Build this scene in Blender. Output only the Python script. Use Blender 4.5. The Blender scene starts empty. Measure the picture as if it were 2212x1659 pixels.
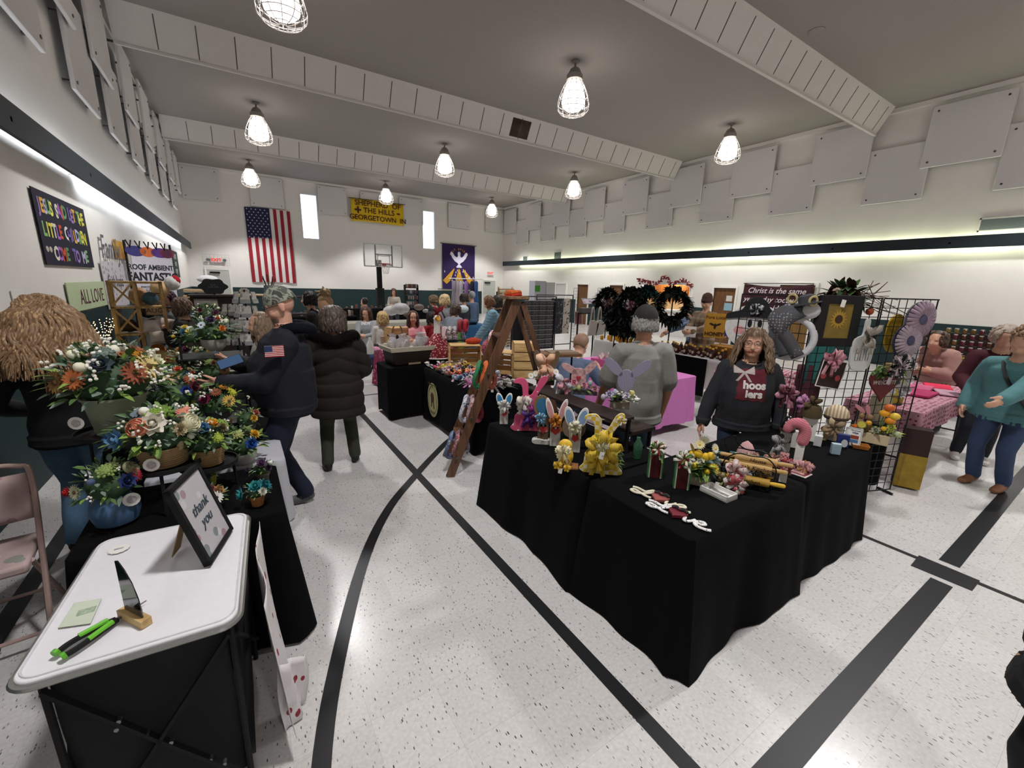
import bpy, bmesh, math, random
import numpy as np
from math import sin, cos, pi, radians, atan2, hypot, sqrt
from mathutils import Vector as V, Matrix as Mx, Euler
from mathutils import noise as mnoise

SC = bpy.context.scene
COL = SC.collection
# ---------------------------------------------------------------- camera
CAMH = 1.88
FPX, YAW, PIT, ROL = 905.97, 0.5774999, 0.2331063, 0.0279088
_f = V((sin(YAW) * cos(PIT), cos(YAW) * cos(PIT), -sin(PIT)))
_r = V((cos(YAW), -sin(YAW), 0)); _u = _r.cross(_f)
CR = _r * cos(ROL) + _u * sin(ROL); CU = _u * cos(ROL) - _r * sin(ROL); CF = _f
cam = bpy.data.objects.new('camera', bpy.data.cameras.new('camera'))
COL.objects.link(cam)
cam.matrix_world = Mx(((CR.x, CU.x, -CF.x, 0), (CR.y, CU.y, -CF.y, 0), (CR.z, CU.z, -CF.z, CAMH), (0, 0, 0, 1)))
cam.data.sensor_width = 36.0
cam.data.lens = FPX * 36.0 / 2212.0
cam.data.clip_start = 0.05
SC.camera = cam
# ---------------------------------------------------------------- world, view
wd = bpy.data.worlds.new('world'); SC.world = wd; wd.use_nodes = True
wd.node_tree.nodes['Background'].inputs[0].default_value = (0.62, 0.74, 1.0, 1)
wd.node_tree.nodes['Background'].inputs[1].default_value = 6.0
SC.view_settings.view_transform = 'Standard'
SC.view_settings.look = 'None'
SC.view_settings.gamma = 1.0
SC.view_settings.use_curve_mapping = False
SC.view_settings.exposure = 0.0
LAMP_W, TUBE_S, BULB_S = 605.0, 17.0, 6.0

# ---------------------------------------------------------------- measuring
def ray(x, y):
    return CR * ((x - 1106) / FPX) - CU * ((y - 829.5) / FPX) + CF
def at(x, y, z=0.0):
    d = ray(x, y); t = (z - CAMH) / d.z
    return V((d.x * t, d.y * t, z))
def onx(x, y, X):
    d = ray(x, y); return d * (X / d.x) + V((0, 0, CAMH))
def ony(x, y, Y):
    d = ray(x, y); return d * (Y / d.y) + V((0, 0, CAMH))
def onr(x, y, r):
    d = ray(x, y); return d * (r / hypot(d.x, d.y)) + V((0, 0, CAMH))

# ---------------------------------------------------------------- materials
def lin(h):
    if not isinstance(h, str): return (*h[:3], 1)
    c = [int(h[i:i + 2], 16) / 255 for i in (0, 2, 4)]
    return (*[x / 12.92 if x <= 0.04045 else ((x + 0.055) / 1.055) ** 2.4 for x in c], 1)
MATS = {}
def _new(name):
    m = bpy.data.materials.new(name); m.use_nodes = True
    nt = m.node_tree; return m, nt, nt.nodes['Principled BSDF']
def mat(c, rough=0.6, metal=0.0, var=0.08, scale=30, bump=0.0, emit=0, trans=0, alpha=1, sheen=0, ior=1.45, coat=0, stretch=None):
    k = (c, rough, metal, var, scale, bump, emit, trans, alpha, sheen, coat, stretch)
    if k in MATS: return MATS[k]
    m, nt, b = _new('m_' + str(c)); N = nt.nodes; L = nt.links
    col = lin(c)
    b.inputs['Base Color'].default_value = col
    b.inputs['Roughness'].default_value = rough; b.inputs['Metallic'].default_value = metal
    b.inputs['IOR'].default_value = ior
    if rough >= .9: b.inputs['Specular IOR Level'].default_value = .15
    if sheen: b.inputs['Sheen Weight'].default_value = sheen
    if coat: b.inputs['Coat Weight'].default_value = coat
    if trans: b.inputs['Transmission Weight'].default_value = trans
    if alpha < 1: b.inputs['Alpha'].default_value = alpha
    if emit:
        b.inputs['Emission Color'].default_value = col; b.inputs['Emission Strength'].default_value = emit
    if var or bump:
        tc = N.new('ShaderNodeTexCoord'); no = N.new('ShaderNodeTexNoise')
        no.inputs['Scale'].default_value = scale; no.inputs['Detail'].default_value = 4
        if stretch:
            mp = N.new('ShaderNodeMapping'); mp.inputs['Scale'].default_value = stretch
            L.new(tc.outputs['Object'], mp.inputs[0]); L.new(mp.outputs[0], no.inputs[0])
        else: L.new(tc.outputs['Object'], no.inputs[0])
        if var:
            mx = N.new('ShaderNodeMix'); mx.data_type = 'RGBA'
            mx.inputs[6].default_value = (*[x * (1 - var * 2) for x in col[:3]], 1)
            mx.inputs[7].default_value = (*[min(1, x * (1 + var * 2)) for x in col[:3]], 1)
            L.new(no.outputs[0], mx.inputs[0]); L.new(mx.outputs[2], b.inputs['Base Color'])
        if bump:
            bp = N.new('ShaderNodeBump'); bp.inputs['Strength'].default_value = bump; bp.inputs['Distance'].default_value = 0.01
            L.new(no.outputs[0], bp.inputs['Height']); L.new(bp.outputs[0], b.inputs['Normal'])
    MATS[k] = m; return m
def pat(kind, cols, scale=10, rough=0.8, rot=(0, 0, 0), stretch=(1, 1, 1), thr=0.5, coord='Object', metal=0):
    """patterned cloth or paint: check, dots, stripe, plaid, camo, blot, wood"""
    k = (kind, tuple(cols), scale, rough, rot, stretch, thr, coord, metal)
    if k in MATS: return MATS[k]
    m, nt, b = _new('p_' + kind); N = nt.nodes; L = nt.links
    b.inputs['Roughness'].default_value = rough; b.inputs['Metallic'].default_value = metal
    tc = N.new('ShaderNodeTexCoord'); mp = N.new('ShaderNodeMapping')
    mp.inputs['Rotation'].default_value = rot; mp.inputs['Scale'].default_value = stretch
    L.new(tc.outputs[coord], mp.inputs[0]); src = mp.outputs[0]
    def ramp(fac, stops, interp='CONSTANT'):
        r = N.new('ShaderNodeValToRGB'); r.color_ramp.interpolation = interp
        e = r.color_ramp.elements
        while len(e) < len(stops): e.new(0.5)
        for i, (p, c) in enumerate(stops): e[i].position = p; e[i].color = lin(c)
        L.new(fac, r.inputs[0]); return r.outputs[0]
    def wave(axis, sc):
        w = N.new('ShaderNodeTexWave'); w.bands_direction = axis; w.inputs['Scale'].default_value = sc
        L.new(src, w.inputs[0]); return w.outputs['Fac']
    if kind == 'check':
        t = N.new('ShaderNodeTexChecker'); t.inputs['Scale'].default_value = scale
        t.inputs[1].default_value = lin(cols[0]); t.inputs[2].default_value = lin(cols[1]); L.new(src, t.inputs[0]); out = t.outputs[0]
    elif kind == 'gingham':
        a = ramp(wave('X', scale), [(0, '000000'), (.5, 'ffffff')]); c = ramp(wave('Z', scale), [(0, '000000'), (.5, 'ffffff')])
        ad = N.new('ShaderNodeMix'); ad.data_type = 'RGBA'; ad.inputs[0].default_value = .5; L.new(a, ad.inputs[6]); L.new(c, ad.inputs[7])
        out = ramp(ad.outputs[2], [(0, cols[0]), (.3, cols[1]), (.8, cols[2])])
    elif kind == 'stripe':
        out = ramp(wave('X', scale), [(0, cols[0]), (thr, cols[1])])
    elif kind in ('dots', 'blot'):
        t = N.new('ShaderNodeTexVoronoi'); t.inputs['Scale'].default_value = scale
        if kind == 'dots': t.inputs['Randomness'].default_value = 0.35
        L.new(src, t.inputs[0])
        if len(cols) > 2:
            sp = N.new('ShaderNodeSeparateColor'); L.new(t.outputs['Color'], sp.inputs[0])
            n = len(cols) - 1; cc = ramp(sp.outputs[0], [(i / n, c) for i, c in enumerate(cols[1:])])
            mk = ramp(t.outputs['Distance'], [(0, '000000'), (thr, 'ffffff')])
            mx = N.new('ShaderNodeMix'); mx.data_type = 'RGBA'; L.new(mk, mx.inputs[0]); L.new(cc, mx.inputs[6]); mx.inputs[7].default_value = lin(cols[0]); out = mx.outputs[2]
        else: out = ramp(t.outputs['Distance'], [(0, cols[1]), (thr, cols[0])])
    elif kind == 'plaid':
        a = ramp(wave('X', scale), [(0, cols[0]), (.45, cols[1])], 'LINEAR'); c = ramp(wave('Z', scale * .8), [(0, cols[2]), (.55, cols[1])], 'LINEAR')
        mx = N.new('ShaderNodeMix'); mx.data_type = 'RGBA'; mx.inputs[0].default_value = .5; L.new(a, mx.inputs[6]); L.new(c, mx.inputs[7]); out = mx.outputs[2]
    else:
        t = N.new('ShaderNodeTexNoise'); t.inputs['Scale'].default_value = scale; t.inputs['Detail'].default_value = 3 if kind != 'wood' else 6
        t.inputs['Distortion'].default_value = 0.6; L.new(src, t.inputs[0])
        n = len(cols)
        out = ramp(t.outputs[0], [(0.32 + 0.36 * i / max(1, n - 1) if i else 0, c) for i, c in enumerate(cols)], 'CONSTANT' if kind == 'camo' else 'LINEAR')
    L.new(out, b.inputs['Base Color'])
    MATS[k] = m; return m
def wood(c1, c2, ax=2, scale=3, rough=0.55):
    s = [9, 9, 9]; s[ax] = 0.8
    return pat('wood', (c1, c2, c1, c2), scale, rough, stretch=tuple(s))
def glow(c, s):
    m, nt, b = _new('glow'); nt.nodes.remove(b)
    e = nt.nodes.new('ShaderNodeEmission'); e.inputs[0].default_value = lin(c); e.inputs[1].default_value = s
    nt.links.new(e.outputs[0], nt.nodes['Material Output'].inputs[0]); return m

# ---------------------------------------------------------------- mesh builder
class MB:
    def __init__(s): s.v = []; s.f = []; s.mi = []; s.M = Mx.Identity(4); s.k = 0
    def add(s, vs, fs, k=None):
        n = len(s.v); M = s.M
        s.v += [tuple(M @ V(p)) for p in vs]
        s.f += [tuple(i + n for i in f) for f in fs]
        s.mi += [s.k if k is None else k] * len(fs); return s
    def place(s, loc=(0, 0, 0), rot=(0, 0, 0), sc=1):
        s.M = Mx.LocRotScale(V(loc), Euler(rot), V((sc, sc, sc)) if not hasattr(sc, '__len__') else V(sc)); return s
    def box(s, x0, y0, z0, x1, y1, z1, k=None):
        return s.add([(x0, y0, z0), (x1, y0, z0), (x1, y1, z0), (x0, y1, z0), (x0, y0, z1), (x1, y0, z1), (x1, y1, z1), (x0, y1, z1)],
                     [(0, 3, 2, 1), (4, 5, 6, 7), (0, 1, 5, 4), (1, 2, 6, 5), (2, 3, 7, 6), (3, 0, 4, 7)], k)
    def cbox(s, c, d, k=None):
        return s.box(c[0] - d[0] / 2, c[1] - d[1] / 2, c[2] - d[2] / 2, c[0] + d[0] / 2, c[1] + d[1] / 2, c[2] + d[2] / 2, k)
    def beam(s, p, q, w, t, up=(0, 0, 1), k=None):
        p, q = V(p), V(q); d = (q - p).normalized(); a = d.cross(V(up))
        if a.length < 1e-4: a = d.cross(V((1, 0, 0)))
        a.normalize(); b = a.cross(d); vs = []
        for o in (p, q):
            for i, j in ((-1, -1), (1, -1), (1, 1), (-1, 1)): vs.append(o + a * (w / 2 * i) + b * (t / 2 * j))
        return s.add(vs, [(0, 3, 2, 1), (4, 5, 6, 7), (0, 1, 5, 4), (1, 2, 6, 5), (2, 3, 7, 6), (3, 0, 4, 7)], k)
    def loft(s, rings, close=False, caps=True, k=None):
        n = len(rings[0]); vs = [p for r in rings for p in r]; fs = []
        m = len(rings)
        for i in range(m if close else m - 1):
            for j in range(n):
                a, b = i * n + j, i * n + (j + 1) % n; i2 = (i + 1) % m
                fs.append((a, b, i2 * n + (j + 1) % n, i2 * n + j))
        if caps and not close:
            fs.append(tuple(range(n - 1, -1, -1))); fs.append(tuple((m - 1) * n + j for j in range(n)))
        return s.add(vs, fs, k)
    def tube(s, pts, r, n=8, close=False, side=None, asp=1.0, k=None, dome=False):
        pts = [V(p) for p in pts]; m = len(pts)
        rr = list(r) if hasattr(r, '__len__') else [r] * m
        aa = list(asp) if hasattr(asp, '__len__') else [asp] * m
        if dome:
            d0 = (pts[0] - pts[1]).normalized(); d1 = (pts[-1] - pts[-2]).normalized(); P = []; R = []; A = []
            for a in (80, 55, 28) if dome is True else (): P.append(pts[0] + d0 * rr[0] * sin(radians(a))); R.append(rr[0] * cos(radians(a))); A.append(aa[0])
            P += pts; R += rr; A += aa
            for a in (28, 55, 80): P.append(pts[-1] + d1 * rr[-1] * sin(radians(a))); R.append(rr[-1] * cos(radians(a))); A.append(aa[-1])
            pts, rr, aa = P, R, A; m = len(pts)
        T = []
        for i in range(m):
            a, b = (pts[i - 1], pts[(i + 1) % m]) if close else (pts[max(0, i - 1)], pts[min(m - 1, i + 1)])
            d = b - a; T.append(d.normalized() if d.length > 1e-9 else V((0, 0, 1)))
        u = V(side) if side else T[0].orthogonal()
        rings = []
        for i in range(m):
            u = u - T[i] * u.dot(T[i])
            if u.length < 1e-6: u = T[i].orthogonal()
            u.normalize(); w = T[i].cross(u)
            rings.append([pts[i] + u * (cos(2 * pi * j / n) * rr[i] * aa[i]) + w * (sin(2 * pi * j / n) * rr[i]) for j in range(n)])
            if side: u = V(side)
        return s.loft(rings, close, True, k)
    def lathe(s, prof, n=24, c=(0, 0, 0), k=None, caps=True):
        return s.loft([[(c[0] + r * cos(2 * pi * j / n), c[1] + r * sin(2 * pi * j / n), c[2] + z) for j in range(n)] for r, z in prof], False, caps, k)
    def ball(s, c, r, n=12, k=None, half=False):
        r = r if hasattr(r, '__len__') else (r, r, r); m = max(4, n // 2); R = []
        for i in range(m + 1):
            a = -pi / 2 + pi * (i + 0.0) / m
            if half: a = (pi / 2) * i / m
            cr = max(cos(a), 0.02)
            R.append([(c[0] + r[0] * cr * cos(2 * pi * j / n), c[1] + r[1] * cr * sin(2 * pi * j / n), c[2] + r[2] * sin(a)) for j in range(n)])
        return s.loft(R, False, True, k)
    def prism(s, out, y0, y1, k=None, ax='y'):
        """outline (x,z) extruded along y; ax='z' takes (x,y) and extrudes along z"""
        n = len(out)
        if ax == 'y': vs = [(x, y0, z) for x, z in out] + [(x, y1, z) for x, z in out]
        elif ax == 'z': vs = [(x, z, y0) for x, z in out] + [(x, z, y1) for x, z in out]
        else: vs = [(y0, x, z) for x, z in out] + [(y1, x, z) for x, z in out]
        return s.add(vs, [tuple(range(n)), tuple(range(2 * n - 1, n - 1, -1))] + [(j, j + n, (j + 1) % n + n, (j + 1) % n) for j in range(n)], k)
    def surf(s, fn, nu, nv, cu=False, k=None):
        vs = [fn(i / nu, j / nv) for i in range(nu + (0 if cu else 1)) for j in range(nv + 1)]; w = nv + 1; fs = []
        nn = nu if cu else nu + 1
        for i in range(nu):
            for j in range(nv):
                a = i * w + j; b = ((i + 1) % nn) * w + j; fs.append((a, b, b + 1, a + 1))
        return s.add(vs, fs, k)
    def quad(s, a, b, c, d, k=None): return s.add([a, b, c, d], [(0, 1, 2, 3)], k)
    def mesh(s, name, mats, ang=38):
        me = bpy.data.meshes.new(name); me.from_pydata(s.v, [], s.f)
        for m in (mats if isinstance(mats, (list, tuple)) else [mats]): me.materials.append(m)
        if len(me.materials) > 1: me.polygons.foreach_set('material_index', s.mi)
        bm = bmesh.new(); bm.from_mesh(me); bmesh.ops.recalc_face_normals(bm, faces=bm.faces); bm.to_mesh(me); bm.free()
        me.polygons.foreach_set('use_smooth', [True] * len(me.polygons))
        me.set_sharp_from_angle(angle=radians(ang)); me.update(); return me

def obj(name, mb, mats, parent=None, bevel=0, solid=0, sub=0, loc=None, rot=None, ang=38):
    me = mb.mesh(name, mats, ang) if isinstance(mb, MB) else mb
    o = bpy.data.objects.new(name, me); COL.objects.link(o); o.parent = parent
    if solid: md = o.modifiers.new('s', 'SOLIDIFY'); md.thickness = solid; md.offset = 0
    if bevel: md = o.modifiers.new('b', 'BEVEL'); md.width = bevel; md.segments = 2; md.limit_method = 'ANGLE'
    if sub: md = o.modifiers.new('u', 'SUBSURF'); md.levels = sub; md.render_levels = sub
    if loc is not None: o.location = loc
    if rot is not None: o.rotation_euler = rot
    return o
def tag(o, label, cat, group=None, kind=None):
    o['label'] = label; o['category'] = cat
    if group: o['group'] = group
    if kind: o['kind'] = kind
    return o
def thing(name, label, cat, loc=(0, 0, 0), rz=0, group=None, rot=None):
    o = bpy.data.objects.new(name, None); COL.objects.link(o); o.empty_display_size = 0.1
    o.location = loc; o.rotation_euler = rot if rot else (0, 0, rz); return tag(o, label, cat, group)
def solo(name, mb, mats, label, cat, group=None, loc=(0, 0, 0), rz=0, rot=None, **kw):
    o = obj(name, mb, mats, None, loc=loc, rot=rot if rot else (0, 0, rz), **kw); return tag(o, label, cat, group)
def struct(name, mb, mats, parent=None, **kw):
    o = obj(name, mb, mats, parent, **kw)
    if parent is None: o['kind'] = 'structure'
    return o
def copyof(o, loc, rz=0, label=None, sc=None, group=None, rot=None):
    def cp(a, p):
        c = a.copy(); COL.objects.link(c); c.parent = p
        for ch in a.children: cp(ch, c)
        return c
    r = cp(o, None); r.location = loc; r.rotation_euler = rot if rot else (0, 0, rz)
    if sc: r.scale = (sc,) * 3 if not hasattr(sc, '__len__') else sc
    if label: r['label'] = label
    if group: r['group'] = group
    return r
def text_mesh(s, size, ext=0.001, shear=0, sp=1.0, align='CENTER', ls=1.0, bold=0):
    c = bpy.data.curves.new('t', 'FONT'); c.body = s; c.size = size; c.extrude = ext; c.shear = shear; c.space_character = sp
    c.space_line = ls; c.align_x = align; c.align_y = 'CENTER'; c.resolution_u = 3; c.offset = bold
    o = bpy.data.objects.new('t', c); COL.objects.link(o)
    dg = bpy.context.evaluated_depsgraph_get()
    me = bpy.data.meshes.new_from_object(o.evaluated_get(dg)); bpy.data.objects.remove(o); bpy.data.curves.remove(c); return me
def text(s, size, m, parent, loc, rot=(pi / 2, 0, 0), name='lettering', **kw):
    me = text_mesh(s, size, **kw); me.materials.clear(); me.materials.append(m)
    return obj(name, me, None, parent, loc=loc, rot=rot)
def crv(P, n=6):
    out = []; P = [tuple(p) for p in P]
    for i in range(len(P) - 1):
        p0, p1, p2, p3 = P[max(0, i - 1)], P[i], P[i + 1], P[min(len(P) - 1, i + 2)]
        for k in range(n):
            t = k / n; out.append(tuple(.5 * ((2 * p1[c]) + (-p0[c] + p2[c]) * t + (2 * p0[c] - 5 * p1[c] + 4 * p2[c] - p3[c]) * t * t + (-p0[c] + 3 * p1[c] - 3 * p2[c] + p3[c]) * t ** 3) for c in range(len(p1))))
    return out + [P[-1]]
def rnd(a, b): return random.uniform(a, b)
# ================================================================ the hall
random.seed(5)
XL, XR, YB, YF, CZ = -1.65, 14.7, -7.0, 24.0, 6.5
WL, WR = 1.40, 1.22
m_wall = mat('e0ddd8', .85, var=.02, scale=3, bump=.05)
m_ceil = mat('938d89', .95, var=.04, scale=45, bump=.25)
m_beamp = mat('cfcbc6', .9, var=.02, scale=8)
m_green = mat('112c2e', .6, var=.05, scale=4)
m_soff = mat('182429', .55, var=.04, scale=4)
m_panel = mat('d2cfce', .95, var=.03, scale=60, bump=.1)
m_white = mat('e6e4e0', .6)
m_black = mat('0b0b0c', .8)
m_tape = mat('17171a', .45, var=.15, scale=8)
m_steel = mat('8b8b8d', .35, .9)
# floor material: speckled vinyl tiles
def floor_mat():
    m, nt, b = _new('vinyl_floor'); N = nt.nodes; L = nt.links
    tc = N.new('ShaderNodeTexCoord'); geo = tc.outputs['Object']
    br = N.new('ShaderNodeTexBrick'); br.offset = 0; br.inputs['Scale'].default_value = 1
    br.inputs['Brick Width'].default_value = .3048; br.inputs['Row Height'].default_value = .3048; br.inputs['Mortar Size'].default_value = .0008
    br.inputs['Color1'].default_value = lin('c9c7c5'); br.inputs['Color2'].default_value = lin('c2bfbd'); br.inputs['Mortar'].default_value = lin('aeaaa8')
    L.new(geo, br.inputs[0])
    no = N.new('ShaderNodeTexNoise'); no.inputs['Scale'].default_value = 60; no.inputs['Detail'].default_value = 5; L.new(geo, no.inputs[0])
    m1 = N.new('ShaderNodeMix'); m1.data_type = 'RGBA'; m1.blend_type = 'SOFT_LIGHT'; m1.inputs[0].default_value = .5
    L.new(br.outputs[0], m1.inputs[6]); L.new(no.outputs[0], m1.inputs[7]); cur = m1.outputs[2]
    for rot, sc, thr, colr in ((.5, 62, .10, '5f5b5b'), (1.9, 40, .07, '4a4647'), (1.1, 85, .12, '8a8485')):
        mp = N.new('ShaderNodeMapping'); mp.inputs['Rotation'].default_value = (0, 0, rot); mp.inputs['Scale'].default_value = (1, .34, 1)
        vo = N.new('ShaderNodeTexVoronoi'); vo.inputs['Scale'].default_value = sc; L.new(geo, mp.inputs[0]); L.new(mp.outputs[0], vo.inputs[0])
        lt = N.new('ShaderNodeMath'); lt.operation = 'LESS_THAN'; lt.inputs[1].default_value = thr * 1.6; L.new(vo.outputs['Distance'], lt.inputs[0])
        sp = N.new('ShaderNodeSeparateColor'); L.new(vo.outputs['Color'], sp.inputs[0])
        g = N.new('ShaderNodeMath'); g.operation = 'GREATER_THAN'; g.inputs[1].default_value = .62; L.new(sp.outputs[0], g.inputs[0])
        mu = N.new('ShaderNodeMath'); mu.operation = 'MULTIPLY'; L.new(lt.outputs[0], mu.inputs[0]); L.new(g.outputs[0], mu.inputs[1])
        mm = N.new('ShaderNodeMix'); mm.data_type = 'RGBA'; L.new(mu.outputs[0], mm.inputs[0]); L.new(cur, mm.inputs[6]); mm.inputs[7].default_value = lin(colr); cur = mm.outputs[2]
    L.new(cur, b.inputs['Base Color'])
    n2 = N.new('ShaderNodeTexNoise'); n2.inputs['Scale'].default_value = 3; n2.inputs['Detail'].default_value = 2; L.new(geo, n2.inputs[0])
    mr = N.new('ShaderNodeMapRange'); mr.inputs[3].default_value = .2; mr.inputs[4].default_value = .3; L.new(n2.outputs[0], mr.inputs[0]); L.new(mr.outputs[0], b.inputs['Roughness'])
    n3 = N.new('ShaderNodeTexNoise'); n3.inputs['Scale'].default_value = 9; L.new(geo, n3.inputs[0])
    bp = N.new('ShaderNodeBump'); bp.inputs['Strength'].default_value = .05; bp.inputs['Distance'].default_value = .01; L.new(n3.outputs[0], bp.inputs['Height']); L.new(bp.outputs[0], b.inputs['Normal'])
    b.inputs['Specular IOR Level'].default_value = .5
    return m
struct('floor', MB().box(XL - .3, YB - .3, -.12, XR + .3, YF + .3, 0), floor_mat())
struct('ceiling', MB().box(XL - .3, YB - .3, CZ, XR + .3, YF + .3, CZ + .2), m_ceil)
struct('wall_back', MB().box(XL - .2, YB - .2, 0, XR + .2, YB, CZ), m_wall)
struct('wall_left', MB().box(XL - .2, YB, 0, XL, YF, CZ), m_wall)
# right wall: doorways / kitchen pass-through left open
def wall_with_holes(name, fixed, t, u0, u1, holes, axis):
    """wall in a vertical plane with rectangular openings (u0,u1,z0,z1)"""
    mb = MB(); us = sorted({u0, u1, *[h[0] for h in holes], *[h[1] for h in holes]}); zs = sorted({0, CZ, *[h[2] for h in holes], *[h[3] for h in holes]})
    for a, b in zip(us, us[1:]):
        for c, d in zip(zs, zs[1:]):
            if any(h[0] <= a and b <= h[1] and h[2] <= c and d <= h[3] for h in holes): continue
            if axis == 'x': mb.box(fixed, a, c, fixed + t, b, d)
            else: mb.box(a, fixed, c, b, fixed + t, d)
    bm_merge = mb; return struct(name, bm_merge, m_wall)
WIN = [(3.1, 3.8, 3.84, 5.86), (9.3, 9.98, 3.77, 5.77)]
KITCHEN = (10.2, 12.6, 1.0, 2.04)
RD = [(8.38, 9.2, 0, 1.96), (13.58, 14.4, 0, 1.97), (15.85, 16.65, 0, 1.97), (6.05, 7.0, 0, 2.1)]
wall_with_holes('wall_far', YF, .22, XL, XR, WIN, 'y')
wall_with_holes('wall_right', XR, .22, YB, YF, [KITCHEN] + RD[:3], 'x')
struct('wall_left_wainscot', MB().box(XL, YB, 0, XL + .012, YF, WL), m_green)
mb = MB().box(XL, YF - .012, 0, XR, YF, WL); struct('wall_far_wainscot', mb, m_green)
mb = MB()
for a, b in ((YB, 6.05), (7.0, 8.3), (9.28, 10.1), (12.7, 13.5), (14.48, 15.77), (16.73, YF)): mb.box(XR - .012, a, 0, XR, b, WR)
struct('wall_right_wainscot', mb, m_green)
# cornice strips
for i, (a, b) in enumerate((((XR - .1, YB, CZ - .1), (XR, YF, CZ)), ((XL, YF - .1, CZ - .1), (XR, YF, CZ)), ((XL, YB, CZ - .1), (XL + .1, YF, CZ)))):
    struct('trim_%d' % (i + 1), MB().box(*a, *b), m_wall)
for i, (x, y, a) in enumerate(()): pass
# windows: frame, pane
for i, (x0, x1, z0, z1) in enumerate(WIN):
    w = struct('window_%d' % (i + 1), MB().box(x0, YF - .03, z0 - .05, x1, YF, z0).box(x0, YF - .03, z1, x1, YF, z1 + .05).box(x0 - .05, YF - .03, z0 - .05, x0, YF, z1 + .05).box(x1, YF - .03, z0 - .05, x1 + .05, YF, z1 + .05), m_white)
    obj('pane', MB().box(x0, YF + .1, z0, x1, YF + .11, z1), mat('ffffff', .05, trans=1, var=0), w)
# outside daylight: bright overcast ground behind far wall is the world
# ---- beams with panelled sloping face
for i, y0 in enumerate((-1.3, 4.85, 11.0, 17.4)):
    mb = MB(); z1 = 5.92; y1 = y0 + .34
    if i: mb.prism([(y0, CZ), (y1 - .03, z1), (y1 + .03, z1), (y1 + .3, CZ)], XL + .26, XR - .24, ax='x')
    else: mb.prism([(y0, CZ), (y1 - .03, z1), (y1 + .03, z1), (y1 + .3, CZ)], XL + .26, XR - .24, ax='x')
    b = struct('beam_%d' % (i + 1), mb, m_beamp)
    seam = MB(); p0, p1 = V((0, y0 + .032, CZ - .06)), V((0, y0 + .283, z1 + .05)); nrm = V((0, -.6, -.34)).normalized() * .003
    x = XL + .9
    while x < XR - .3:
        if not (i == 2 and 6.95 < x < 7.7) or 1: seam.beam(p0 + V((x, 0, 0)) + nrm, p1 + V((x, 0, 0)) + nrm, .018, .006, up=(0, -1, 0))
        x += .62 if i != 0 else .8
    obj('seam', seam, mat('5e5a57', .9, var=0), b)
    obj('trim', MB().box(XL + .26, y1 - .06, z1 - .02, XR - .24, y1 - .02, z1 + .02), m_beamp, b)
    if i == 2:  # missing tile: a dark sheet on the face paints the cavity's shade
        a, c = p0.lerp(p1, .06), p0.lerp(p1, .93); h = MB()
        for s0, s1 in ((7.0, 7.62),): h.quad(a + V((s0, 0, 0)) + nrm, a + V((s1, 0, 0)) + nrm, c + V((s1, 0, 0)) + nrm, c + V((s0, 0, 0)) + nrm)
        obj('cavity_shade', h, mat('4a3f36', .95, var=.3, scale=5), b, solid=.003)
# sprinkler / smoke detector disc, air grille, wall vents
p = at(1765, 66, CZ); solo('smoke_detector', MB().lathe([(.1, -.02), (.13, -.01), (.13, 0)], 20), mat('8f8985', .8), 'round grey vent disc on the ceiling right of the nearest beam', 'vent', loc=p)
def grille(y0, y1, z0, z1, label, n):
    t = thing('wall_vent', label, 'vent', (XR, (y0 + y1) / 2, z0)); w = (y1 - y0) / 2; h = z1 - z0
    obj('frame', MB().box(-.03, -w, 0, 0, w, .03).box(-.03, -w, h - .03, 0, w, h).box(-.03, -w, 0, 0, -w + .03, h).box(-.03, w - .03, 0, 0, w, h), m_white, t)
    mb = MB()
    for i in range(n): mb.beam((-.02, -w + .03, .04 + (h - .08) * i / (n - 1)), (-.02, w - .03, .04 + (h - .08) * i / (n - 1)), .03, .006, up=(.5, 0, 1))
    obj('slats', mb, mat('9aa3a6', .5, var=0), t); obj('backing', MB().box(-.004, -w + .02, .02, -.002, w - .02, h - .02), mat('3b4244', .9), t)
grille(1.5, 2.86, 3.36, 3.66, 'large louvred return air grille above the dark band', 11)
a, b = onx(1130, 560, XR), onx(1141, 547, XR); grille(b.y, a.y, 3.2, 3.55, 'small square wall vent nearest the far corner', 6)
a, b = onx(1197, 556, XR), onx(1214, 541, XR); grille(b.y, a.y, 3.25, 3.65, 'small square wall vent, second from the far corner', 6)
# ---- dark soffit light bands with fluorescent tubes above and below
def band(name, x0, s, ya, yb):
    lo, hi = min(x0, x0 + s * .04), max(x0, x0 + s * .04)
    b = struct(name, MB().box(lo, ya, 3.0, hi, yb, 3.27), m_soff)
    w = XL if s < 0 else XR
    br = MB(); y = ya + .6
    while y < yb: br.box(min(w, x0), y, 3.1, max(w, x0), y + .04, 3.14); y += 2.4
    obj('bracket', br, m_white, b)
    obj('tray', MB().box(min(x0 - s * -.04, x0 + s * .13), ya, 3.1, max(x0 - s * -.04, x0 + s * .13), yb, 3.13), m_white, b)
    return b
struct_l = band('soffit_left', XL + .21, -1, YB, YF - .3)
struct_r = band('soffit_right', XR - .25, 1, YB, YF - .35)
m_tube = glow('eef6ff', TUBE_S); m_tubew = glow('f6ffd8', TUBE_S)
def tubes(x, y0, y1, z, r, m, tilt=0):
    y = y0
    while y < y1 - 1.2:
        t = thing('tube_light', 'glowing fluorescent tube hidden behind the dark band', 'light', (x, y, z), 0, 'fluorescent tubes behind the dark wall bands')
        obj('tube', MB().tube([(0, 0, 0), (0, 1.16, 0)], r, 8), m, t); [obj('end_cap', MB().tube([(0, e, 0), (0, e + .02, 0)], r * 1.2, 8), m_white, t) for e in (-.02, 1.16)]
        y += 1.24
tubes(XL + .13, 8.2, 23.0, 3.06, .02, m_tube); tubes(XL + .13, -4, 23, 3.17, .02, m_tube)
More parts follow.
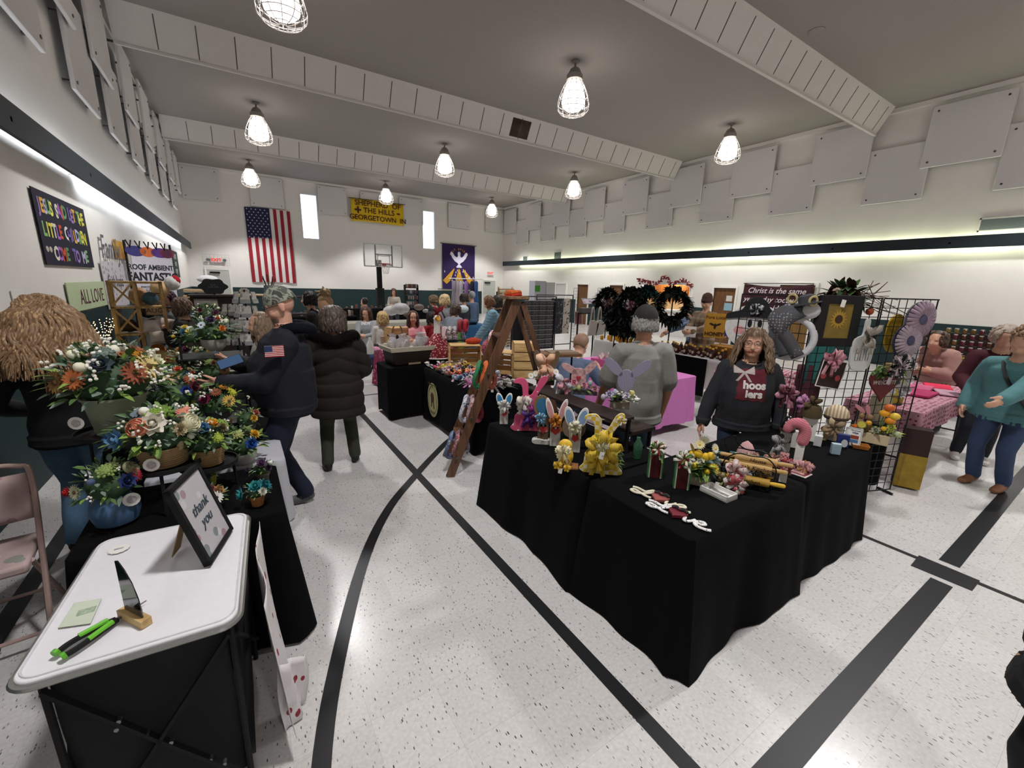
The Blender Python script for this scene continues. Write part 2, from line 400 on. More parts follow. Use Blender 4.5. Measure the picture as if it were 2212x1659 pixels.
tubes(XR - .14, -4, 23.2, 3.17, .02, m_tubew); tubes(XR - .14, -4, 23.2, 3.06, .02, m_tubew)
# ---- acoustic panels (white squares with bolts) on walls
scr_m = mat('55524f', .5, .6)
def apanel(face, u, z, s, label, grp, off=.1, w=None):
    """face: L, R (walls along y) or F (far wall); u,z centre of the panel"""
    w = w or s
    if face == 'F': t = thing('acoustic_panel', label, 'acoustic panel', (u, YF - off, z), 0, grp)
    elif face == 'R': t = thing('acoustic_panel', label, 'acoustic panel', (XR - off, u, z), pi / 2 * -1, grp)
    else: t = thing('acoustic_panel', label, 'acoustic panel', (XL + off, u, z), pi / 2, grp)
    obj('board', MB().box(-w / 2, -.025, -s / 2, w / 2, .025, s / 2), m_panel, t, bevel=.012)
    for i in (-1, 1):
        for j in (-1, 1): obj('bolt', MB().tube([(i * (w / 2 - .12), -.035, j * (s / 2 - .12)), (i * (w / 2 - .12), off - .005, j * (s / 2 - .12))], .022, 8), scr_m, t)
    return t
for i, (x0, x1, zt, zb) in enumerate([(-1.5, -.14, 6.4, 5.12), (1.0, 2.36, 6.38, 5.08), (3.86, 5.22, 6.36, 5.06), (5.9, 7.26, 6.34, 5.02), (7.95, 9.3, 6.32, 5.0), (10.84, 12.19, 6.36, 5.02), (13.3, 14.6, 6.3, 5.0)]):
    apanel('F', (x0 + x1) / 2, (zt + zb) / 2, 1.32, ['white square acoustic panel in the far left corner', 'white acoustic panel above the large flag', 'white acoustic panel right of the left slit window', 'white acoustic panel behind the yellow banner', 'white acoustic panel left of the right slit window', 'white acoustic panel above the purple dove banner', 'white acoustic panel in the far right corner of the end wall'][i], 'acoustic panels on the end wall', w=x1 - x0)
ordn = ['nearest the far corner', 'second', 'third', 'fourth', 'fifth', 'sixth', 'seventh', 'eighth', 'ninth', 'tenth', 'eleventh', 'twelfth']
for k in range(10):
    nm = ordn[k] + ('' if k == 0 else ' from far end')
    apanel('R', 23.04 - 2.45 * k, 5.61, 1.36, 'white acoustic panel, right wall, upper row, ' + nm, 'acoustic panels on the right wall', off=.16)
    if k < 9: apanel('R', 21.75 - 2.45 * k, 4.9, 1.34, 'white acoustic panel, right wall, lower row, ' + nm, 'acoustic panels on the right wall', off=.1, w=1.25)
for k, y in enumerate((22.4, 20.2, 17.9, 15.6, 13.3, 10.9, 8.7, 6.5, 4.3)):
    apanel('L', y - .66, 5.68, 1.32, 'white acoustic panel, left wall, upper row, ' + ordn[k] + ('' if k == 0 else ' from far end'), 'acoustic panels on the left wall', off=.2)
for k, y in enumerate((20.9, 18.5, 16.2, 13.9, 11.9, 9.8, 7.4, 5.2)):
    apanel('L', y - .66, 4.9, 1.32, 'white acoustic panel, left wall, lower row, ' + ordn[k] + ('' if k == 0 else ' from far end'), 'acoustic panels on the left wall', off=.12)
# ---- caged pendant lamps
def build_lamp():
    t = thing('caged_ceiling_lamp', 'x', 'ceiling lamp', (0, 0, 0), 0, 'caged lamps on the ceiling')
    obj('canopy', MB().lathe([(.09, 0), (.09, -.03), (.02, -.05), (.02, -.16)], 16), mat('77736f', .6), t)
    obj('ballast', MB().lathe([(.04, -.12), (.1, -.16), (.15, -.26), (.17, -.27), (.17, -.36), (.1, -.37)], 20), mat('8a8580', .6), t)
    pr = [(.02, -.38), (.13, -.4), (.19, -.5), (.235, -.66), (.25, -.8), (.235, -.86), (.15, -.93), (.02, -.95)]
    g = obj('globe', MB().lathe(pr, 20), m_globe, t)
    cg = MB(); cp = [(.15, -.38), (.22, -.48), (.3, -.66), (.34, -.82), (.33, -.92), (.27, -.99), (.17, -1.03), (.06, -1.045)]
    for j in range(12): a = 2 * pi * j / 12; cg.tube([(r * cos(a), r * sin(a), z) for r, z in cp], .0065, 5)
    for r, z in cp[1:]: cg.tube([(r * cos(2 * pi * j / 24), r * sin(2 * pi * j / 24), z) for j in range(24)], .0065, 5, close=True)
    obj('cage', cg, mat('e8e4e0', .4, var=0), t)
    return t
m_globe = glow('fff4ec', BULB_S)
lamp0 = build_lamp(); first = True
LX, LY = (.98, 6.52, 12.36), (21.5, 14.65, 7.9, 1.2, -4.8)
lx_n = ['left', 'middle', 'right']; ly_n = ['nearest the end wall', 'second row from the end wall', 'third row from the end wall', 'fourth row from the end wall', 'fifth row from the end wall']
for j, y in enumerate(LY):
    for i, x in enumerate(LX):
        lab = 'caged white ceiling lamp, %s column, %s' % (lx_n[i], ly_n[j])
        if first: l = lamp0; l.location = (x, y, CZ); l['label'] = lab; first = False
        else: l = copyof(lamp0, (x, y, CZ), rnd(0, 1), lab)
        # the lamp's own light, just under the globe
        ld = bpy.data.lights.new('lamp_light', 'SPOT'); ld.energy = LAMP_W; ld.spot_size = radians(113); ld.spot_blend = .35; ld.shadow_soft_size = .2; ld.color = (1, .98, .975)
        lo = bpy.data.objects.new('lamp_light', ld); COL.objects.link(lo); lo.location = (x, y, CZ - 1.12)
        ld = bpy.data.lights.new('lamp_glow', 'POINT'); ld.energy = 20; ld.shadow_soft_size = .25; ld.color = (1, .95, .93)
        lo = bpy.data.objects.new('lamp_glow', ld); COL.objects.link(lo); lo.location = (x, y, CZ - .6)
# ---- court lines of dark tape on the floor
def tape(name, pts, w, lab, z=.0015):
    mb = MB(); pts = [V((*p, 0)) for p in pts]; L = []; R = []
    for i, p in enumerate(pts):
        d = (pts[min(len(pts) - 1, i + 1)] - pts[max(0, i - 1)]).normalized(); n = V((-d.y, d.x, 0)) * w / 2
        L.append((p.x + n.x, p.y + n.y, z)); R.append((p.x - n.x, p.y - n.y, z))
    k = len(pts); mb.add(L + R, [(i, i + 1, k + i + 1, k + i) for i in range(k - 1)])
    return solo(name, mb, m_tape, lab, 'floor marking', 'court markings taped on the floor')
tape('court_line', [(1.345, -2), (1.345, 20)], .075, 'straight dark court line running down the aisle to the far wall')
ap = [(-.1, -.3), (-.06, .6), (.08, 1.4), (.27, 1.99), (.58, 2.71), (.92, 3.27), (1.33, 3.75), (1.7, 4.15), (2.08, 4.52), (2.7, 4.95), (3.4, 5.25)]
tape('court_line', crv(ap), .075, 'curved dark court line crossing the straight line in the aisle', .0025)
tape('court_line', [(-1.25, -2), (-1.25, 9)], .1, 'dark court line under the pink chair beside the left wall')
tape('court_line', [(-1.6, 6.9), (8, 7.3)], .04, 'thin blue cross line on the floor beyond the woman in the brown coat')
tape('court_line', [(4.02, -2), (4.02, 5)], .045, 'thin dark line passing the right corner of the black tables')
tape('court_line', [(2.5, .5), (2.7, .26), (3.7, .26)], .13, 'x', .002) if 0 else None
a, b, c, d = at(1665, 1659), at(2034, 1258), at(2050, 1218), at(2212, 1050)
tape('court_line', [(a.x - 1.5, a.y - .0), (b.x, b.y)], .11, 'wide dark line running toward the camera at the lower right', .002)
tape('court_line', [(c.x, c.y), (10, c.y + .02)], .11, 'wide dark line beyond the small block mark, going right', .002)
q = [at(1985, 1200), at(2117, 1255), at(2100, 1277), at(1967, 1222)]
solo('block_mark', MB().add([(p.x, p.y, z) for z in (0.001, .003) for p in q], [(0, 1, 2, 3), (4, 5, 6, 7), (0, 1, 5, 4), (1, 2, 6, 5), (2, 3, 7, 6), (3, 0, 4, 7)]), m_tape, 'short dark rectangular block between the two wide floor lines', 'floor marking')
# ================================================================ people: one remeshed body each, hair / hats / glasses as parts
from mathutils import kdtree
def dens(pts, rr, aa, step=.014):
    P, R, A = [], [], []
    for i in range(len(pts) - 1):
        n = max(1, int((pts[i + 1] - pts[i]).length / step))
        for k in range(n):
            t = k / n; P.append(pts[i].lerp(pts[i + 1], t)); R.append(rr[i] + (rr[i + 1] - rr[i]) * t); A.append(aa[i] + (aa[i + 1] - aa[i]) * t)
    return P + [pts[-1]], R + [rr[-1]], A + [aa[-1]]
class Body:
    def __init__(s): s.mb = MB(); s.reg = []
    def limb(s, pts, rr, reg, asp=1.0, side=None, n=20, dome=True):
        pts = [V(p) for p in pts]; aa = list(asp) if hasattr(asp, '__len__') else [asp] * len(pts)
        P, R, A = dens(pts, rr, aa); a = len(s.mb.v); s.mb.tube(P, R, n, side=side, asp=A, dome=dome); s.reg += [reg] * (len(s.mb.v) - a)
    def ball(s, M, c, r, reg, n=20):
        a = len(s.mb.v); s.mb.M = M; s.mb.ball(c, r, n); s.mb.M = Mx.Identity(4); s.reg += [reg] * (len(s.mb.v) - a)
    def pts(s, fn): pass
def ik(a, b, l1, l2, hint):
    d = b - a; L = d.length
    if L > (l1 + l2) * .995: b = a + d * ((l1 + l2) * .995 / L); d = b - a; L = d.length
    x = (l1 * l1 - l2 * l2 + L * L) / (2 * L); h = sqrt(max(0, l1 * l1 - x * x)); n = d.normalized()
    hv = V(hint); hv = hv - n * hv.dot(n); hv.normalize(); return a + n * x + hv * h, b
def hand(B, w, d, palm, s, reg, curl=.35):
    """hand from wrist w along d, palm facing 'palm'; s = +1 for the right hand"""
    d = V(d).normalized(); palm = V(palm); palm = (palm - d * palm.dot(d)).normalized(); sd = d.cross(palm) * s
    B.limb([w - d * .01, w + d * .03, w + d * .082], [.019, .021, .019], reg, [1.15, 1.6, 1.9], side=sd, n=14)
    for k, (o, l) in enumerate(((-.029, .072), (-.0095, .08), (.0105, .074), (.029, .058))):
        p = w + d * .08 - sd * o; P = [p]; dd = d.copy()
        for j in range(3):
            dd = (dd + palm * curl * (.75 + .16 * k)).normalized(); p = p + dd * l * (.42, .32, .26)[j]; P.append(p)
        B.limb(P, [.0098, .0092, .0086, .0074], reg, n=10)
    t0 = w + d * .022 + sd * .022; t1 = t0 + (d * .6 + sd * .75 + palm * .3).normalized() * .036; t2 = t1 + (d * .9 + sd * .2 + palm * .35).normalized() * .03; t3 = t2 + (d + palm * .45).normalized() * .024
    B.limb([t0, t1, t2, t3], [.014, .012, .0105, .0085], reg, n=10)
SK = 'c79a80'
def person(label, loc, rz, H=1.7, w=1.0, dp=1.0, lean=0, seat=None, top='333333', bot='1d2740', shoe='1a1a1c', skin=SK, head=(0, 0, 0), hand_r=None, hand_l=None,
           elb_r=(.5, -.6, -.6), elb_l=(-.5, -.6, -.6), feet=((.11, 0), (-.11, 0)), sleeve='long', hem=0.0, puff=.012, fine=0, vox=.012, wr=.007, quilt=0, wide_hip=1.0, face=0, curl=.35, group=None, palm_r=(-1, 0, 0), palm_l=(1, 0, 0), twist=0, belly=0, bodyrot=None, topmat=None, botmat=None, hands=1):
    B = Body(); sk, tp, bt, sh, lp = 0, 1, 2, 3, 4
    hip = V((0, 0, .515 * H)) if seat is None else V((0, 0, seat + .085))
    a = lean; up = V((0, sin(a), cos(a))); fw = V((0, cos(a), -sin(a)))
    S = lambda t, y=0: hip + up * (t * H) + fw * (y * H)
    # torso
    p = puff / H
    ringp = [S(-.03), S(.03), S(.09, belly * .3), S(.15, belly * .35), S(.205, .004), S(.255, 0), S(.286, -.004), S(.31, -.004)]
    dep = [.066 * wide_hip + p, .066 * wide_hip + p + belly * .2, .06 + p + belly * .5, .062 + p + belly * .45, .066 + p, .056 + p, .042 + p * .7, .03]
    wid = [.098 * wide_hip + p, .1 * wide_hip + p, .088 + p + belly * .3, .09 + p + belly * .3, .096 + p, .092 + p * .8, .066 + p * .7, .036]
    dep = [x * H * dp for x in dep]; wid = [x * H * w for x in wid]
    if hem:
        for k in (.5, 1.0): ringp.insert(0, S(-.03 - hem * k)); dep.insert(0, dep[0] * (1 + .04 * k)); wid.insert(0, wid[0] * (1 + .03 * k))
    B.limb(ringp, dep, tp, [b / c for b, c in zip(wid, dep)], side=(cos(twist), sin(twist), 0), n=32, dome='top')
    B.limb([hip + V((-.04 * H * w, 0, .0)), hip + V((.04 * H * w, 0, .0))], [.062 * H * wide_hip] * 2, bt)
    shw = .09 * H * min(w, 1.06); sh_c = S(.268, -.004)
    rgt = V((cos(twist), sin(twist), 0))
    ls = [hip + V((.05 * H * w, 0, -.01)), hip + V((-.05 * H * w, 0, -.01))]
    # arms
    hands_out = []
    for s, tgt, hint, pal in ((1, hand_r, elb_r, palm_r), (-1, hand_l, elb_l, palm_l)):
        shd = sh_c + rgt * (s * (shw + .012 * H)); tgt = V(tgt) if tgt else shd + V((s * .05, .06, -.33 * H))
        e, wv = ik(shd, tgt, .172 * H, .152 * H, hint)
        if sleeve == 'long':
            B.limb([sh_c + rgt * s * .05 * H, shd, e, wv - (wv - e).normalized() * .012], [.034 * H + puff, .031 * H + puff, .027 * H + puff, .02 * H + puff * .8], tp)
            B.limb([e.lerp(wv, .7), wv], [.018 * H, .0165 * H], sk)
        elif sleeve == 'short':
            B.limb([sh_c + rgt * s * .05 * H, shd, shd.lerp(e, .8)], [.034 * H + puff, .033 * H + puff, .038 * H + puff], tp)
            B.limb([shd.lerp(e, .55), e, wv], [.028 * H, .0265 * H, .0165 * H], sk)
        hd = (wv - e).normalized()
        if hands: hand(B, wv, hd, pal, s, sk, curl)
        hands_out.append((wv, hd))
    # legs
    for s, f, h in ((1, feet[0], ls[0]), (-1, feet[1], ls[1])):
        ank = V((f[0], f[1], .05 * H)) if seat is None else V((f[0], f[1], .05 * H))
        k, ank = ik(h, ank, .245 * H, .24 * H, (0, 1, .05) if seat is None else (0, .6, 1))
        B.limb([h, h.lerp(k, .5), k, k.lerp(ank, .4), ank + V((0, 0, .015))], [.054 * H * wide_hip + .006, .05 * H + .006, .038 * H + .006, .036 * H + .006, .031 * H + .008], bt)
        B.limb([ank + V((0, -.03, -.03)), V((ank.x * 1.05, ank.y + .06, .038)), V((ank.x * 1.1, ank.y + .15, .034))], [.04, .04, .03], sh, [1.0, 1.1, 1.35], side=(1, 0, 0))
        a0 = len(B.mb.v)
    # neck + head
    nk = S(.312, -.004); Hs = 1.06 if H > 1.7 else 1.02
    hc = nk + up * (.06 * H) + V((0, .02, .045)); HM = Mx.Translation(hc) @ Euler((-head[0], head[1], head[2]), 'ZXY' if 0 else 'XYZ').to_matrix().to_4x4()
    HM = Mx.Translation(hc) @ Mx.Rotation(head[2], 4, 'Z') @ Mx.Rotation(head[0], 4, 'X') @ Mx.Rotation(head[1], 4, 'Y') @ Mx.Scale(Hs, 4)
    B.limb([nk - up * .02, hc + V((0, -.015, -.05))], [.06 * Hs, .055 * Hs], sk)
    B.ball(HM, (0, -.012, .035), (.076, .095, .098), sk); B.ball(HM, (0, .02, -.02), (.066, .07, .085), sk); B.ball(HM, (0, .05, -.068), (.034, .03, .03), sk)
    B.ball(HM, (.035, .055, -.025), (.028, .03, .03), sk); B.ball(HM, (-.035, .055, -.025), (.028, .03, .03), sk)
    B.limb([HM @ V((0, .078, .025)), HM @ V((0, .095, -.012)), HM @ V((0, .1, -.022))], [.008 * Hs, .011 * Hs, .0135 * Hs], sk, n=12)
    B.limb([HM @ V((-.04, .072, .035)), HM @ V((.04, .072, .035))], [.012] * 2, sk, n=12)
    for s in (-1, 1): B.limb([HM @ V((s * .076, -.012, .022)), HM @ V((s * .078, -.008, -.022))], [.014 * Hs, .01 * Hs], sk, 1.6, side=(0, 1, 0), n=12)
    if face: B.limb([HM @ V((-.022, .083, -.048)), HM @ V((.022, .083, -.048))], [.0075, .0075], lp, .7, n=10)
    me = B.mb.mesh('person', [mat(skin, .55, var=.05, scale=20)])
    tmp = bpy.data.objects.new('t', me); COL.objects.link(tmp)
    md = tmp.modifiers.new('r', 'REMESH'); md.mode = 'VOXEL'; md.voxel_size = vox
    md = tmp.modifiers.new('s', 'SMOOTH'); md.factor = .5; md.iterations = 2 if vox < .01 else 1
    dg = bpy.context.evaluated_depsgraph_get(); m2 = bpy.data.meshes.new_from_object(tmp.evaluated_get(dg)); bpy.data.objects.remove(tmp)
    kd = kdtree.KDTree(len(B.mb.v))
    for i, v in enumerate(B.mb.v): kd.insert(v, i)
    kd.balance(); reg = B.reg
    vr = [reg[kd.find(v.co)[1]] for v in m2.vertices]; zc = hip.z
    zt = hip.z - (.03 + hem) * H + .012
    if seat is None: vr = [tp if r == bt and v.co.z > zt + .0 and not 0 else r for r, v in zip(vr, m2.vertices)]
    nos = [v.normal.copy() for v in m2.vertices]
    for i, v in enumerate(m2.vertices):
        r = vr[i]
        if r in (tp, bt):
            c = v.co; q = c * 7; q.z *= .6; f = mnoise.noise(q + V((3, 1, loc[0] * 5))) + .6 * mnoise.noise(V((c.x * 16, c.y * 16, c.z * 9 + loc[1])))
            dsp = f * wr * (.8 if r == bt else 1)
            if r == tp and seat is None and zt < v.co.z < zt + .06: dsp += .012
            if quilt and r == tp:
                zz = c.z + (.45 * abs(c.x) if c.z > hip.z + .12 else 0); dsp = .016 * (abs(sin(pi * zz / quilt)) ** .6) - .006 + f * .003
            v.co = c + nos[i] * dsp
    m2.materials.clear()
    for m in (mat(skin, .5, var=.05, scale=20, bump=.03), topmat or mat(top, .85, var=.07, scale=60, bump=.12), botmat or mat(bot, .85, var=.12, scale=50, bump=.1), mat(shoe, .6), mat('9c4f4a', .5)): m2.materials.append(m)
    mi = [0] * len(m2.polygons)
    for i, pl in enumerate(m2.polygons):
        c = [vr[j] for j in pl.vertices]; mi[i] = max(set(c), key=c.count)
    m2.polygons.foreach_set('material_index', mi); m2.polygons.foreach_set('use_smooth', [True] * len(mi)); m2.update()
    o = bpy.data.objects.new('person', m2); COL.objects.link(o); o.location = loc; o.rotation_euler = bodyrot or (0, 0, rz)
    tag(o, label, 'person', group)
    o_info[o.name] = (HM, Hs, hands_out, S, hip)
    return o
o_info = {}
def hair(o, c, style='short', L=.2, seed=1, vol=1.0, wave=.012, n=60, r=.016, c2=None, fr=1.05):
    """hair child in head space; L length below the crown, locks round the back and sides"""
    HM, Hs = o_info[o.name][:2]; rn = random.Random(seed); mb = MB(); mb.M = HM
    m = pat('noise', (c, c2 or c, c), 22, .5, stretch=(3, 3, .6)) if c2 else mat(c, .5, var=.2, scale=40, bump=.3, stretch=(4, 4, .5))
    v = vol
    if style != 'fringe':
        R = []; N = 28; Mn = 14
        for i in range(Mn + 1):
            a = -pi * .28 + (pi * .78) * i / Mn; ring = []
            for j in range(N):
                b = 2 * pi * j / N; rr = 1 + .05 * sin(b * 7 + i) * .5 + rn.uniform(-.015, .015)
                yy = .095 * v * rr * cos(a) * sin(b); ring.append((.086 * v * rr * cos(a) * cos(b), -.03 + (yy if not (yy > 0 and a < .55) else yy * .45), .048 + .098 * v * rr * sin(a)))
            R.append(ring)
        mb.loft(R)
    if style in ('long', 'bob', 'fringe'):
        for i in range(n):
            b = radians(rn.uniform(-40, 220)) + pi; ph = rn.uniform(0, 6); el = rn.uniform(.1, 1.2) if style != 'fringe' else rn.uniform(-.25, .2)
            x0, y0 = cos(b) * .08 * v * cos(el) , sin(b) * .09 * v * cos(el) - .02; z0 = .05 + .095 * v * sin(el)
            l = L * rn.uniform(.8, 1.05); P = []; K = 10
            for k in range(K + 1):
                t = k / K; ow = min(1, t * 3.0); fx = cos(b) * (.084 * v * (1 + (fr - 1) * t * 3)); fy = sin(b) * (.09 * v * (1 + (fr - 1) * t * 2)) - .02
                z = z0 - (z0 + l) * (t ** 1.15)
                P.append((x0 + (fx - x0) * ow + wave * sin(ph + t * 11), y0 + (fy - y0) * ow + wave * cos(ph * 1.7 + t * 10), z))
            q = rn.uniform(.7, 1.2) * r; mb.tube(P, [q * .6] + [q] * (K - 3) + [q * .8, q * .55, q * .2], 6)
    if style == 'fluff':
        for i in range(n):
            b = rn.uniform(0, 2 * pi); e = rn.uniform(-.5, 1.5)
            c0 = V((cos(b) * cos(e) * .08 * v, -.035 + sin(b) * cos(e) * .085 * v, .05 + sin(e) * .095 * v))
            if c0.y > .05 and c0.z < .07: continue
            mb.tube([c0, c0 * 1.1 + V((0, -.01, .005)), c0 * 1.12 + V((rn.uniform(-.02, .02), -.02, -.02))], [r, r * .9, r * .3], 6)
    if style == 'bun': mb.ball((0, -.1, .15), (.07, .07, .06), 12); [mb.tube([(0, -.1, .15), (rn.uniform(-.09, .09), -.1 + rn.uniform(-.08, .08), .15 + rn.uniform(-.03, .08))], [.02, .01], 6) for _ in range(24)]
    if style == 'tail': mb.tube([(0, -.12, .06), (.01, -.16, 0), (.02, -.15, -.12), (.01, -.13, -.25)], [.02, .035, .03, .008], 8)
    return obj('hair', mb, m, o, ang=80)
def collar(o, c, r=.075, t=.014):
    H = o_info[o.name][3]; obj('collar', MB().tube([H(.302) + V((r * cos(a * .314), r * .85 * sin(a * .314) + .012, .012 - .02 * sin(a * .314))) for a in range(20)], t, 8, close=True), mat(c, .85, var=.1), o)
def specs(o, c='1c1c1e'):
    HM = o_info[o.name][0]; mb = MB(); mb.M = HM; m = mat(c, .3, .3)
    for s in (-1, 1):
        mb.tube([(s * .034 + .027 * cos(t * pi / 8), .096, .02 + .019 * sin(t * pi / 8)) for t in range(16)], .0018, 6, close=True)
        mb.tube([(s * .061, .094, .026), (s * .08, .05, .026), (s * .083, -.02, .02)], .002, 6)
    mb.tube([(-.008, .098, .022), (.008, .098, .022)], .002, 6); return obj('glasses', mb, m, o)
def eyes(o, c='3d4a52'):
    HM = o_info[o.name][0]
    for s in (-1, 1):
        mb = MB(); mb.M = HM; mb.k = 0; mb.ball((s * .031, .0705, .018), .0125, 12); mb.k = 1; mb.ball((s * .031 , .0785, .017), (.0062, .0048, .0056), 10)
        obj('eye', mb, [mat('b9b2ac', .3, var=0), mat(c, .15, var=0)], o)
        b = MB(); b.M = HM; b.tube([(s * .016, .086, .038), (s * .032, .085, .043), (s * .05, .074, .038)], [.002, .0032, .0015], 6); obj('eyebrow', b, mat('6b5140', .7), o)
def hat(o, kind, m, m2=None):
    HM = o_info[o.name][0]; mb = MB(); mb.M = HM
    if kind == 'cap':
        mb.loft([[(.086 * cos(a) * cos(b), -.018 + .105 * cos(a) * sin(b), .045 + .1 * sin(a)) for b in [2 * pi * j / 28 for j in range(28)]] for a in [0, .1, .3, .6, .9, 1.2, 1.5]])
        mb.M = HM; mb.loft([[(x, .085 + y * .5 - abs(x) * .3, .05 + z - abs(x) * .15) for x, z in ((-.06, 0), (0, .012), (.06, 0), (.06, -.006), (0, .006), (-.06, -.006))] for y in (-.06, .13)])
        mb.ball((0, -.018, .147), .009, 8)
    elif kind == 'backcap':
        mb.loft([[(.09 * cos(a) * cos(b), -.02 + .106 * cos(a) * sin(b), .04 + .105 * sin(a)) for b in [2 * pi * j / 28 for j in range(28)]] for a in [-.05, .1, .3, .6, .9, 1.2, 1.5]])
        mb.cbox((0, -.124, .028), (.07, .01, .02))
    elif kind == 'beanie':
        mb.loft([[(.092 * f * cos(b), -.02 + .108 * f * sin(b), z) for b in [2 * pi * j / 24 for j in range(24)]] for f, z in ((1.0, .03), (1.04, .035), (1.04, .075), (.99, .08), (.94, .12), (.75, .165), (.3, .19), (.02, .193))])
    h = obj('hat', mb, m, o, ang=60)
    return h
random.seed(11)
def head_at(px, py, r, H): p = onr(px, py, r); return V((p.x, p.y, 0))
# --- near figures
p = person('person seen from behind with long curly light brown hair, black top and blue jeans', (-1.0, 3.72, 0), -.12, H=1.72, w=1.0, dp=1.05, top='08080a', bot='51708c', skin='c79a80', vox=.009, puff=.018, hem=.02, feet=((.1, 0), (-.1, .03)), hand_r=(.27, .2, .95), hand_l=(-.28, .22, .98), head=(-.1, 0, -.1))
hair(p, 'b9976f', 'long', L=.3, seed=3, vol=1.2, wave=.024, n=900, r=.0095, c2='6e5238', fr=1.5)
cm = person('bald bearded person in navy hooded sweatshirt, camouflage cap and jeans using a phone', (.26, 3.58, 0), 1.5, H=1.83, w=1.1, dp=1.25, belly=.05, top='10141f', bot='131c30', shoe='55565a', skin='cf9d88', vox=.0075, puff=.03, hem=.01, lean=-.02,
            hand_r=(.02, .32, 1.27), hand_l=(-.14, .4, 1.16), elb_r=(.6, -.4, -.5), elb_l=(-.3, -.6, -1), head=(-.38, 0, .05), feet=((.13, -.06), (-.13, .1)), curl=.2, palm_l=(.5, 0, .6), palm_r=(-.3, 0, 1), wr=.012, face=1)
hat(cm, 'backcap', pat('camo', ('50534c', '8d9184', '3c3d38', '6c7062'), 17, .85)); specs(cm); eyes(cm)
HM = o_info[cm.name][0]; mb = MB(); mb.M = HM
for i in range(60): a = rnd(-1.2, 1.2); mb.tube([(.05 * sin(a), .03 + .05 * cos(a), -.06 + rnd(-.015, .01)), (.045 * sin(a), .035 + .055 * cos(a), -.11 - .03 * cos(a) * rnd(.5, 1))], [.008, .003], 5)
obj('beard', mb, mat('6d5a4c', .8), cm)
mb = MB(); hd = MB()
S = o_info[cm.name][3]
obj('hood', MB().tube([S(.30, -.04) + V((x, y, z)) for x, y, z in ((.12, .05, .03), (.15, -.02, .04), (.1, -.09, .03), (0, -.13, .0), (-.1, -.09, .03), (-.15, -.02, .04), (-.12, .05, .03), (0, .1, -.02))], .05, 12, close=True, asp=.9), mat('0d1019', .9, var=.1, bump=.2), cm, sub=1)
fl = MB().box(-.06, -.003, -.035, .06, .003, .035)
def usflag(parent, w, h, name='flag_patch', loc=(0, 0, 0), rot=(0, 0, 0), t=.002):
    f = obj(name, MB().box(0, -t, -h, w, t, 0), mat('e6e2dd', .8), parent, loc=loc, rot=rot)
    mb = MB()
    for i in range(7): mb.box(0, -t - .001, -h + i * 2 * h / 13, w, -t, -h + (i * 2 + 1) * h / 13)
    obj('stripes', mb, mat('b02a35', .8), f); obj('canton', MB().box(0, -t - .002, -h * 7 / 13, w * .4, -t, 0), mat('27345f', .8), f); return f
usflag(cm, .115, .075, loc=(-.338, .115, 1.43), rot=(.0, 0, -pi / 2 + .1), t=.003)
# phone held in the right hand
t = thing('phone', 'phone in dark case held in the hands of the person in the camouflage cap', 'phone', ony(497, 781, 3.47), .4, rot=(.7, .3, pi + .1)); t.scale = (.85,) * 3
obj('case', MB().box(-.09, -.01, -.045, .09, 0, .045), mat('15151a', .4), t, bevel=.004); obj('screen', MB().box(-.083, .0, -.04, .083, .001, .04), mat('3a5474', .1, emit=.25), t)
ct = person('person seen from behind in long dark brown quilted coat with fur collar and olive trousers', (.75, 4.33, 0), -.1, H=1.62, w=1.08, dp=1.2, top='1f1813', bot='34362a', shoe='0f0f10', vox=.009, puff=.045, hem=.13, quilt=.13, hand_r=(.2, .25, .9), hand_l=(-.2, .25, .9), feet=((.13, .06), (-.14, -.06)), wide_hip=1.12, head=(-.1, 0, .1))
hair(ct, '6b5a4e', 'bob', L=.1, seed=6, vol=1.12, n=150, r=.014, c2='3c302a', wave=.01)
S = o_info[ct.name][3]; mb = MB(); P = [S(.31) + V((x, y, z)) for x, y, z in ((.2, .03, -.02), (.17, -.08, .03), (.08, -.14, .01), (0, -.16, -.02), (-.08, -.14, .01), (-.17, -.08, .03), (-.2, .03, -.02))]
P2 = crv([tuple(q) for q in P], 5); mb.tube(P2, .05, 10)
for i in range(700): q = V(random.choice(P2)); d = V((rnd(-1, 1), rnd(-1, 1), rnd(-1, 1))).normalized(); mb.tube([q + d * .035, q + d * .066 + V((0, 0, -.01))], [.006, .001], 3)
obj('fur_collar', mb, mat('0e0b0a', .95), ct)
gm = person('grey haired person from behind in grey T-shirt, faded jeans and dark baseball cap', (2.7, 2.24, 0), -.5, H=1.76, w=1.0, dp=1.1, belly=.03, top='807f7b', bot='4b6076', skin='b9856c', vox=.0075, sleeve='short', puff=.022, hem=.03, hand_r=(.27, .12, .84), hand_l=(-.27, .2, .86), wr=.011, head=(0, 0, .05))
hair(gm, '8b8984', 'fringe', L=.055, seed=5, vol=.93, n=200, r=.009, wave=.005); hat(gm, 'cap', mat('232120', .85, bump=.1))
hw = person('smiling person with glasses, long hair and charcoal sweatshirt with a maroon square print', (3.6, 1.84, 0), 2.25, H=1.57, w=1.16, dp=1.25, belly=.03, top='24262b', bot='1d2942', skin='c9987e', vox=.0075, puff=.028, hem=.03, hand_r=(.32, .08, .74), hand_l=(-.3, .0, .76), head=(.08, 0, -.25), wr=.012, face=1, feet=((.12, 0), (-.12, 0)))
hair(hw, '9a8066', 'long', L=.2, seed=9, vol=1.04, n=420, r=.0075, c2='5c4735', wave=.013, fr=1.3)
specs(hw, '6a5648'); eyes(hw); collar(hw, '202227'); collar(gm, '777672')
HM = o_info[hw.name][0]; mb = MB(); mb.M = HM
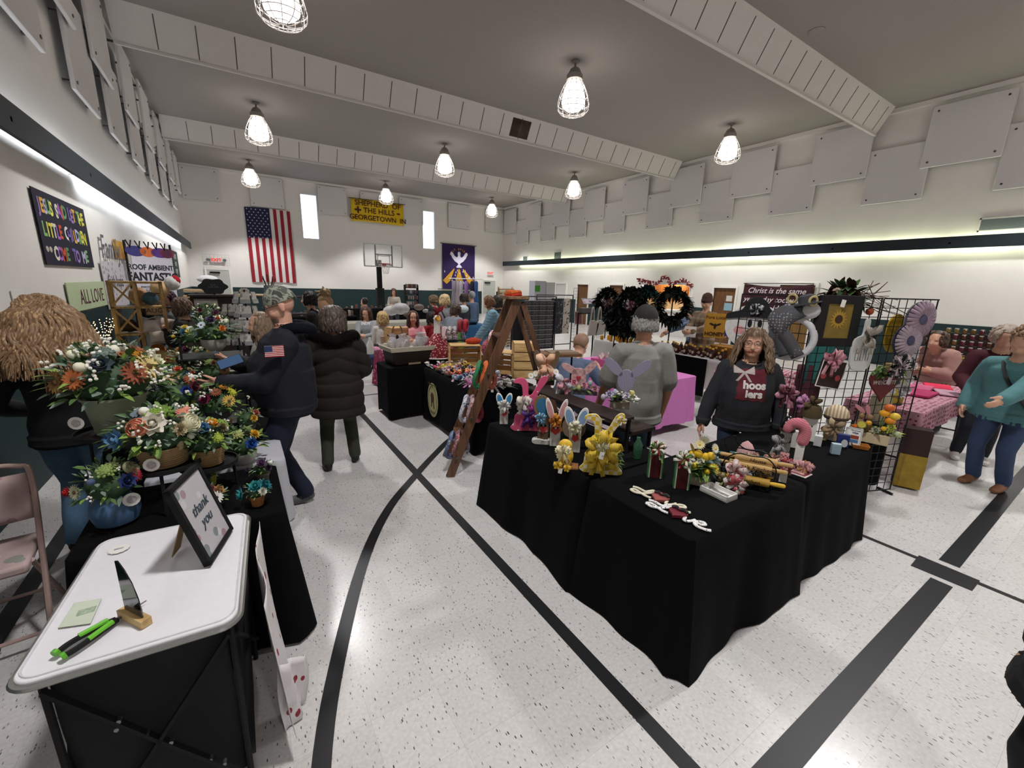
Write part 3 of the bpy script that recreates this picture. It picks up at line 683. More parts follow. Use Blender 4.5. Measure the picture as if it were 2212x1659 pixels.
for i in range(22): x = -.068 + .136 * i / 21; mb.tube([(x * .3, .04, .135), (x * .9, .08 - abs(x) * .5, .098), (x * 1.15, .09 - abs(x) * .6, .058 - abs(x) * .35 + rnd(-.006, .004))], [.0045, .0035, .001], 5)
obj('fringe', mb, pat('noise', ('9a8066', '5c4735', '9a8066'), 22, .5, stretch=(3, 3, .6)), hw)
# print on the sweatshirt: painted square, bow and lettering, wrapped over the chest
def shrink(mb_or_me, name, m, parent, body, off=.004, sub=0):
    """lay a flat decal (x,z plane in front, +y out) onto the body's front"""
    me = mb_or_me if not isinstance(mb_or_me, MB) else mb_or_me.mesh(name, m)
    if not isinstance(mb_or_me, MB): me.materials.clear(); me.materials.append(m)
    bm = bmesh.new(); bm.from_mesh(me); bmesh.ops.triangulate(bm, faces=bm.faces); bmesh.ops.subdivide_edges(bm, edges=[e for e in bm.edges if e.calc_length() > .02], cuts=3, use_grid_fill=True) if sub else None
    for v in bm.verts:
        ok, hit, no, ix = body.ray_cast(V((v.co.x, 1.0, v.co.z)), V((0, -1, 0)), distance=2)
        if ok: v.co.y = hit.y + off + v.co.y
    bm.to_mesh(me); bm.free(); return obj(name, me, None, parent)
ox, oz = .0, 1.13
mb = MB(); G_ = [(.125 + .006 * sin(a * 9) if 0 else 0) for a in range(1)]
out = [(ox - .1, oz - .13), (ox - .03, oz - .125), (ox + .05, oz - .135), (ox + .1, oz - .12), (ox + .105, oz), (ox + .1, oz + .11), (ox + .02, oz + .115), (ox - .09, oz + .11), (ox - .11, oz + .02)]
mb.surf(lambda u, v: (ox + (u - .5) * (.21 + .012 * sin(v * 23)), 0, oz + (v - .5) * (.25 + .012 * sin(u * 19))), 16, 18)
shrink(mb, 'print', mat('5e1a26', .8, var=.3, scale=25), hw, hw, .003)
def font_decal(s, size, x, z, col, off=.006, bold=.004, hw=hw):
    me = text_mesh(s, size, .0005, bold=bold, sp=1.0)
    for v in me.vertices: v.co = V((-v.co.x + x, v.co.z, v.co.y + z))
    return shrink(me, 'lettering', mat(col, .8), hw, hw, off)
font_decal('hoos', .085, ox - .02, oz + .0, 'd8d2cc'); font_decal('iers', .085, ox - .02, oz - .07, 'd8d2cc')
mb = MB()
for s in (1, -1):
    mb.surf(lambda u, v: (ox + .06 + s * u * .075, 0, oz + .1 + (v - .5) * (.01 + .05 * u) + .015 * u), 8, 4)
    mb.surf(lambda u, v: (ox + .06 + s * (u * .05) + (v - .5) * .02, 0, oz + .1 - u * .075), 8, 2)
shrink(mb, 'bow_print', mat('b5aaa6', .8), hw, hw, .007)
# --- middle and far figures (px, head-top py, range) give the floor spot
FG = [
 ('updo woman', 715, 6.3, dict(label='person with blond piled-up hair and cream top bending over the stall', H=1.68, rz=1.9, lean=.25, top='cfc8bf', bot='2a2d33', head=(-.5, 0, .2)), ('8f7350', 'bun', .1)),
 ('black', 680, 7.6, dict(label='person in black with black hair leaning left beside the orange pumpkin sign', H=1.7, rz=1.3, lean=.2, top='111113', bot='111318', w=1.25), ('0d0c0c', 'bob', .08)),
 ('greyhood', 797, 9.6, dict(label='seated person in grey lettered hooded sweatshirt looking down', H=1.62, rz=2.7, seat=.45, top='8e8f92', bot='2c3f5c', head=(-.45, 0, 0), hand_r=(.05, .4, .75), hand_l=(-.05, .4, .75)), ('4d3324', 'long', .18)),
 ('blondchild', 832, 8.9, dict(label='seated blond person seen from behind, cream jumper, left of the light wood crate', H=1.5, rz=-.5, seat=.45, top='c9c2bb', bot='555a66'), ('b59a6b', 'long', .12)),
 ('glasses pink', 895, 8.5, dict(label='seated person with glasses, long dark hair and light pink sweatshirt', H=1.62, rz=2.9, seat=.45, top='e79fa6', bot='2b3242', hand_r=(.1, .35, .78), hand_l=(-.1, .35, .78), face=1), ('43281f', 'long', .2)),
 ('red', 935, 9.1, dict(label='seated person in dark red top with dark hair turned away, behind the cloth goose', H=1.58, rz=.3, seat=.42, top='8e1620', bot='22252e', w=1.2), ('1c1413', 'bob', .1)),
 ('blondbob', 962, 9.6, dict(label='person from behind with blond bob, light grey jacket and thin crossbody strap', H=1.62, rz=-.5, top='8d8f96', bot='1b2536', hand_r=(.3, .3, 1.0), wide_hip=1.1), ('c9b184', 'bob', .09)),
 ('furhood', 938, 10.4, dict(label='person in black jacket with brown fur-trimmed hood left of the blond bob', H=1.6, rz=.6, lean=.3, top='15161a', bot='14161c', puff=.03), ('6b5640', 'bob', .05)),
 ('puffer', 1054, 8.8, dict(label='person in light blue puffer jacket leaning left over a stall', H=1.66, rz=1.1, lean=.35, top='6f93a3', bot='39465c', puff=.04, quilt=.05, head=(-.5, 0, 0), hand_r=(.25, .3, .8), hand_l=(-.25, .45, .8), wide_hip=1.15), ('6e4a30', 'bob', .08)),
 ('denim', 1018, 12, dict(label='grey haired person in blue denim jacket behind the clothes rail', H=1.66, rz=.2, top='4a5e78', bot='2c3442'), ('8b8d90', 'short', .1)),
 ('darkhair', 1002, 11.5, dict(label='dark haired person in dark coat between rail and denim jacket', H=1.6, rz=.4, top='22252b', bot='1c1e25'), ('2a221f', 'bob', .08)),
 ('denim2', 985, 9.0, dict(label='person in two-tone grey and denim jacket bending beside the pale bag', H=1.5, rz=-.9, lean=.5, top='7f8792', bot='2b3442'), ('4b3a30', 'bob', .08)),
 ('purple', 1090, 13, dict(label='dark haired person in lilac hooded sweatshirt by the stacked wooden slats', H=1.68, rz=-.2, top='9a7fb8', bot='2c3142', hand_r=(.2, .3, 1.1)), ('2b1e1a', 'short', .1)),
 ('brownhead', 1072, 9.4, dict(label='dark haired person in black bending behind the light blue puffer jacket', H=1.64, rz=-.6, lean=.15, top='1f1b1c', bot='1f2028'), ('2b211d', 'bob', .12)),
 ('longbrown', 857, 16.5, dict(label='person with long brown hair and cream cardigan standing behind the far counter', H=1.6, rz=2.8, top='a79f94', bot='2b2e34', head=(-.5, 0, 0), hand_r=(.1, .3, 1.0), hand_l=(-.1, .3, 1.0)), ('4a2f22', 'long', .25)),
 ('dark', 795, 12.6, dict(label='person in black crouching at the dark stall left of the hoop post', H=1.4, rz=.5, lean=.3, top='121318', bot='121318'), ('1b1615', 'short', .1)),
 ('purplehair', 387, 8.9, dict(label='person with dark purple hair and patterned blouse leaning over the craft stall', H=1.64, rz=2.4, lean=.2, top='7e8284', bot='22242a', head=(-.5, 0, .3), face=1), ('3a2231', 'bob', .1)),
 ('leather', 412, 7.3, dict(label='person in black leather jacket with brown hair, profile to the left', H=1.58, rz=1.2, lean=.18, top='17120f', bot='1a1a1e', hand_r=(.1, .35, 1.15), hand_l=(-.1, .3, 1.15), head=(-.1, 0, 0)), ('5a4638', 'bob', .1)),
 ('hidden', 572, 5.2, dict(label='person with long greying blond hair and pale grey sleeve behind the camouflage cap', H=1.5, rz=1.7, top='a8a39c', bot='3a3d44'), ('85705a', 'long', .22)),
 ('blue bent', 1250, 5.3, dict(label='balding person in slate blue shirt seated bending over the pink table', H=1.72, rz=-1.15, lean=.5, seat=.45, top='55627c', bot='1e2638', w=1.2, sleeve='short', hand_r=(.2, .5, .85), hand_l=(-.2, .5, .85), head=(-.7, 0, 0)), ('8a6a55', 'short', .1)),
 ('beanie', 1508, 8.9, dict(label='person in brown beanie and brown plaid jacket standing behind the honey table', H=1.78, rz=1.5, w=1.2, topmat=pat('plaid', ('2f2721', '6e5a45', 'a5917a'), 3.2, .9), bot='222630', puff=.03, hem=.06, hand_r=(.1, .4, 1.1), hand_l=(-.1, .45, 1.12), head=(-.15, 0, .3)), None),
 ('flat cap', 1470, 9.7, dict(label='person in flat cap and blue checked shirt leaning left with arm outstretched', H=1.64, rz=1.1, lean=.35, topmat=pat('plaid', ('33496a', '6d819c', '1f2c44'), 9, .9), bot='1f2530', hand_l=(-.1, .75, .95), hand_r=(.2, .6, .9), head=(-.3, 0, 0)), ('5c4a3e', 'short', .1)),
 ('pinkfur', 2005, 8.0, dict(label='person in fluffy peach pink coat hunched over the jar stall', H=1.5, rz=1.4, lean=.6, hand_r=(.1, .45, .9), hand_l=(-.1, .45, .9), top='a8827a', bot='2a2a30', puff=.05, w=1.1), ('4d3a2c', 'bob', .05)),
 ('maroon', 2150, 7.1, dict(label='person in maroon lettered sweatshirt, dark trousers and white shoes', H=1.58, rz=1.9, lean=.14, top='3f0f1b', bot='14161e', shoe='c9c5c0', puff=.03, head=(-.5, 0, .0), hand_l=(-.1, .42, .9), hand_r=(.2, .3, .88), hem=.04, wide_hip=1.1), ('a89a8c', 'bob', .03)),
 ('teal', 2195, 6.2, dict(label='person in teal pullover, blue jeans and brown shoes with black crossbody bag', H=1.6, rz=1.35, lean=.16, top='4f7d80', bot='2a3a57', shoe='7a5236', puff=.035, head=(-.5, 0, 0), hand_l=(-.1, .6, .92), hand_r=(.28, .1, .8), w=1.25, wide_hip=1.2, hem=.03), ('7c6146', 'fluff', .05)),
]
for nm, px, r, kw, hr in FG:
    kw = dict(kw); q = onr(px, 800, r); rz = kw.pop('rz'); H = kw['H']; ln = kw.get('lean', 0)
    # the head is over px: shift the hips back against the lean
    fwd = V((-sin(rz), cos(rz), 0)); s = sin(ln) * H * .38; loc = V((q.x, q.y, 0)) - fwd * s
    kw.setdefault('vox', .011 if r < 9 else .014)
    if r > 11: kw['hands'] = 1
    o = person(kw.pop('label'), loc, rz, **kw)
    if hr: hair(o, hr[0], hr[1], L=hr[2], seed=int(px), n=90 if r < 10 else 50, r=.016, vol=1.06)
    if nm == 'beanie': hat(o, 'beanie', mat('4a3530', .95, bump=.3, scale=60)); specs(o); hair(o, '4a3a30', 'short', vol=.98)
    if nm == 'flat cap': hat(o, 'cap', mat('3d3a36', .9))
    if nm == 'glasses pink': specs(o); eyes(o)
    if nm == 'maroon': font_decal('EST', .09, -.02, 1.2, 'b8a4a8', hw=o); font_decal('INDIANA', .035, -.02, 1.13, 'b8a4a8', hw=o, bold=.001)
    if nm == 'greyhood': font_decal('INDY', .08, 0, .98, 'c9c9cc', hw=o)
    if nm in ('teal', 'blondbob'):
        S = o_info[o.name][3]; k = 1 if nm == 'teal' else -1
        obj('crossbody_strap', MB().tube(crv([tuple(S(.31) + V((.1 * k, y, 0))) for y in (.02,)] + [tuple(S(.2) + V((.0, -.17 if nm == 'blondbob' else .17, 0))), tuple(S(.02) + V((-.17 * k, -.13 if nm == 'blondbob' else .12, 0)))], 6), .012, 6, asp=1.6), mat('17171a', .5), o)
# black coat shoulder at the right edge of the frame
bc = person('person in black coat cut off by the right edge of the photo', (2.02, -.235, 0), .9, H=1.68, w=1.25, dp=1.4, top='0c0c0e', bot='0c0c0e', puff=.06, hem=.1, vox=.012)
hair(bc, '2c221c', 'bob', L=.1, seed=77, n=120, r=.012)
# ================================================================ builders for tables, flowers and craft goods
def cloth(x0, y0, x1, y1, z, m, label, cat='tablecloth', fold=.012, flare=.03, drop=None, arch=0, name='tablecloth', group=None, rz=0, c=.03, nf=9, seed=0, parts=None):
    """cloth lying over a table down to drop (height of the hem)"""
    cx, cy = (x0 + x1) / 2, (y0 + y1) / 2; a, b = abs(x1 - x0) / 2, abs(y1 - y0) / 2; drop = 0.006 if drop is None else drop
    rn = random.Random(seed + int(x0 * 100)); ph = [rn.uniform(0, 6) for _ in range(6)]
    per = []
    def seg(p, q, n): return [(p[0] + (q[0] - p[0]) * i / n, p[1] + (q[1] - p[1]) * i / n) for i in range(n)]
    na, nb = max(8, int(a * 50)), max(8, int(b * 50)); cn = [(-a + c, -b), (a - c, -b), (a, -b + c), (a, b - c), (a - c, b), (-a + c, b), (-a, b - c), (-a, -b + c)]
    for i in range(8): per += seg(cn[i], cn[(i + 1) % 8], (na if i % 4 == 0 else nb) if i % 2 == 0 else 3)
    n = len(per); rings = [[(x * .5, y * .5, z) for x, y in per], [(x * .985, y * .985, z) for x, y in per], [(x, y, z - .006) for x, y in per]]
    K = 10
    for k in range(1, K + 1):
        t = k / K; r = []
        for i, (x, y) in enumerate(per):
            u = i / n; ang = atan2(y / b, x / a); l = hypot(x, y); nx, ny = (x / l, y / l)
            ex, ey = min(1, max(-1, x / a)), min(1, max(-1, y / b))
            corner = (abs(ex) * abs(ey)) ** 6
            nx, ny = (ex ** 15, ey ** 15); ll = hypot(nx, ny) or 1; nx, ny = nx / ll, ny / ll
            s = u * 2 * pi * nf * (a + b); f = (sin(s + ph[0]) + .6 * sin(s * 1.73 + ph[1]) + .4 * sin(s * 2.9 + ph[2])) * fold * t ** .8
            d = flare * t + f + corner * flare * 1.2 * t
            e = max(abs(ex) if abs(ey) > .97 else 0, abs(ey) if abs(ex) > .97 else 0)
            zb = drop + arch * (1 - e ** 3) + .01 * sin(s * .5 + ph[3]) * (1 if drop > .02 else .3) * t
            r.append((x + nx * d, y + ny * d, z - .006 + (max(.004, zb) - z + .006) * t))
        rings.append(r)
    mb = MB(); mb.loft(rings, caps=False); mb.f.append(tuple(range(n - 1, -1, -1))); mb.mi.append(0)
    o = solo(name, mb, m, label, cat, group, loc=(cx, cy, 0), rz=rz, ang=50); return o
def legs_table(x0, y0, x1, y1, z, label, top_m, leg_m, cat='table', loc=(0, 0, 0), rz=0):
    t = thing('folding_table', label, cat, ((x0 + x1) / 2, (y0 + y1) / 2, 0), rz); a, b = (x1 - x0) / 2, (y1 - y0) / 2
    obj('tabletop', MB().box(-a, -b, z - .035, a, b, z), top_m, t, bevel=.008)
    for i in (-1, 1):
        for j in (-1, 1): obj('leg', MB().tube([(i * (a - .08), j * (b - .06), z - .035), (i * (a - .08), j * (b - .03), .0)], .014, 8), leg_m, t)
        obj('stretcher', MB().tube([(i * (a - .08), -b + .04, .2), (i * (a - .08), b - .04, .2)], .01, 8), leg_m, t)
    return t
# ---- leaves, petals, flowers (shared meshes)
def leaf(mb, p, d, L, w, up=(0, 0, 1), droop=.3, k=None):
    p = V(p); d = V(d).normalized(); s = d.cross(V(up)); s = s.normalized() if s.length > .01 else V((1, 0, 0)); n = s.cross(d)
    c = [p + d * (L * t) - V((0, 0, droop * L * t * t)) + n * .02 * L for t in (0, .35, .7, 1)]
    wd = (.15, 1, .75, .05); vs = []
    for q, x in zip(c, wd): vs += [q - s * w * x / 2, q - n * w * .12 * x, q + s * w * x / 2]
    fs = []
    for i in range(3):
        for j in range(2): a = i * 3 + j; fs.append((a, a + 1, a + 4, a + 3))
    mb.add(vs, fs, k)
FM = {}
def flower_mesh(kind, c, c2='6b4a22'):
    k = (kind, c, c2)
    if k in FM: return FM[k]
    mb = MB(); rn = random.Random(hash(kind) % 99 if 0 else len(kind) * 7); m1 = mat(c, .7, var=.14, scale=60)
    if kind == 'daisy':
        for r, n, h, l in ((0, 16, .0, .5), (.2, 13, .06, .42)):
            for i in range(n):
                a = 2 * pi * i / n + r; d = V((cos(a), sin(a), .25 + h)); leaf(mb, V((cos(a) * .06, sin(a) * .06, h)), d, l, .17, droop=.15)
        mb.k = 1; mb.ball((0, 0, .07), (.13, .13, .09), 10)
    elif kind == 'rose':
        for r, n, t, l in ((.0, 7, .1, .5), (.3, 6, .7, .42), (.6, 5, 1.2, .34), (.1, 4, 1.45, .26)):
            for i in range(n):
                a = 2 * pi * i / n + r; d = V((cos(a) * cos(t), sin(a) * cos(t), sin(t)))
                leaf(mb, V((cos(a) * .05, sin(a) * .05, .02)), d, l, .38, droop=-.15)
        mb.k = 1; mb.ball((0, 0, .16), (.1, .1, .16), 8)
    elif kind == 'ranunculus':
        for i in range(4): mb.lathe([(.5 - i * .11, .0 + i * .03), (.52 - i * .12, .13 + i * .05), (.46 - i * .12, .24 + i * .03), (.42 - i * .12, .2 + i * .03)], 14, caps=False)
        mb.ball((0, 0, .08), (.46, .46, .14), 12); mb.k = 1; mb.ball((0, 0, .27), (.06, .06, .05), 8)
    elif kind == 'peony':
        for i in range(46):
            a = i * 2.4; t = 1.45 * (1 - i / 46); r = .06; d = V((cos(a) * cos(t), sin(a) * cos(t), sin(t) + .1)); leaf(mb, V((0, 0, .03)), d, .46 - .1 * (t / 1.5), .19, droop=.05)
    elif kind == 'bud': mb.ball((0, 0, .2), (.3, .3, .36), 14); mb.k = 1; mb.lathe([(.05, -.2), (.2, -.1), (.3, .1)], 8)
    elif kind == 'succulent':
        for i in range(34):
            a = i * 2.4; t = 1.3 * (1 - i / 34); l = .26 + .24 * i / 34; d = V((cos(a) * cos(t), sin(a) * cos(t), sin(t)))
            mb.tube([d * .08, d * l * .6, d * l * .95, d * l], [.03, .075, .06, .01], 6, asp=1.2)
    FM[k] = mb.mesh('flower', [m1, mat(c2, .8)]); return FM[k]
def foliage(mb, R, n, rn, zs=.75, ll=.3, z0=0, kk=4, w=.45):
    for i in range(n):
        a = rn.uniform(0, 2 * pi); e = rn.uniform(-.35, 1.35); d = V((cos(a) * cos(e), sin(a) * cos(e), sin(e) * zs)); q = d * R * rn.uniform(.55, .9); L = R * ll * rn.uniform(.7, 1.3)
        leaf(mb, q + V((0, 0, z0)), d + V((rn.uniform(-.5, .5), rn.uniform(-.5, .5), rn.uniform(-.2, .5))), L, L * w * rn.uniform(.6, 1.1), k=rn.randrange(kk), up=(rn.uniform(-.4, .4), rn.uniform(-.4, .4), 1))
GREENS = [mat('4d6a33', .6, var=.2), mat('2f4a2b', .6, var=.2), mat('7d9a45', .6, var=.2), mat('6d8272', .7, var=.15), mat('37502f', .6)]
m_berry = mat('eeeae0', .5, var=0)
def pot(t, kind, c, r, h):
    m = mat(c, .55 if kind != 'basket' else .85, var=.06)
    if kind == 'taper': mb = MB().lathe([(r * .72, 0), (r * .74, .004), (r, h), (r * 1.04, h), (r * 1.04, h - .012), (r * .92, h - .012), (r * .5, h - .015)], 28)
    elif kind == 'vase': mb = MB().lathe([(r * .6, 0), (r * .85, h * .1), (r, h * .4), (r * .95, h * .65), (r * .6, h * .95), (r * .5, h), (r * .45, h - .01)], 28)
    elif kind == 'basket':
        pr = []; k = 9
        for i in range(k): pr += [(r * (.86 + .14 * i / k), h * i / k), (r * (.9 + .14 * i / k), h * (i + .5) / k)]
        mb = MB().lathe(pr + [(r, h), (r * .5, h - .01)], 28)
    elif kind == 'square': mb = MB().box(-r, -r, 0, r, r, h)
    elif kind == 'bowl': mb = MB().lathe([(r * .5, 0), (r * .9, h * .4), (r, h), (r * .9, h - .008), (r * .4, h - .01)], 28)
    return obj({'basket': 'basket', 'vase': 'vase'}.get(kind, 'pot'), mb, m, t)
def bouquet(label, loc, R, pk, pc, pr, ph, flowers, seed=0, nl=130, berries=14, group=None, fs=.3, zs=.75, greens=None, tag_at=None, name='flower_arrangement', spread=1.0):
    rn = random.Random(seed); t = thing(name, label, 'flower arrangement', loc, 0, group); pot(t, pk, pc, pr, ph)
    zc = ph + R * .28; mb = MB(); mb.M = Mx.Translation((0, 0, zc)); foliage(mb, R, nl, rn, zs); mb.ball((0, 0, 0), (R * .6, R * .6, R * .5), 10, k=1)
    for i in range(6): mb.k = 1; a = i; mb.tube([(0, 0, -R * .4), (cos(a) * R * .3, sin(a) * R * .3, 0)], .004, 5)
    f = obj('foliage', mb, GREENS[:4] if not greens else greens, t, ang=80); f['kind'] = 'stuff'
    if berries:
        mb = MB()
        for i in range(berries):
            a = rn.uniform(0, 6.28); e = rn.uniform(0, 1.4); d = V((cos(a) * cos(e), sin(a) * cos(e), sin(e) * zs)); c = d * R * rn.uniform(.9, 1.06) + V((0, 0, zc))
            for j in range(4): mb.ball(c + V((rn.uniform(-1, 1), rn.uniform(-1, 1), rn.uniform(-1, 1))) * R * .07, R * .032, 6)
        f = obj('berry_sprigs', mb, m_berry, t); f['kind'] = 'stuff'
    # flowers face outwards; the first ones are put toward the camera side
    N = len(flowers); cd = atan2(-loc[1], -loc[0])
    for i, (k, c) in enumerate(flowers):
        j = i + .5; a = cd + (((i * 2.4) % 2.9) - 1.45) * spread; e = .12 + 1.1 * (((i * .618) % 1.0)) if i < N * .8 else 1.2
        d = V((cos(a) * cos(e), sin(a) * cos(e), sin(e) * zs)); q = d.to_track_quat('Z', 'Y'); s = R * fs * 2 * rn.uniform(.75, 1.1) * (.7 if k == 'bud' else 1)
        o = bpy.data.objects.new('flower', flower_mesh(k, c, {'daisy': '5a3d20'}.get(k, c))); COL.objects.link(o); o.parent = t
        o.location = d * R * .86 + V((0, 0, zc)); o.rotation_mode = 'QUATERNION'; o.rotation_quaternion = q; o.scale = (s, s, s)
    if tag_at: tag_disc(t, tag_at)
    return t
def tag_disc(t, p, r=.032):
    o = obj('price_tag', MB().tube([(0, 0, 0), (0, .002, 0)], r, 14), m_paper, t, loc=p, rot=(0, .1, atan2(p[0], -p[1]) * .3))
    obj('print', MB().tube([(0, -.001, 0), (0, 0, 0)], r * .6, 14), mat('b7aeb0', .8, var=.4, scale=150), o); return o
m_paper = mat('e9e7e1', .8, var=.02)
def swing_tag(parent, p, w=.02, h=.032, rz=0, s=None):
    o = obj('price_tag', MB().prism([(-w / 2, 0), (w / 2, 0), (w / 2, -h * .75), (w / 2, -h), (-w / 2, -h), (-w / 2, -h * .2)], -.0008, .0008), m_paper, parent, loc=p, rot=(0, .15, rz)); return o
def ribbon(mb, P, w, k=None, up=(0, 0, 1), dbl=1):
    P = [V(q) for q in crv(P, 5)]; up = V(up); L = []; R = []
    for i, q in enumerate(P):
        d = (P[min(i + 1, len(P) - 1)] - P[max(0, i - 1)]).normalized(); s = d.cross(up); s = s.normalized() if s.length > .05 else d.orthogonal().normalized(); ww = w if not hasattr(w, '__call__') else w(i / len(P))
        L.append(q - s * ww / 2); R.append(q + s * ww / 2)
    n = len(P); mb.add(L + R, [(i, i + 1, n + i + 1, n + i) for i in range(n - 1)], k)
def bow(t, mats, loc, s, loops=6, tails=2, rot=(0, 0, 0), name='bow', seed=0, w=.3, k=2):
    """bow facing -y, about s wide"""
    rn = random.Random(seed); mb = MB(); w = min(w, .34) * (.8 if loops > 4 else .9); loops = int(loops * 1.7) if loops > 5 else loops
    if loops > 5: s *= .88
    for i in range(loops if loops <= 5 else int(loops * 1.5)):
        a = 2 * pi * (i + .5) / loops + rn.uniform(-.3, .3); c, sn = cos(a), sin(a); l = s * .5 * rn.uniform(.6, 1.08); hh = s * .05; dy = rn.uniform(-.22, .04) * s
        if loops <= 5 or i % 3 == 0:
            P = [(0, 0, 0), (c * l * .5 - sn * hh, -.16 * s + dy, sn * l * .5 + c * hh), (c * l, -.1 * s + dy, sn * l), (c * l * .55 + sn * hh, -.0 * s, sn * l * .55 - c * hh), (0, 0, 0)]
            ribbon(mb, P, lambda u: w * s * (.22 + .78 * sin(pi * u) ** .8), k=i % len(mats), up=(rn.uniform(-.5, .5), -1, rn.uniform(-.5, .5)))
        else:
            e = V((c, dy / s * 2 - .1, sn)).normalized(); q = V((-sn, rn.uniform(-.7, .7), c)).normalized(); n_ = e.cross(q); ww = w * s * .55; vs = []
            for t_, f_, b_ in ((.05, .25, 0), (.4, .8, .1), (.7, 1.15, .02), (1, .9, .14)):
                o_ = e * l * t_ + V((0, -.06 * s, 0)); vs += [o_ - q * ww * f_, o_ + n_ * (b_ + .12) * s * .5 - (e * l * .1 if t_ == 1 else V()), o_ + q * ww * f_]
            mb.add(vs, [(r * 3 + h, r * 3 + h + 1, r * 3 + h + 4, r * 3 + h + 3) for r in range(3) for h in range(2)], i % len(mats))
    for i in range(tails):
        x = (-1) ** i * rn.uniform(.15, .4) * s; ribbon(mb, [(0, 0, 0), (x * .6, -.05 * s, -s * .3), (x, -.03 * s, -s * rn.uniform(.55, .85))], w * s * .7, k=i % len(mats), up=(0, -1, 0))
    mb.ball((0, -.06 * s, 0), s * .045, 8, k=0)
    return obj(name, mb, list(mats), t, loc=loc, rot=rot, solid=.0008, ang=28)
def flat(t, name, out, th, m, loc=(0, 0, 0), rot=(0, 0, 0), bevel=.001):
    return obj(name, MB().prism(out, -th / 2, th / 2), m, t, loc=loc, rot=rot, bevel=bevel)
def ell(cx, cz, rx, rz, n=20, a0=0, a1=2 * pi, tilt=0):
    r = []
    for i in range(n + (0 if abs(a1 - a0 - 2 * pi) < .01 else 1)):
        a = a0 + (a1 - a0) * i / n; x, z = rx * cos(a), rz * sin(a); r.append((cx + x * cos(tilt) - z * sin(tilt), cz + x * sin(tilt) + z * cos(tilt)))
    return r
def heart(cx, cz, s, n=24):
    r = []
    for i in range(n): t = 2 * pi * i / n; r.append((cx + s * .0625 * 16 * sin(t) ** 3 * .5, cz + s * .0625 * .5 * (13 * cos(t) - 5 * cos(2 * t) - 2 * cos(3 * t) - cos(4 * t))))
    return r
def crate(label, loc, rz, w, d, h, m, group=None, open_side='front', slats=4, handle=1):
    """wooden crate, open at the front (-y) or standing with slatted front"""
    t = thing('wooden_crate', label, 'crate', loc, rz, group); th = .012
    for s in (-1, 1):
        e = MB(); x = s * (w / 2 - th / 2)
        if handle: e.prism([(-d / 2, 0), (d / 2, 0), (d / 2, h), (-d / 2, h)], x - th / 2, x + th / 2, ax='x')
        o = obj('end_panel', e, m, t); 
        obj('handle_hole_shade', MB().tube([(x - th * .52 * 1, -.03, h * .62), (x - th * .52, .03, h * .62)], .014, 8).tube([(x + th * .52, -.03, h * .62), (x + th * .52, .03, h * .62)], .014, 8) if 0 else MB().box(x - th * .53, -.045, h * .6, x + th * .53, .045, h * .6 + .025), mat('2a2018', .9, var=0), o)  # dark block coloured as the shade inside a handle hole; panel is uncut
    sh = h / slats; 
    sides = {'front': ((d / 2 - th, 'y'), (0, 'zb'), (0, 'zt')), 'top': ((-d / 2, 'y'), (d / 2 - th, 'y'), (0, 'zb')), 'all': ((-d / 2, 'y'), (d / 2 - th, 'y'), (0, 'zb'), (0, 'zt'))}[open_side]
    for p, a in sides:
        for i in range(slats):
            if a == 'y': q = MB().box(-w / 2, p, sh * i + .006, w / 2, p + th, sh * (i + 1) - .008)
            else: z = 0 if a == 'zb' else h - th; k = d / slats; q = MB().box(-w / 2, -d / 2 + k * i + .005, z, w / 2, -d / 2 + k * (i + 1) - .007, z + th)
            obj('slat', q, m, t)
    return t
def grid_panel(label, p, rz, w, h, cell=.08, m=None, group='wire grid display panels', z0=.03):
    t = thing('grid_panel', label, 'display grid', (p[0], p[1], 0), rz, group); mb = MB(); m = m or mat('0c0c0d', .4, .3)
    n = int(w / cell)
    for i in range(n + 1): x = w * i / n; mb.tube([(x, 0, z0), (x, 0, h)], .0035 if 0 < i < n else .006, 5)
    k = int((h - z0) / cell)
    for i in range(k + 1): z = z0 + (h - z0) * i / k; mb.tube([(0, -.006, z), (w, -.006, z)], .0035 if 0 < i < k else .006, 5)
    obj('wire_grid', mb, m, t)
    for x in (.06, w - .06): obj('foot', MB().beam((x, -.07, .012), (x, .07, .012), .02, .02), m, t)
    return t
def frame_pic(label, loc, rz, w, h, fc, m, b=.02, d=.015, tilt=.1, cat='picture frame', name='picture_frame', group=None):
    t = thing(name, label, cat, loc, rz, group, rot=(-tilt, 0, rz))
    fm = mat(fc, .5) if isinstance(fc, str) else fc
    obj('frame', MB().box(-w / 2, -d, 0, w / 2, 0, b).box(-w / 2, -d, h - b, w / 2, 0, h).box(-w / 2, -d, b, -w / 2 + b, 0, h - b).box(w / 2 - b, -d, b, w / 2, 0, h - b), fm, t)
    obj('picture', MB().box(-w / 2 + b, -d * .6, b, w / 2 - b, -.001, h - b), m, t); return t
def jar(label, loc, r, h, c, lid, group, cat='jar', name='jar'):
    t = thing(name, label, cat, loc, 0, group); obj('glass', MB().lathe([(r * .9, 0), (r, h * .05), (r, h * .75), (r * .7, h * .85)], 14), mat(c, .2, var=0), t)
    obj('lid', MB().lathe([(r * .75, h * .83), (r * .78, h), (r * .1, h)], 14), mat(lid, .5, var=0), t); return t
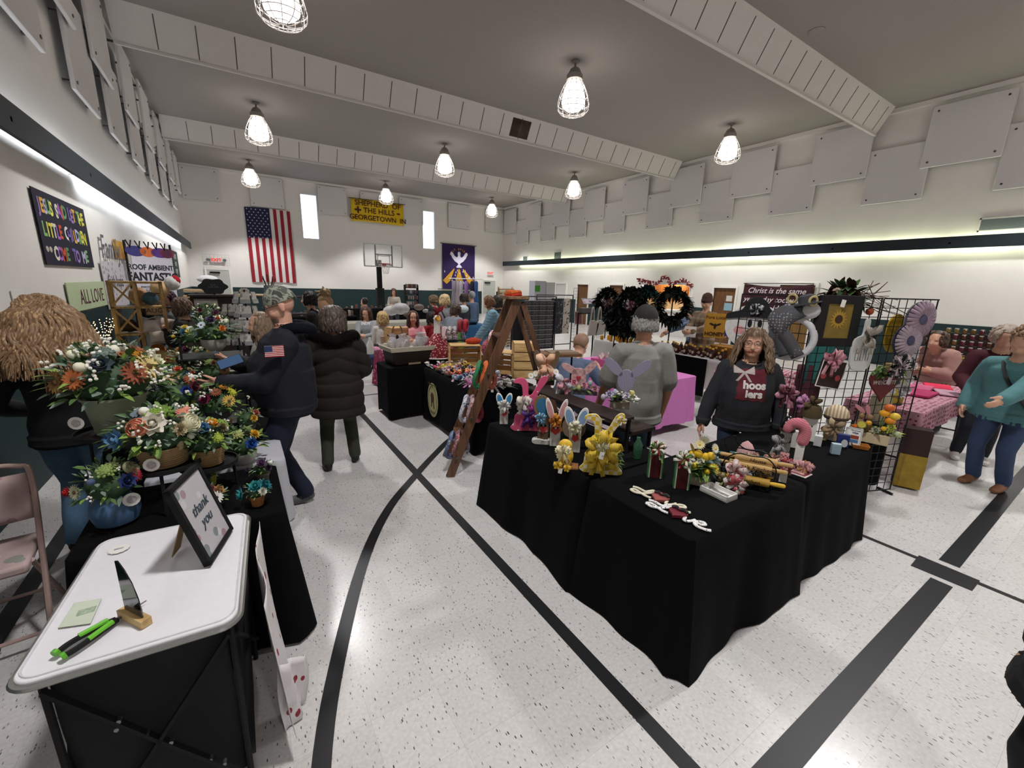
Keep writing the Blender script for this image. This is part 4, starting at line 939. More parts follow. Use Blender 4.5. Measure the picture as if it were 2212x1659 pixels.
# ================================================================ lower left: white camp table
random.seed(21)
m_blk = mat('060607', .95, var=.15, scale=25, bump=.15)
m_blkf = mat('111213', .85, var=.2, scale=12, bump=.3)
m_alu = mat('9a9b98', .35, .8, var=.05)
t = thing('camp_table', 'white-topped folding camp table with dark fabric body, nearest the camera', 'table', (-.352, 1.862, 0), -.06); t.scale = (.94, .94, 1.094)
out = []
for cx, cy, a0 in ((.228, .36, 0), (-.228, .36, 90), (-.228, -.345, 180), (.228, -.345, 270)):
    for i in range(7): a = radians(a0 + i * 15); out.append((cx + .055 * cos(a), cy + .055 * sin(a)))
o = obj('tabletop', MB().prism(out, .672, .705, ax='z'), mat('e6e5ea', .45, var=.02), t, bevel=.004)
rim = MB(); rim.tube([(x, y, .688) for x, y in out], .017, 8, close=True, asp=.5, side=(0, 0, 1)); obj('rim', rim, m_alu, t)
obj('rim_lip', MB().tube([(x * .965, y * .965, .7055) for x, y in out], .0035, 6, close=True), mat('d5d4d8', .4), t)
fb = MB()
def fabside(p, q, n=16):
    fb.surf(lambda u, v: (p[0] + (q[0] - p[0]) * u + .02 * sin(v * 9 + u * 4) * (q[1] - p[1]), p[1] + (q[1] - p[1]) * u + .03 * sin(v * 6 + u * 7) * (q[0] - p[0]), .03 + .63 * v), n, 12)
for p, q in (((-.235, -.3), (.235, -.3)), ((.235, -.3), (.235, .32)), ((.235, .32), (-.235, .32)), ((-.235, .32), (-.235, -.3))): fabside(p, q)
fb.box(-.23, -.29, .04, .23, .31, .06); obj('fabric_body', fb, m_blkf, t, solid=.003)
for s in (-1, 1):
    for j in (-1, 1): obj('leg', MB().tube([(s * .25, j * .315, .67), (s * .245, j * .315, .0)], .011, 8), m_black, t)
for a, b in (((-.245, -.335, .62), (.24, -.335, .03)), ((.245, -.335, .62), (-.24, -.335, .03)), ((.26, -.32, .6), (.26, .32, .1)), ((.26, .32, .6), (.26, -.32, .1))): obj('brace', MB().beam(a, b, .022, .012), m_black, t)
for x, z in ((-.03, .36), (.03, .3), (.13, .17), (-.1, .42), (-.09, .445), (.17, .13)): obj('rivet', MB().tube([(x, -.345, z), (x, -.325, z)], .007, 8), m_steel, t)
# paper runner with dark red petals hanging from the right edge
m_petal = pat('blot', ('dedadb', '8e2f3c'), 17, .85, thr=.2, stretch=(1, 1, .6))
mb = MB(); mb.surf(lambda u, v: (.0 + .012 * sin(u * 8 + v * 3) + .05 * v * v, .62 * u - .31, .69 - .64 * v), 18, 20)
solo('table_runner', mb, m_petal, 'white cloth with dark red petals hanging down beside the white camp table', 'cloth', loc=(-.03, 1.83, .06), solid=.002)
mb = MB(); mb.surf(lambda u, v: (.15 * u, .02 * sin(u * 9 + v * 3), .0 + (.36 - .1 * u) * v), 8, 8)
solo('petal_cloth', mb, m_petal, 'loose lower flap of the petal cloth near the floor', 'cloth', loc=(-.01, 1.64, .01), rz=.9, solid=.002)
# easel frame on the table
t = thing('easel_frame', 'black easel-backed picture frame at the back right of the white table', 'picture frame', (-.165, 1.945, .782), rot=(0, 0, 1.28))
f = obj('frame', MB().box(-.13, -.012, 0, .13, .012, .018).box(-.13, -.012, .322, .13, .012, .34).box(-.13, -.012, 0, -.112, .012, .34).box(.112, -.012, 0, .13, .012, .34), m_black, t, rot=(-.28, 0, 0), loc=(0, 0, 0))
pc = obj('picture', MB().box(-.113, -.006, .016, .113, 0, .324), pat('blot', ('c9c6ca', 'b0969e', '8d979b', 'd8d5d8', 'c3b2b8'), 17, .25, thr=.35), t, rot=(-.28, 0, 0))
for s in ('Thank', 'You', '&'): pass
text('thank\nyou', .06, mat('3d4a55', .7), pc, (.0, -.008, .17), shear=.3)
obj('easel_back', MB().prism([(-.035, 0), (.035, 0), (.02, .25), (-.02, .25)], -.002, .002), mat('8d7453', .9), t, loc=(0, .155, 0), rot=(.3, 0, 0))
# blade-shaped mirror in a wood block
a, b = at(262, 1330, .775), at(322, 1350, .775)
t = thing('mirror_blade', 'curved blade-shaped dark mirror standing in a light wood block', 'ornament', at(292, 1340, .773), rot=(0, 0, -.95))
obj('block', MB().box(-.065, -.016, 0, .065, .016, .028), wood('b08e58', 'd0b27c', 0), t, bevel=.002)
obj('blade', MB().prism([(-.045, .02), (.05, .02), (.052, .06), (.045, .1), (.028, .15), (.0, .19), (-.028, .215), (-.045, .21), (-.045, .1)], -.0015, .0015), mat('6e7074', .08, .95, var=0), t, rot=(0, 0, 0))
# green snips
t = thing('craft_snips', 'green and black handled snips lying on the white table', 'scissors', at(200, 1378, .776), rot=(0, 0, .72))
for s in (-1, 1):
    h = MB(); h.tube(crv([(-.075, s * .016, .012), (-.05, s * .021, .014), (-.01, s * .019, .014), (.04, s * .01, .012), (.065, s * .004, .01)]), .0085, 8)
    hd = obj('handle', h, m_black, t); obj('grip', MB().tube(crv([(-.082, s * .016, .014), (-.072, s * .018, .016)], 3), .0115, 8), mat('5fae2c', .4), hd)
    obj('inlay', MB().tube([(-.02, s * .021, .019), (.05, s * .01, .018)], .007, 8, asp=1.2), mat('6cc034', .35), hd)
    obj('blade', MB().prism([(.06, s * .006), (.06, -s * .002), (.155, 0)], .008 + s * .001, .0105 + s * .001, ax='z'), m_steel, t)
# card and tag
q = [at(125, 1357, .777), at(196, 1347, .777), at(220, 1293, .777), at(160, 1303, .777)]
c = sum(q, V()) / 4; mb = MB(); mb.add([(p - c) + V((0, 0, z)) for z in (0, .0015) for p in q], [(0, 1, 2, 3), (4, 5, 6, 7), (0, 1, 5, 4), (1, 2, 6, 5), (2, 3, 7, 6), (3, 0, 4, 7)])
cd = solo('business_card', mb, mat('c9d3c0', .7, var=.04), 'pale green card lying on the left of the white table', 'card', loc=c)
obj('print', MB().cbox((.012, .0, .002), (.045, .03, .0006)), mat('9fae9a', .8, var=.4, scale=120), cd)
c = at(257, 1186, .7775)
tg = solo('scalloped_tag', MB().prism([((.034 + .002 * cos(i * pi / 2 * 1)) * cos(2 * pi * i / 48), (.034 + .002 * cos(i * pi / 2)) * sin(2 * pi * i / 48)) for i in range(48)], 0, .0015, ax='z'), m_paper, 'white scalloped tag lying at the back left of the white table', 'tag', loc=c)
obj('print', MB().cbox((0, 0, .002), (.03, .012, .0005)), mat('a9a6a6', .8, var=.4, scale=120), tg)
# ================================================================ black table of flowers
cloth(-.7, 2.2, .1, 2.86, .74, m_blk, 'black cloth table carrying the blue vase and potted flowers, lower left', fold=.015, flare=.05, nf=6, drop=.02)
cloth(-.55, 2.92, .16, 3.34, .735, mat('b9bac2', .8, var=.03), 'white cloth table behind the black flower table, beside the camouflage cap', fold=.006, flare=.02, drop=.3, seed=3)
cloth(-.85, 3.6, .12, 5.0, .74, m_blk, 'long black cloth table with slate shelves of flowers', fold=.01, flare=.03, seed=8)
# round tiered stand and black shelves
def tray_stand(label, loc, tiers, r_leg=.008):
    t = thing('tiered_stand', label, 'display stand', loc)
    for (x, y, z, r) in tiers:
        obj('tray', MB().lathe([(.01, z - .004), (r, z - .004), (r + .006, z - .002), (r + .006, z + .02), (r, z + .02), (r, z + .001), (.01, z + .001)], 32, c=(x, y, 0)), m_black, t)
        for k in range(3): a = 2 * pi * k / 3 + .5; obj('leg', MB().tube([(x + r * .9 * cos(a), y + r * .9 * sin(a), z), (x + r * 1.0 * cos(a), y + r * 1.0 * sin(a), 0)], r_leg, 6), m_black, t)
    return t
def loc_z(px, py, Y): return ony(px, py, Y)
Bz = .742
# b3 blue vase
p = at(256, 1128, Bz)
bouquet('flower arrangement in a round blue vase with red, navy and green blooms', (p.x, p.y, Bz), .15, 'vase', '456487', .092, .155,
        [('peony', 'c22a2f'), ('ranunculus', '8b8a6a'), ('rose', '27366b'), ('succulent', '8aa05a'), ('bud', '4a5778'), ('daisy', 'c8c9a8'), ('rose', '20294a'), ('daisy', 'b02840'), ('succulent', '56603a')], 3, 120, 3, fs=.27, tag_at=(.075, -.07, .13))
# b2 basket on round stand
p1 = ony(357, 1000, 2.58); t = tray_stand('black three-legged round stand under the coral and blue basket bouquet', (p1.x, p1.y, Bz), [(0, 0, p1.z - Bz - .006, .15)])
bouquet('large basket bouquet with blue, coral and green blooms in front of the tray', p1, .2, 'basket', 'a58a63', .105, .1,
        [('rose', '4f7fae'), ('daisy', 'd98b72'), ('peony', 'b9a985'), ('succulent', '7f9e3f'), ('ranunculus', 'cf7d62'), ('rose', '5b86ac'), ('bud', 'd7897a'), ('ranunculus', 'cfcaa8'), ('succulent', '6f8e3d'), ('rose', 'e3ded0'), ('bud', 'eeeadb'), ('daisy', '6f7f8a')], 5, 260, 20, fs=.26, tag_at=(-.03, -.14, .05))
# b1 sage pot on the highest tray
p2 = ony(262, 930, 2.9); tray_stand('black round tray stand under the sage green pot', (p2.x - .02, p2.y, .74), [(0, 0, p2.z - .74 - .006, .16)])
bouquet('large sage green pot bouquet with rust, gold and cream daisies', p2, .25, 'taper', '8f9880', .13, .2,
        [('daisy', 'a2623d'), ('daisy', 'b07a20'), ('daisy', '8f4a30'), ('succulent', '6d7d74'), ('bud', 'e6e0c6'), ('daisy', '8a6a3a'), ('daisy', 'a55a38'), ('daisy', 'd6c184'), ('bud', 'ece8d2'), ('rose', '3b4852'), ('daisy', 'b56438'), ('bud', 'e9e4cc'), ('rose', 'dfe0c4'), ('bud', 'f0ecd8'), ('daisy', '9a5a30'), ('daisy', 'a55a38')], 7, 320, 40, fs=.25, zs=.8, tag_at=(-.13, -.13, .1))
# b4 wooden basket on oval tray
p3 = ony(452, 1000, 2.6); tray_stand('black oval tray stand under the blue and cream basket bouquet', (p3.x, p3.y, Bz), [(0, 0, p3.z - Bz - .006, .125)])
bouquet('basket bouquet with blue rose, cream and dark succulents on the oval tray', p3, .145, 'basket', '8f7450', .075, .09,
        [('rose', '3f6c99'), ('peony', '8c7a5c'), ('succulent', 'a8b94a'), ('rose', '4a78a4'), ('bud', 'eae4cf'), ('ranunculus', 'c9b98f'), ('succulent', '7d9a3f'), ('rose', 'e0a53a')], 9, 150, 8, fs=.28)
# b5 white pot on the white table
p = at(525, 1000, .74)
bouquet('white pot bouquet with bright blue and yellow blooms on the white cloth', p, .15, 'bowl', 'cfcdc9', .085, .08, [('rose', '2257a5'), ('peony', 'e0b53a'), ('rose', '1f4f9c'), ('succulent', 'a7ad6c'), ('bud', 'efe4c4'), ('peony', 'd9ac3a'), ('succulent', '6d7d4a')], 11, 150, 8, fs=.28)
bouquet('small sunflower yellow bouquet behind the blue and yellow one', ony(537, 930, 3.2), .1, 'bowl', '2b2b2c', .05, .05, [('daisy', 'dca93a'), ('rose', 'a05a50'), ('peony', 'd8b24a')], 12, 70, 3)
p = at(570, 1040, Bz); bouquet('small pot with dark purple bloom and white bud at the table edge', p, .075, 'taper', '5e5a52', .035, .06, [('peony', '41244a'), ('bud', 'eeebe0'), ('peony', '3a2040'), ('rose', '5a3a60')], 13, 60, 0, fs=.4)
p = at(557, 1090, Bz); bouquet('small terracotta pot with two teal roses and a white bloom', p, .07, 'taper', '9a6438', .036, .055, [('rose', '2f8c90'), ('rose', '1f6f78'), ('peony', 'e9e6d6'), ('rose', '2f8c90')], 14, 60, 6, fs=.48)
p = at(455, 1105, Bz); bouquet('small burgundy and tan bouquet in a dark blue pot beside the frame', p, .085, 'bowl', '22384e', .045, .05, [('rose', '5c1f30'), ('rose', 'a8834e'), ('daisy', 'e8e6df'), ('rose', '6e2436'), ('rose', '5a7a94')], 15, 60, 4, fs=.42)
p = at(455, 1048, Bz); bouquet('yellow-green ceramic mug with orange bloom below the oval tray', p, .05, 'taper', 'a3a63a', .035, .06, [('rose', 'c77f2a'), ('rose', 'b5b34a')], 16, 30, 0, fs=.45)
# ---- black slate shelves behind
def slate(label, loc, rz, w, d, levels):
    t = thing('slate_shelf', label, 'display shelf', loc, rz)
    for z, dx in levels:
        obj('shelf', MB().box(-w / 2 + dx, -d / 2, z - .014, w / 2 + dx, d / 2, z), mat('17181a', .35, var=.1), t, bevel=.003)
    H = max(z for z, _ in levels) + .1
    for i in (-1, 1):
        for j in (-1, 1): obj('post', MB().tube([(i * (w / 2 - .02), j * (d / 2 - .01), 0), (i * (w / 2 - .02), j * (d / 2 - .01), H)], .007, 6), m_black, t)
    return t
ps = ony(460, 765, 3.9); s0 = slate('black metal shelf with slate boards holding flower bowls near the phone', (ps.x, ps.y, .74), .08, .42, .3, [(ps.z - .74 - .003, 0), (ps.z - .74 - .42, 0), (ps.z - .74 - .62, 0)] if ps.z - .74 > .65 else [(ps.z - .743, 0), (.04, .0)])
bouquet('bowl bouquet on the slate shelf with white, yellow and orange blooms', ony(465, 757, 3.9), .17, 'bowl', 'a9a9a2', .085, .09, [('rose', 'e4d36a'), ('bud', 'efece0'), ('rose', 'd9803a'), ('rose', '4a3a5c'), ('daisy', 'c9d6e4'), ('succulent', '7d8f5a'), ('bud', 'e8e2d0'), ('rose', 'c96a3a')], 21, 150, 10, fs=.2)
bouquet('white pot bouquet at the top of the flower display with teal and plum blooms', ony(455, 712, 4.6), .145, 'bowl', '9fa093', .065, .08, [('peony', '4d7f94'), ('bud', 'e2dfcc'), ('rose', '6a3a56'), ('bud', 'd8d4b8'), ('rose', '7a4a55'), ('rose', '54707f'), ('bud', 'ebe7d8')], 22, 170, 10, fs=.2)
bouquet('yellow and blue bouquet left of the slate shelf', ony(418, 752, 4.6), .14, 'bowl', '3c3a30', .07, .06, [('bud', 'd9b02c'), ('bud', 'dcb63a'), ('rose', '3a6f94'), ('daisy', 'dfe6e0'), ('rose', '4a7f9c'), ('rose', 'd9c04a')], 23, 130, 6, fs=.22)
bouquet('bouquet with orange and pale yellow blooms, leftmost of the back rows', ony(408, 800, 4.2), .13, 'bowl', '3c2e2a', .07, .06, [('rose', 'e0702e'), ('bud', 'e8d888'), ('peony', 'd9772a'), ('rose', '5a2a44'), ('bud', 'f0e8b8'), ('rose', 'e08040')], 24, 110, 6, fs=.26)
bouquet('bouquet with coral and navy blooms behind the sage pot, upper', ony(392, 840, 3.75), .12, 'bowl', '3c2e2a', .06, .05, [('bud', 'd9604a'), ('peony', 'b9a680'), ('rose', '23366a'), ('rose', 'd06a50')], 25, 90, 8, fs=.27)
bouquet('mixed white, rust and royal blue bouquet right of the sage pot', ony(378, 905, 3.3), .2, 'bowl', '3c2e2a', .09, .1, [('bud', 'd9cdb8'), ('daisy', '9c553a'), ('rose', '24408c'), ('daisy', 'c9b78c'), ('rose', '6a6a72'), ('rose', '23368a'), ('bud', 'ece8d8'), ('rose', '5a2430'), ('rose', 'b59a6a')], 26, 190, 22, fs=.2)
bouquet('bouquet with orange rose on the lower slate board', ony(470, 835, 3.75), .15, 'basket', '5e4430', .07, .06, [('rose', 'd04a26'), ('rose', 'd8cc4a'), ('daisy', 'a9805a'), ('peony', '7a5a44'), ('succulent', '7a8a4a')], 27, 120, 6, fs=.26)
bouquet('tiny white cup with dark red bud on the slate board', ony(455, 862, 3.6), .05, 'bowl', 'a9a9a5', .04, .035, [('bud', '8a1f26')], 28, 12, 0, fs=.4)
bouquet('tiny pale cup with white blooms on the slate board', ony(492, 858, 3.6), .05, 'bowl', '8a8c8c', .035, .035, [('bud', 'dfe2e4'), ('bud', 'cdd4da')], 29, 10, 2, fs=.35)
bouquet('yellow and lime bouquet beside the slate shelf base', ony(475, 905, 3.35), .17, 'bowl', '2a2a28', .08, .06, [('rose', 'e4c22c'), ('succulent', 'b5b83a'), ('daisy', 'cfae5a'), ('daisy', '8a4a2a'), ('rose', '7a1f4a'), ('succulent', 'b5bd42'), ('daisy', 'd98f2c')], 30, 150, 6, fs=.22)
bouquet('row bouquet with golden and pale blue blooms under the top slate board', ony(440, 790, 4.3), .13, 'bowl', '33332f', .06, .04, [('rose', 'd9a92c'), ('rose', '7b96b0'), ('rose', 'e0c24a'), ('bud', 'ddd8c8')], 31, 90, 5, fs=.25)
# fern frond beside the blue vase
# ---- pink folding chair by the left wall
t = thing('folding_chair', 'pink metal folding chair with floral cushion at the left edge', 'chair', (-1.22, 2.95, 0), .12)
m_pk = mat('b59a94', .4, .2); m_flor = pat('blot', ('b9a29f', '9d7f84', '8f8f86', 'c4b2a6', 'a78a8c'), 9, .85, thr=.4)
for s in (-1, 1):
    obj('front_leg', MB().tube(crv([(s * .22, -.24, 0), (s * .22, -.03, .42), (s * .22, .12, .82), (s * .17, .15, .88), (0, .155, .9)], 5), .013, 8), m_pk, t)
    obj('rear_leg', MB().tube([(s * .2, .28, 0), (s * .2, -.12, .46)], .012, 8), m_pk, t)
obj('crossbar', MB().tube([(-.22, -.2, .09), (.22, -.2, .09)], .01, 8), m_pk, t); obj('crossbar', MB().tube([(-.2, .25, .08), (.2, .25, .08)], .01, 8), m_pk, t)
obj('seat', MB().box(-.2, -.2, .43, .2, .18, .48), m_flor, t, bevel=.015); obj('backrest', MB().surf(lambda u, v: (-.21 + .42 * u, .09 + .05 * v - .02 * sin(pi * u), .6 + .24 * v), 10, 6), m_flor, t, solid=.02)
# walker / dark coat behind at the left edge
t = thing('rollator_walker', 'dark folding walker with blue jacket over it at the left edge', 'walker', (-1.42, 3.05, 0), .1)
for s in (-1, 1):
    obj('frame_side', MB().tube(crv([(s * .2, -.25, .08), (s * .2, -.1, .85), (s * .2, -.2, .95)], 5), .014, 8), mat('3a3a3f', .4, .5), t)
    obj('wheel', MB().tube([(s * .2 - .012, -.25, .09), (s * .2 + .012, -.25, .09)], .085, 18), m_black, t)
mb = MB(); mb.surf(lambda u, v: (-.22 + .44 * u + .03 * sin(v * 8), -.18 + .06 * sin(u * 7 + v * 4), .5 + .62 * v + .06 * sin(u * 4)), 14, 14); obj('jacket', mb, mat('1c2440', .9, var=.2), t, solid=.03)
# wall plate and green sign on the left wall
# ================================================================ left wall banners
random.seed(31)
def wall_sign_L(label, y0, y1, z0, z1, m, cat='banner', name='wall_banner', x=None):
    """sign on the left wall; local x runs along +y, local z up"""
    t = thing(name, label, cat, (x or XL + .02, y0, z0), rz=pi / 2); t.scale = (1, 1, 1)
    obj('cloth', MB().box(0, -.004, 0, y1 - y0, .004, z1 - z0), m, t); return t
t = wall_sign_L('black banner with multicoloured letters about little children on the left wall', 6.45, 8.27, 1.95, 2.71, mat('131228', .85))
cl = ['8e6fb0', 'd9cf4a', 'e8e4dc', '7fae6a', 'c8503a', 'e0a33a', 'd8d3c0', '6f5fa8', 'e3d95a', '5f8f5a', 'b8b0d8', '9a62b8']
for row, (s, z) in enumerate((('JESUS SAID LET THE', .6), ('LITTLE CHILDREN', .36), ('COME TO ME', .12))):
    n = len(s); w = 1.62 / 18 if row == 0 else 1.55 / 15 if row == 1 else 1.3 / 10; x0 = .12 if row == 0 else .14 if row == 1 else .36
    for i, ch in enumerate(s):
        if ch != ' ': text(ch, .2, mat(cl[(i * 5 + row * 3) % 12], .8, var=.25, scale=9), t, (x0 + w * i, -.006, z + .01 * sin(i * 3)), name='letter', bold=.008)
for x in (.1, .2): obj('sheep', MB().prism(ell(x, .16, .04, .03), -.008, -.004), mat('b8b2a4', .9), t)
t = wall_sign_L('gold framed yellow poster on the left wall above the craft tower', 9.75, 10.75, 2.13, 2.43, pat('noise', ('c98f2e', 'd9a840', 'b87a24'), 5), 'poster', 'poster')
t = wall_sign_L('narrow dark green banner with white lettering near the far end of the left wall', 17.9, 19.6, 1.8, 2.67, mat('17352c', .85), 'banner')
for i, s in enumerate(('REJOICE', 'HOPE', 'IN JOY')): text(s, .22, mat('d8ddd8', .8), t, (.85, -.006, .68 - .24 * i))
t = wall_sign_L('pale green banner with dark letters low on the left wall behind the curly hair', 6.9, 8.6, 1.42, 1.76, mat('b7c7a0', .8), 'banner'); text('ALL LOVE', .26, mat('5d2f3c', .8), t, (1.0, -.006, .15))
t = thing('wall_plate', 'white outlet cover on the left wall beside the curly haired person', 'outlet', (XL + .005, 5.6, 1.62), rz=pi / 2); obj('plate', MB().box(-.12, -.006, -.09, .12, 0, .09), m_white, t); obj('socket', MB().box(.03, -.009, .02, .05, -.006, .035), m_black, t)
# ================================================================ craft stall with crate tower
m_grn = mat('3c4a46', .85, var=.05)
cloth(-1.52, 7.0, -.85, 8.1, .75, m_grn, 'grey green cloth table of rustic craft goods by the left wall', fold=.01, seed=4)
wd1 = wood('8f6f3c', 'b8955a', 2)
q0, q1 = ony(215, 605, 7.25), ony(322, 605, 7.25); W_ = q1.x - q0.x; Ht = q0.z - .76
t = thing('crate_tower', 'tall wooden shelf tower with X braces on the craft stall', 'shelf', (q0.x + .08, 7.2, .757), .12)
for x in (0, .24, .5):
    for y in (0, .3): obj('post', MB().box(x - .02, y - .015, 0, x + .02, y + .015, Ht), wd1, t)
for i in range(4):
    z = Ht * i / 3; z = min(z, Ht - .03)
    obj('shelf', MB().box(-.02, -.015, z, .52, .315, z + .025), wd1, t)
    if i < 3:
        a, b = Ht * i / 3 + .03, Ht * (i + 1) / 3
        for p_, q_ in (((0, -.02, a), (.24, -.02, b)), ((.24, -.02, a), (0, -.02, b))): obj('brace', MB().beam(p_, q_, .022, .012, up=(0, 1, 0)), wd1, t)
for i, (x, z, c) in enumerate(((.37, .05, 'c9772e'), (.37, .4, '5b4636'), (.38, .72, '3f5a66'), (.12, .4, '4a3a2c'))): solo('wrapped_bundle', MB().place((0, 0, 0)).ball((0, 0, .09), (.09, .09, .1), 10), mat(c, .8, var=.3, scale=12), ['orange lantern on the lowest shelf of the crate tower', 'brown cloth bundle on the middle shelf of the crate tower', 'blue grey bundle on the top shelf of the crate tower', 'dark bundle behind the middle X brace of the crate tower'][i], 'ornament', loc=(q0.x + .08 + x, 7.33, .757 + z * Ht / 1.05 + .03), sc=None) if 0 else solo('cloth_bundle', MB().ball((0, 0, .09), (.09, .09, .09), 10), mat(c, .8, var=.3, scale=12), ['orange lantern on the lowest shelf of the crate tower', 'brown cloth bundle on the middle shelf of the crate tower', 'blue grey bundle on the top shelf of the crate tower', 'dark bundle behind the middle X brace of the crate tower'][i], 'ornament', loc=(q0.x + .06 + x, 7.36, .757 + (0, .333, .667, .333)[i] * Ht + .03))
# white vase with tiny lights
p = ony(232, 765, 7.05); t = thing('ceramic_vase', 'pale ceramic vase holding twigs of tiny warm lights', 'vase', (p.x, 7.06, .752))
obj('vase', MB().lathe([(.05, 0), (.085, .06), (.09, .16), (.06, .26), (.045, .3), (.035, .3), (.05, .2)], 20), mat('8f8f8d', .6), t)
tw = MB(); lt = MB()
for i in range(12):
    a = i * 2.4; P = crv([(0, 0, .25), (.05 * cos(a), .05 * sin(a), .38), (.11 * cos(a), .11 * sin(a), .5 + .04 * (i % 3))], 4); tw.tube(P, .002, 4)
    for q in P[4:]: lt.ball(q, .005, 5)
obj('twigs', tw, mat('3a2a20', .8), t); o = obj('fairy_lights', lt, glow('ffe2a8', 6), t); o['kind'] = 'stuff'
# pillows on a wooden tray, framed print, garments on the tower
def pillow(w, h, d): 
    mb = MB(); return mb.surf(lambda u, v: (w * (u - .5) * (1 - .06 * sin(pi * v)), 0, h * (v - .5)), 1, 1)
def pillow_mesh(w, h, d):
    mb = MB()
    for s in (-1, 1): mb.surf(lambda u, v: ((u - .5) * w * (1 - .1 * sin(pi * v) * 1), s * d * (sin(pi * u) * sin(pi * v)) ** .5 * .5, (v - .5) * h * (1 - .1 * sin(pi * u))), 12, 12)
    return mb
pos = [(328, 705, 7.25, .0), (352, 700, 7.35, .3), (345, 728, 7.2, 0), (366, 722, 7.3, .2)]
for i, (x, y, Y, r) in enumerate(pos): solo('pillow', pillow_mesh(.22, .19, .12), mat('b8aea6', .9, var=.05), ['cream pillow, upper left of the four by the craft tray', 'cream pillow, upper right of the four by the craft tray', 'cream pillow, lower left of the four by the craft tray', 'cream pillow, lower right of the four by the craft tray'][i], 'pillow', 'cream pillows on the craft stall', loc=ony(x, y, Y), rot=(-.3, r, 0))
p = ony(345, 760, 7.1); t = thing('wooden_tray', 'long wooden trough tray in front of the cream pillows', 'tray', (p.x, 7.1, .755), .05)
obj('front_board', MB().box(-.35, -.14, 0, .2, -.12, .13), wd1, t); obj('back_board', MB().box(-.35, .12, 0, .2, .14, .13), wd1, t); obj('base_board', MB().box(-.35, -.14, 0, .2, .14, .015), wd1, t); obj('end_board', MB().box(.18, -.12, .015, .2, .12, .13), wd1, t)
p = ony(338, 682, 7.9); t = frame_pic('tan picture with dark lettering on the dark shelf behind the craft tower', (p.x, 7.9, p.z), 0, .24, .32, '2a1d14', mat('b39a78', .8, var=.1), b=.012); text('LIVE\nLOVE\nLAUGH', .09, mat('3c2c20', .8), t, (0, -.015, .16))
m_dk = wood('2b1a12', '1a0f0b', 0)
t = thing('dark_shelf', 'dark brown wooden shelf unit behind the craft stall', 'shelf', (-.62, 8.15, 0)); t.location = (-1.2, 8.25, 0)
for z in (.72, 1.05, 1.38): obj('shelf', MB().box(-.3, 0, z, .55, .3, z + .025), m_dk, t)
for x in (-.3, .53): obj('side', MB().box(x, 0, 0, x + .025, .3, 1.4), m_dk, t)
rn = random.Random(4)
for i, (px, py, c, r) in enumerate(((300, 640, 'b08a6a', .11), (345, 625, 'c7a880', .12), (372, 612, 'd8d4cf', .1), (378, 606, 'a8242c', .07), (318, 668, '2c2c34', .12))):
    solo('stuffed_bundle', MB().ball((0, 0, 0), (r, r * .8, r * 1.1), 12), mat(c, .9, var=.3, scale=14, bump=.4), ['tan cloth doll heap hanging right of the crate tower', 'straw coloured bow on the dark shelf', 'white puffy hat on the shelf by the purple haired person', 'bright red bow above the white puffy hat', 'black and tan draped scarf beside the crate tower'][i], 'craft item', loc=ony(px, py, 8.4 if i > 0 else 7.6))
for i in range(5): solo('driftwood_piece', MB().tube(crv([(rn.uniform(-.25, -.1), 0, .0), (0, rn.uniform(-.05, .05), .03), (rn.uniform(.1, .3), .02, .01)], 5), [.006 + .008 * sin(k * pi / 10) for k in range(11)], 6), mat('6e5842', .9, var=.2), ['driftwood twig nearest the pale vase', 'driftwood twig, second from the pale vase', 'driftwood twig in the middle of the stall front', 'driftwood twig, fourth from the pale vase', 'driftwood twig nearest the wooden trough'][i], 'driftwood', 'driftwood along the craft stall front', loc=(-1.22 + .1 * i, 7.04 + .02 * (i % 2), .765))
# lacy white sign and white banner on a black stand
t = thing('lace_sign', 'white cut-out lettered sign leaning on the left wall behind the crate tower', 'sign', (XL + .025, 8.6, 1.35), rz=pi / 2)
obj('lace', MB().box(0, -.01, 0, 1.5, 0, .7), pat('blot', ('c9c3c9', '8b848c'), 11, .8, thr=.3), t); text('Family', .5, mat('5d5a62', .8), t, (.75, -.015, .9), shear=.3); text('faith hope', .26, mat('4d4a52', .8), t, (.7, -.02, .4), shear=.3)
t = thing('retractable_banner', 'white vinyl banner with purple and orange blobs on a black clip stand', 'banner', (-1.45, 11.2, 0), rz=.5)
A, B_ = ony(278, 545, 10.2), ony(372, 560, 10.9)
wb = (B_ - A).length * .98; t.location = (A.x, A.y, 0); t.rotation_euler = (0, 0, atan2(B_.y - A.y, B_.x - A.x))
obj('vinyl', MB().box(.02, -.01, 1.2, wb, 0, 2.35), mat('cfccd6', .6), t)
for i, (x, c, s) in enumerate(((.12, '3c3a78', .2), (.36, 'd0703a', .16), (.62, '5a3a8a', .2), (.85, '9a3a6a', .16), (1.08, 'c9653a', .14), (.9, '2d4a8a', .12))): obj('blob', MB().prism(ell(min(x, wb - .1), 2.28, s, .09, 16), -.014, -.011), mat(c, .6), t)
text('ROOF AMBIENT', .13, mat('2f3140', .7), t, (wb * .45, -.015, 2.0), bold=.003); text('FANTASTIC', .2, mat('23242e', .7), t, (wb * .47, -.015, 1.83), bold=.006); text('everything handmade\nfor your home', .07, mat('555560', .7), t, (wb * .47, -.015, 1.62))
for x in (-.04, wb + .02): obj('pole', MB().tube([(x, .02, 0), (x, .02, 2.45)], .018, 8), m_black, t)
for i in range(5): x = .02 + wb * i / 5; obj('clip', MB().tube([(x - .05, .0, 2.46), (x, -.02, 2.34), (x + .05, 0, 2.46)], .012, 6), m_black, t)
# ================================================================ card stall right of the leather jacket
cloth(-.25, 6.0, .35, 7.2, .74, m_blk, 'black cloth table of greeting cards behind the slate shelf', seed=9)
cloth(-1.1, 10.6, 1.0, 11.6, .9, mat('1b1310', .8), 'dark brown counter with trays in front of the far left door', cat='counter', name='counter', seed=2)
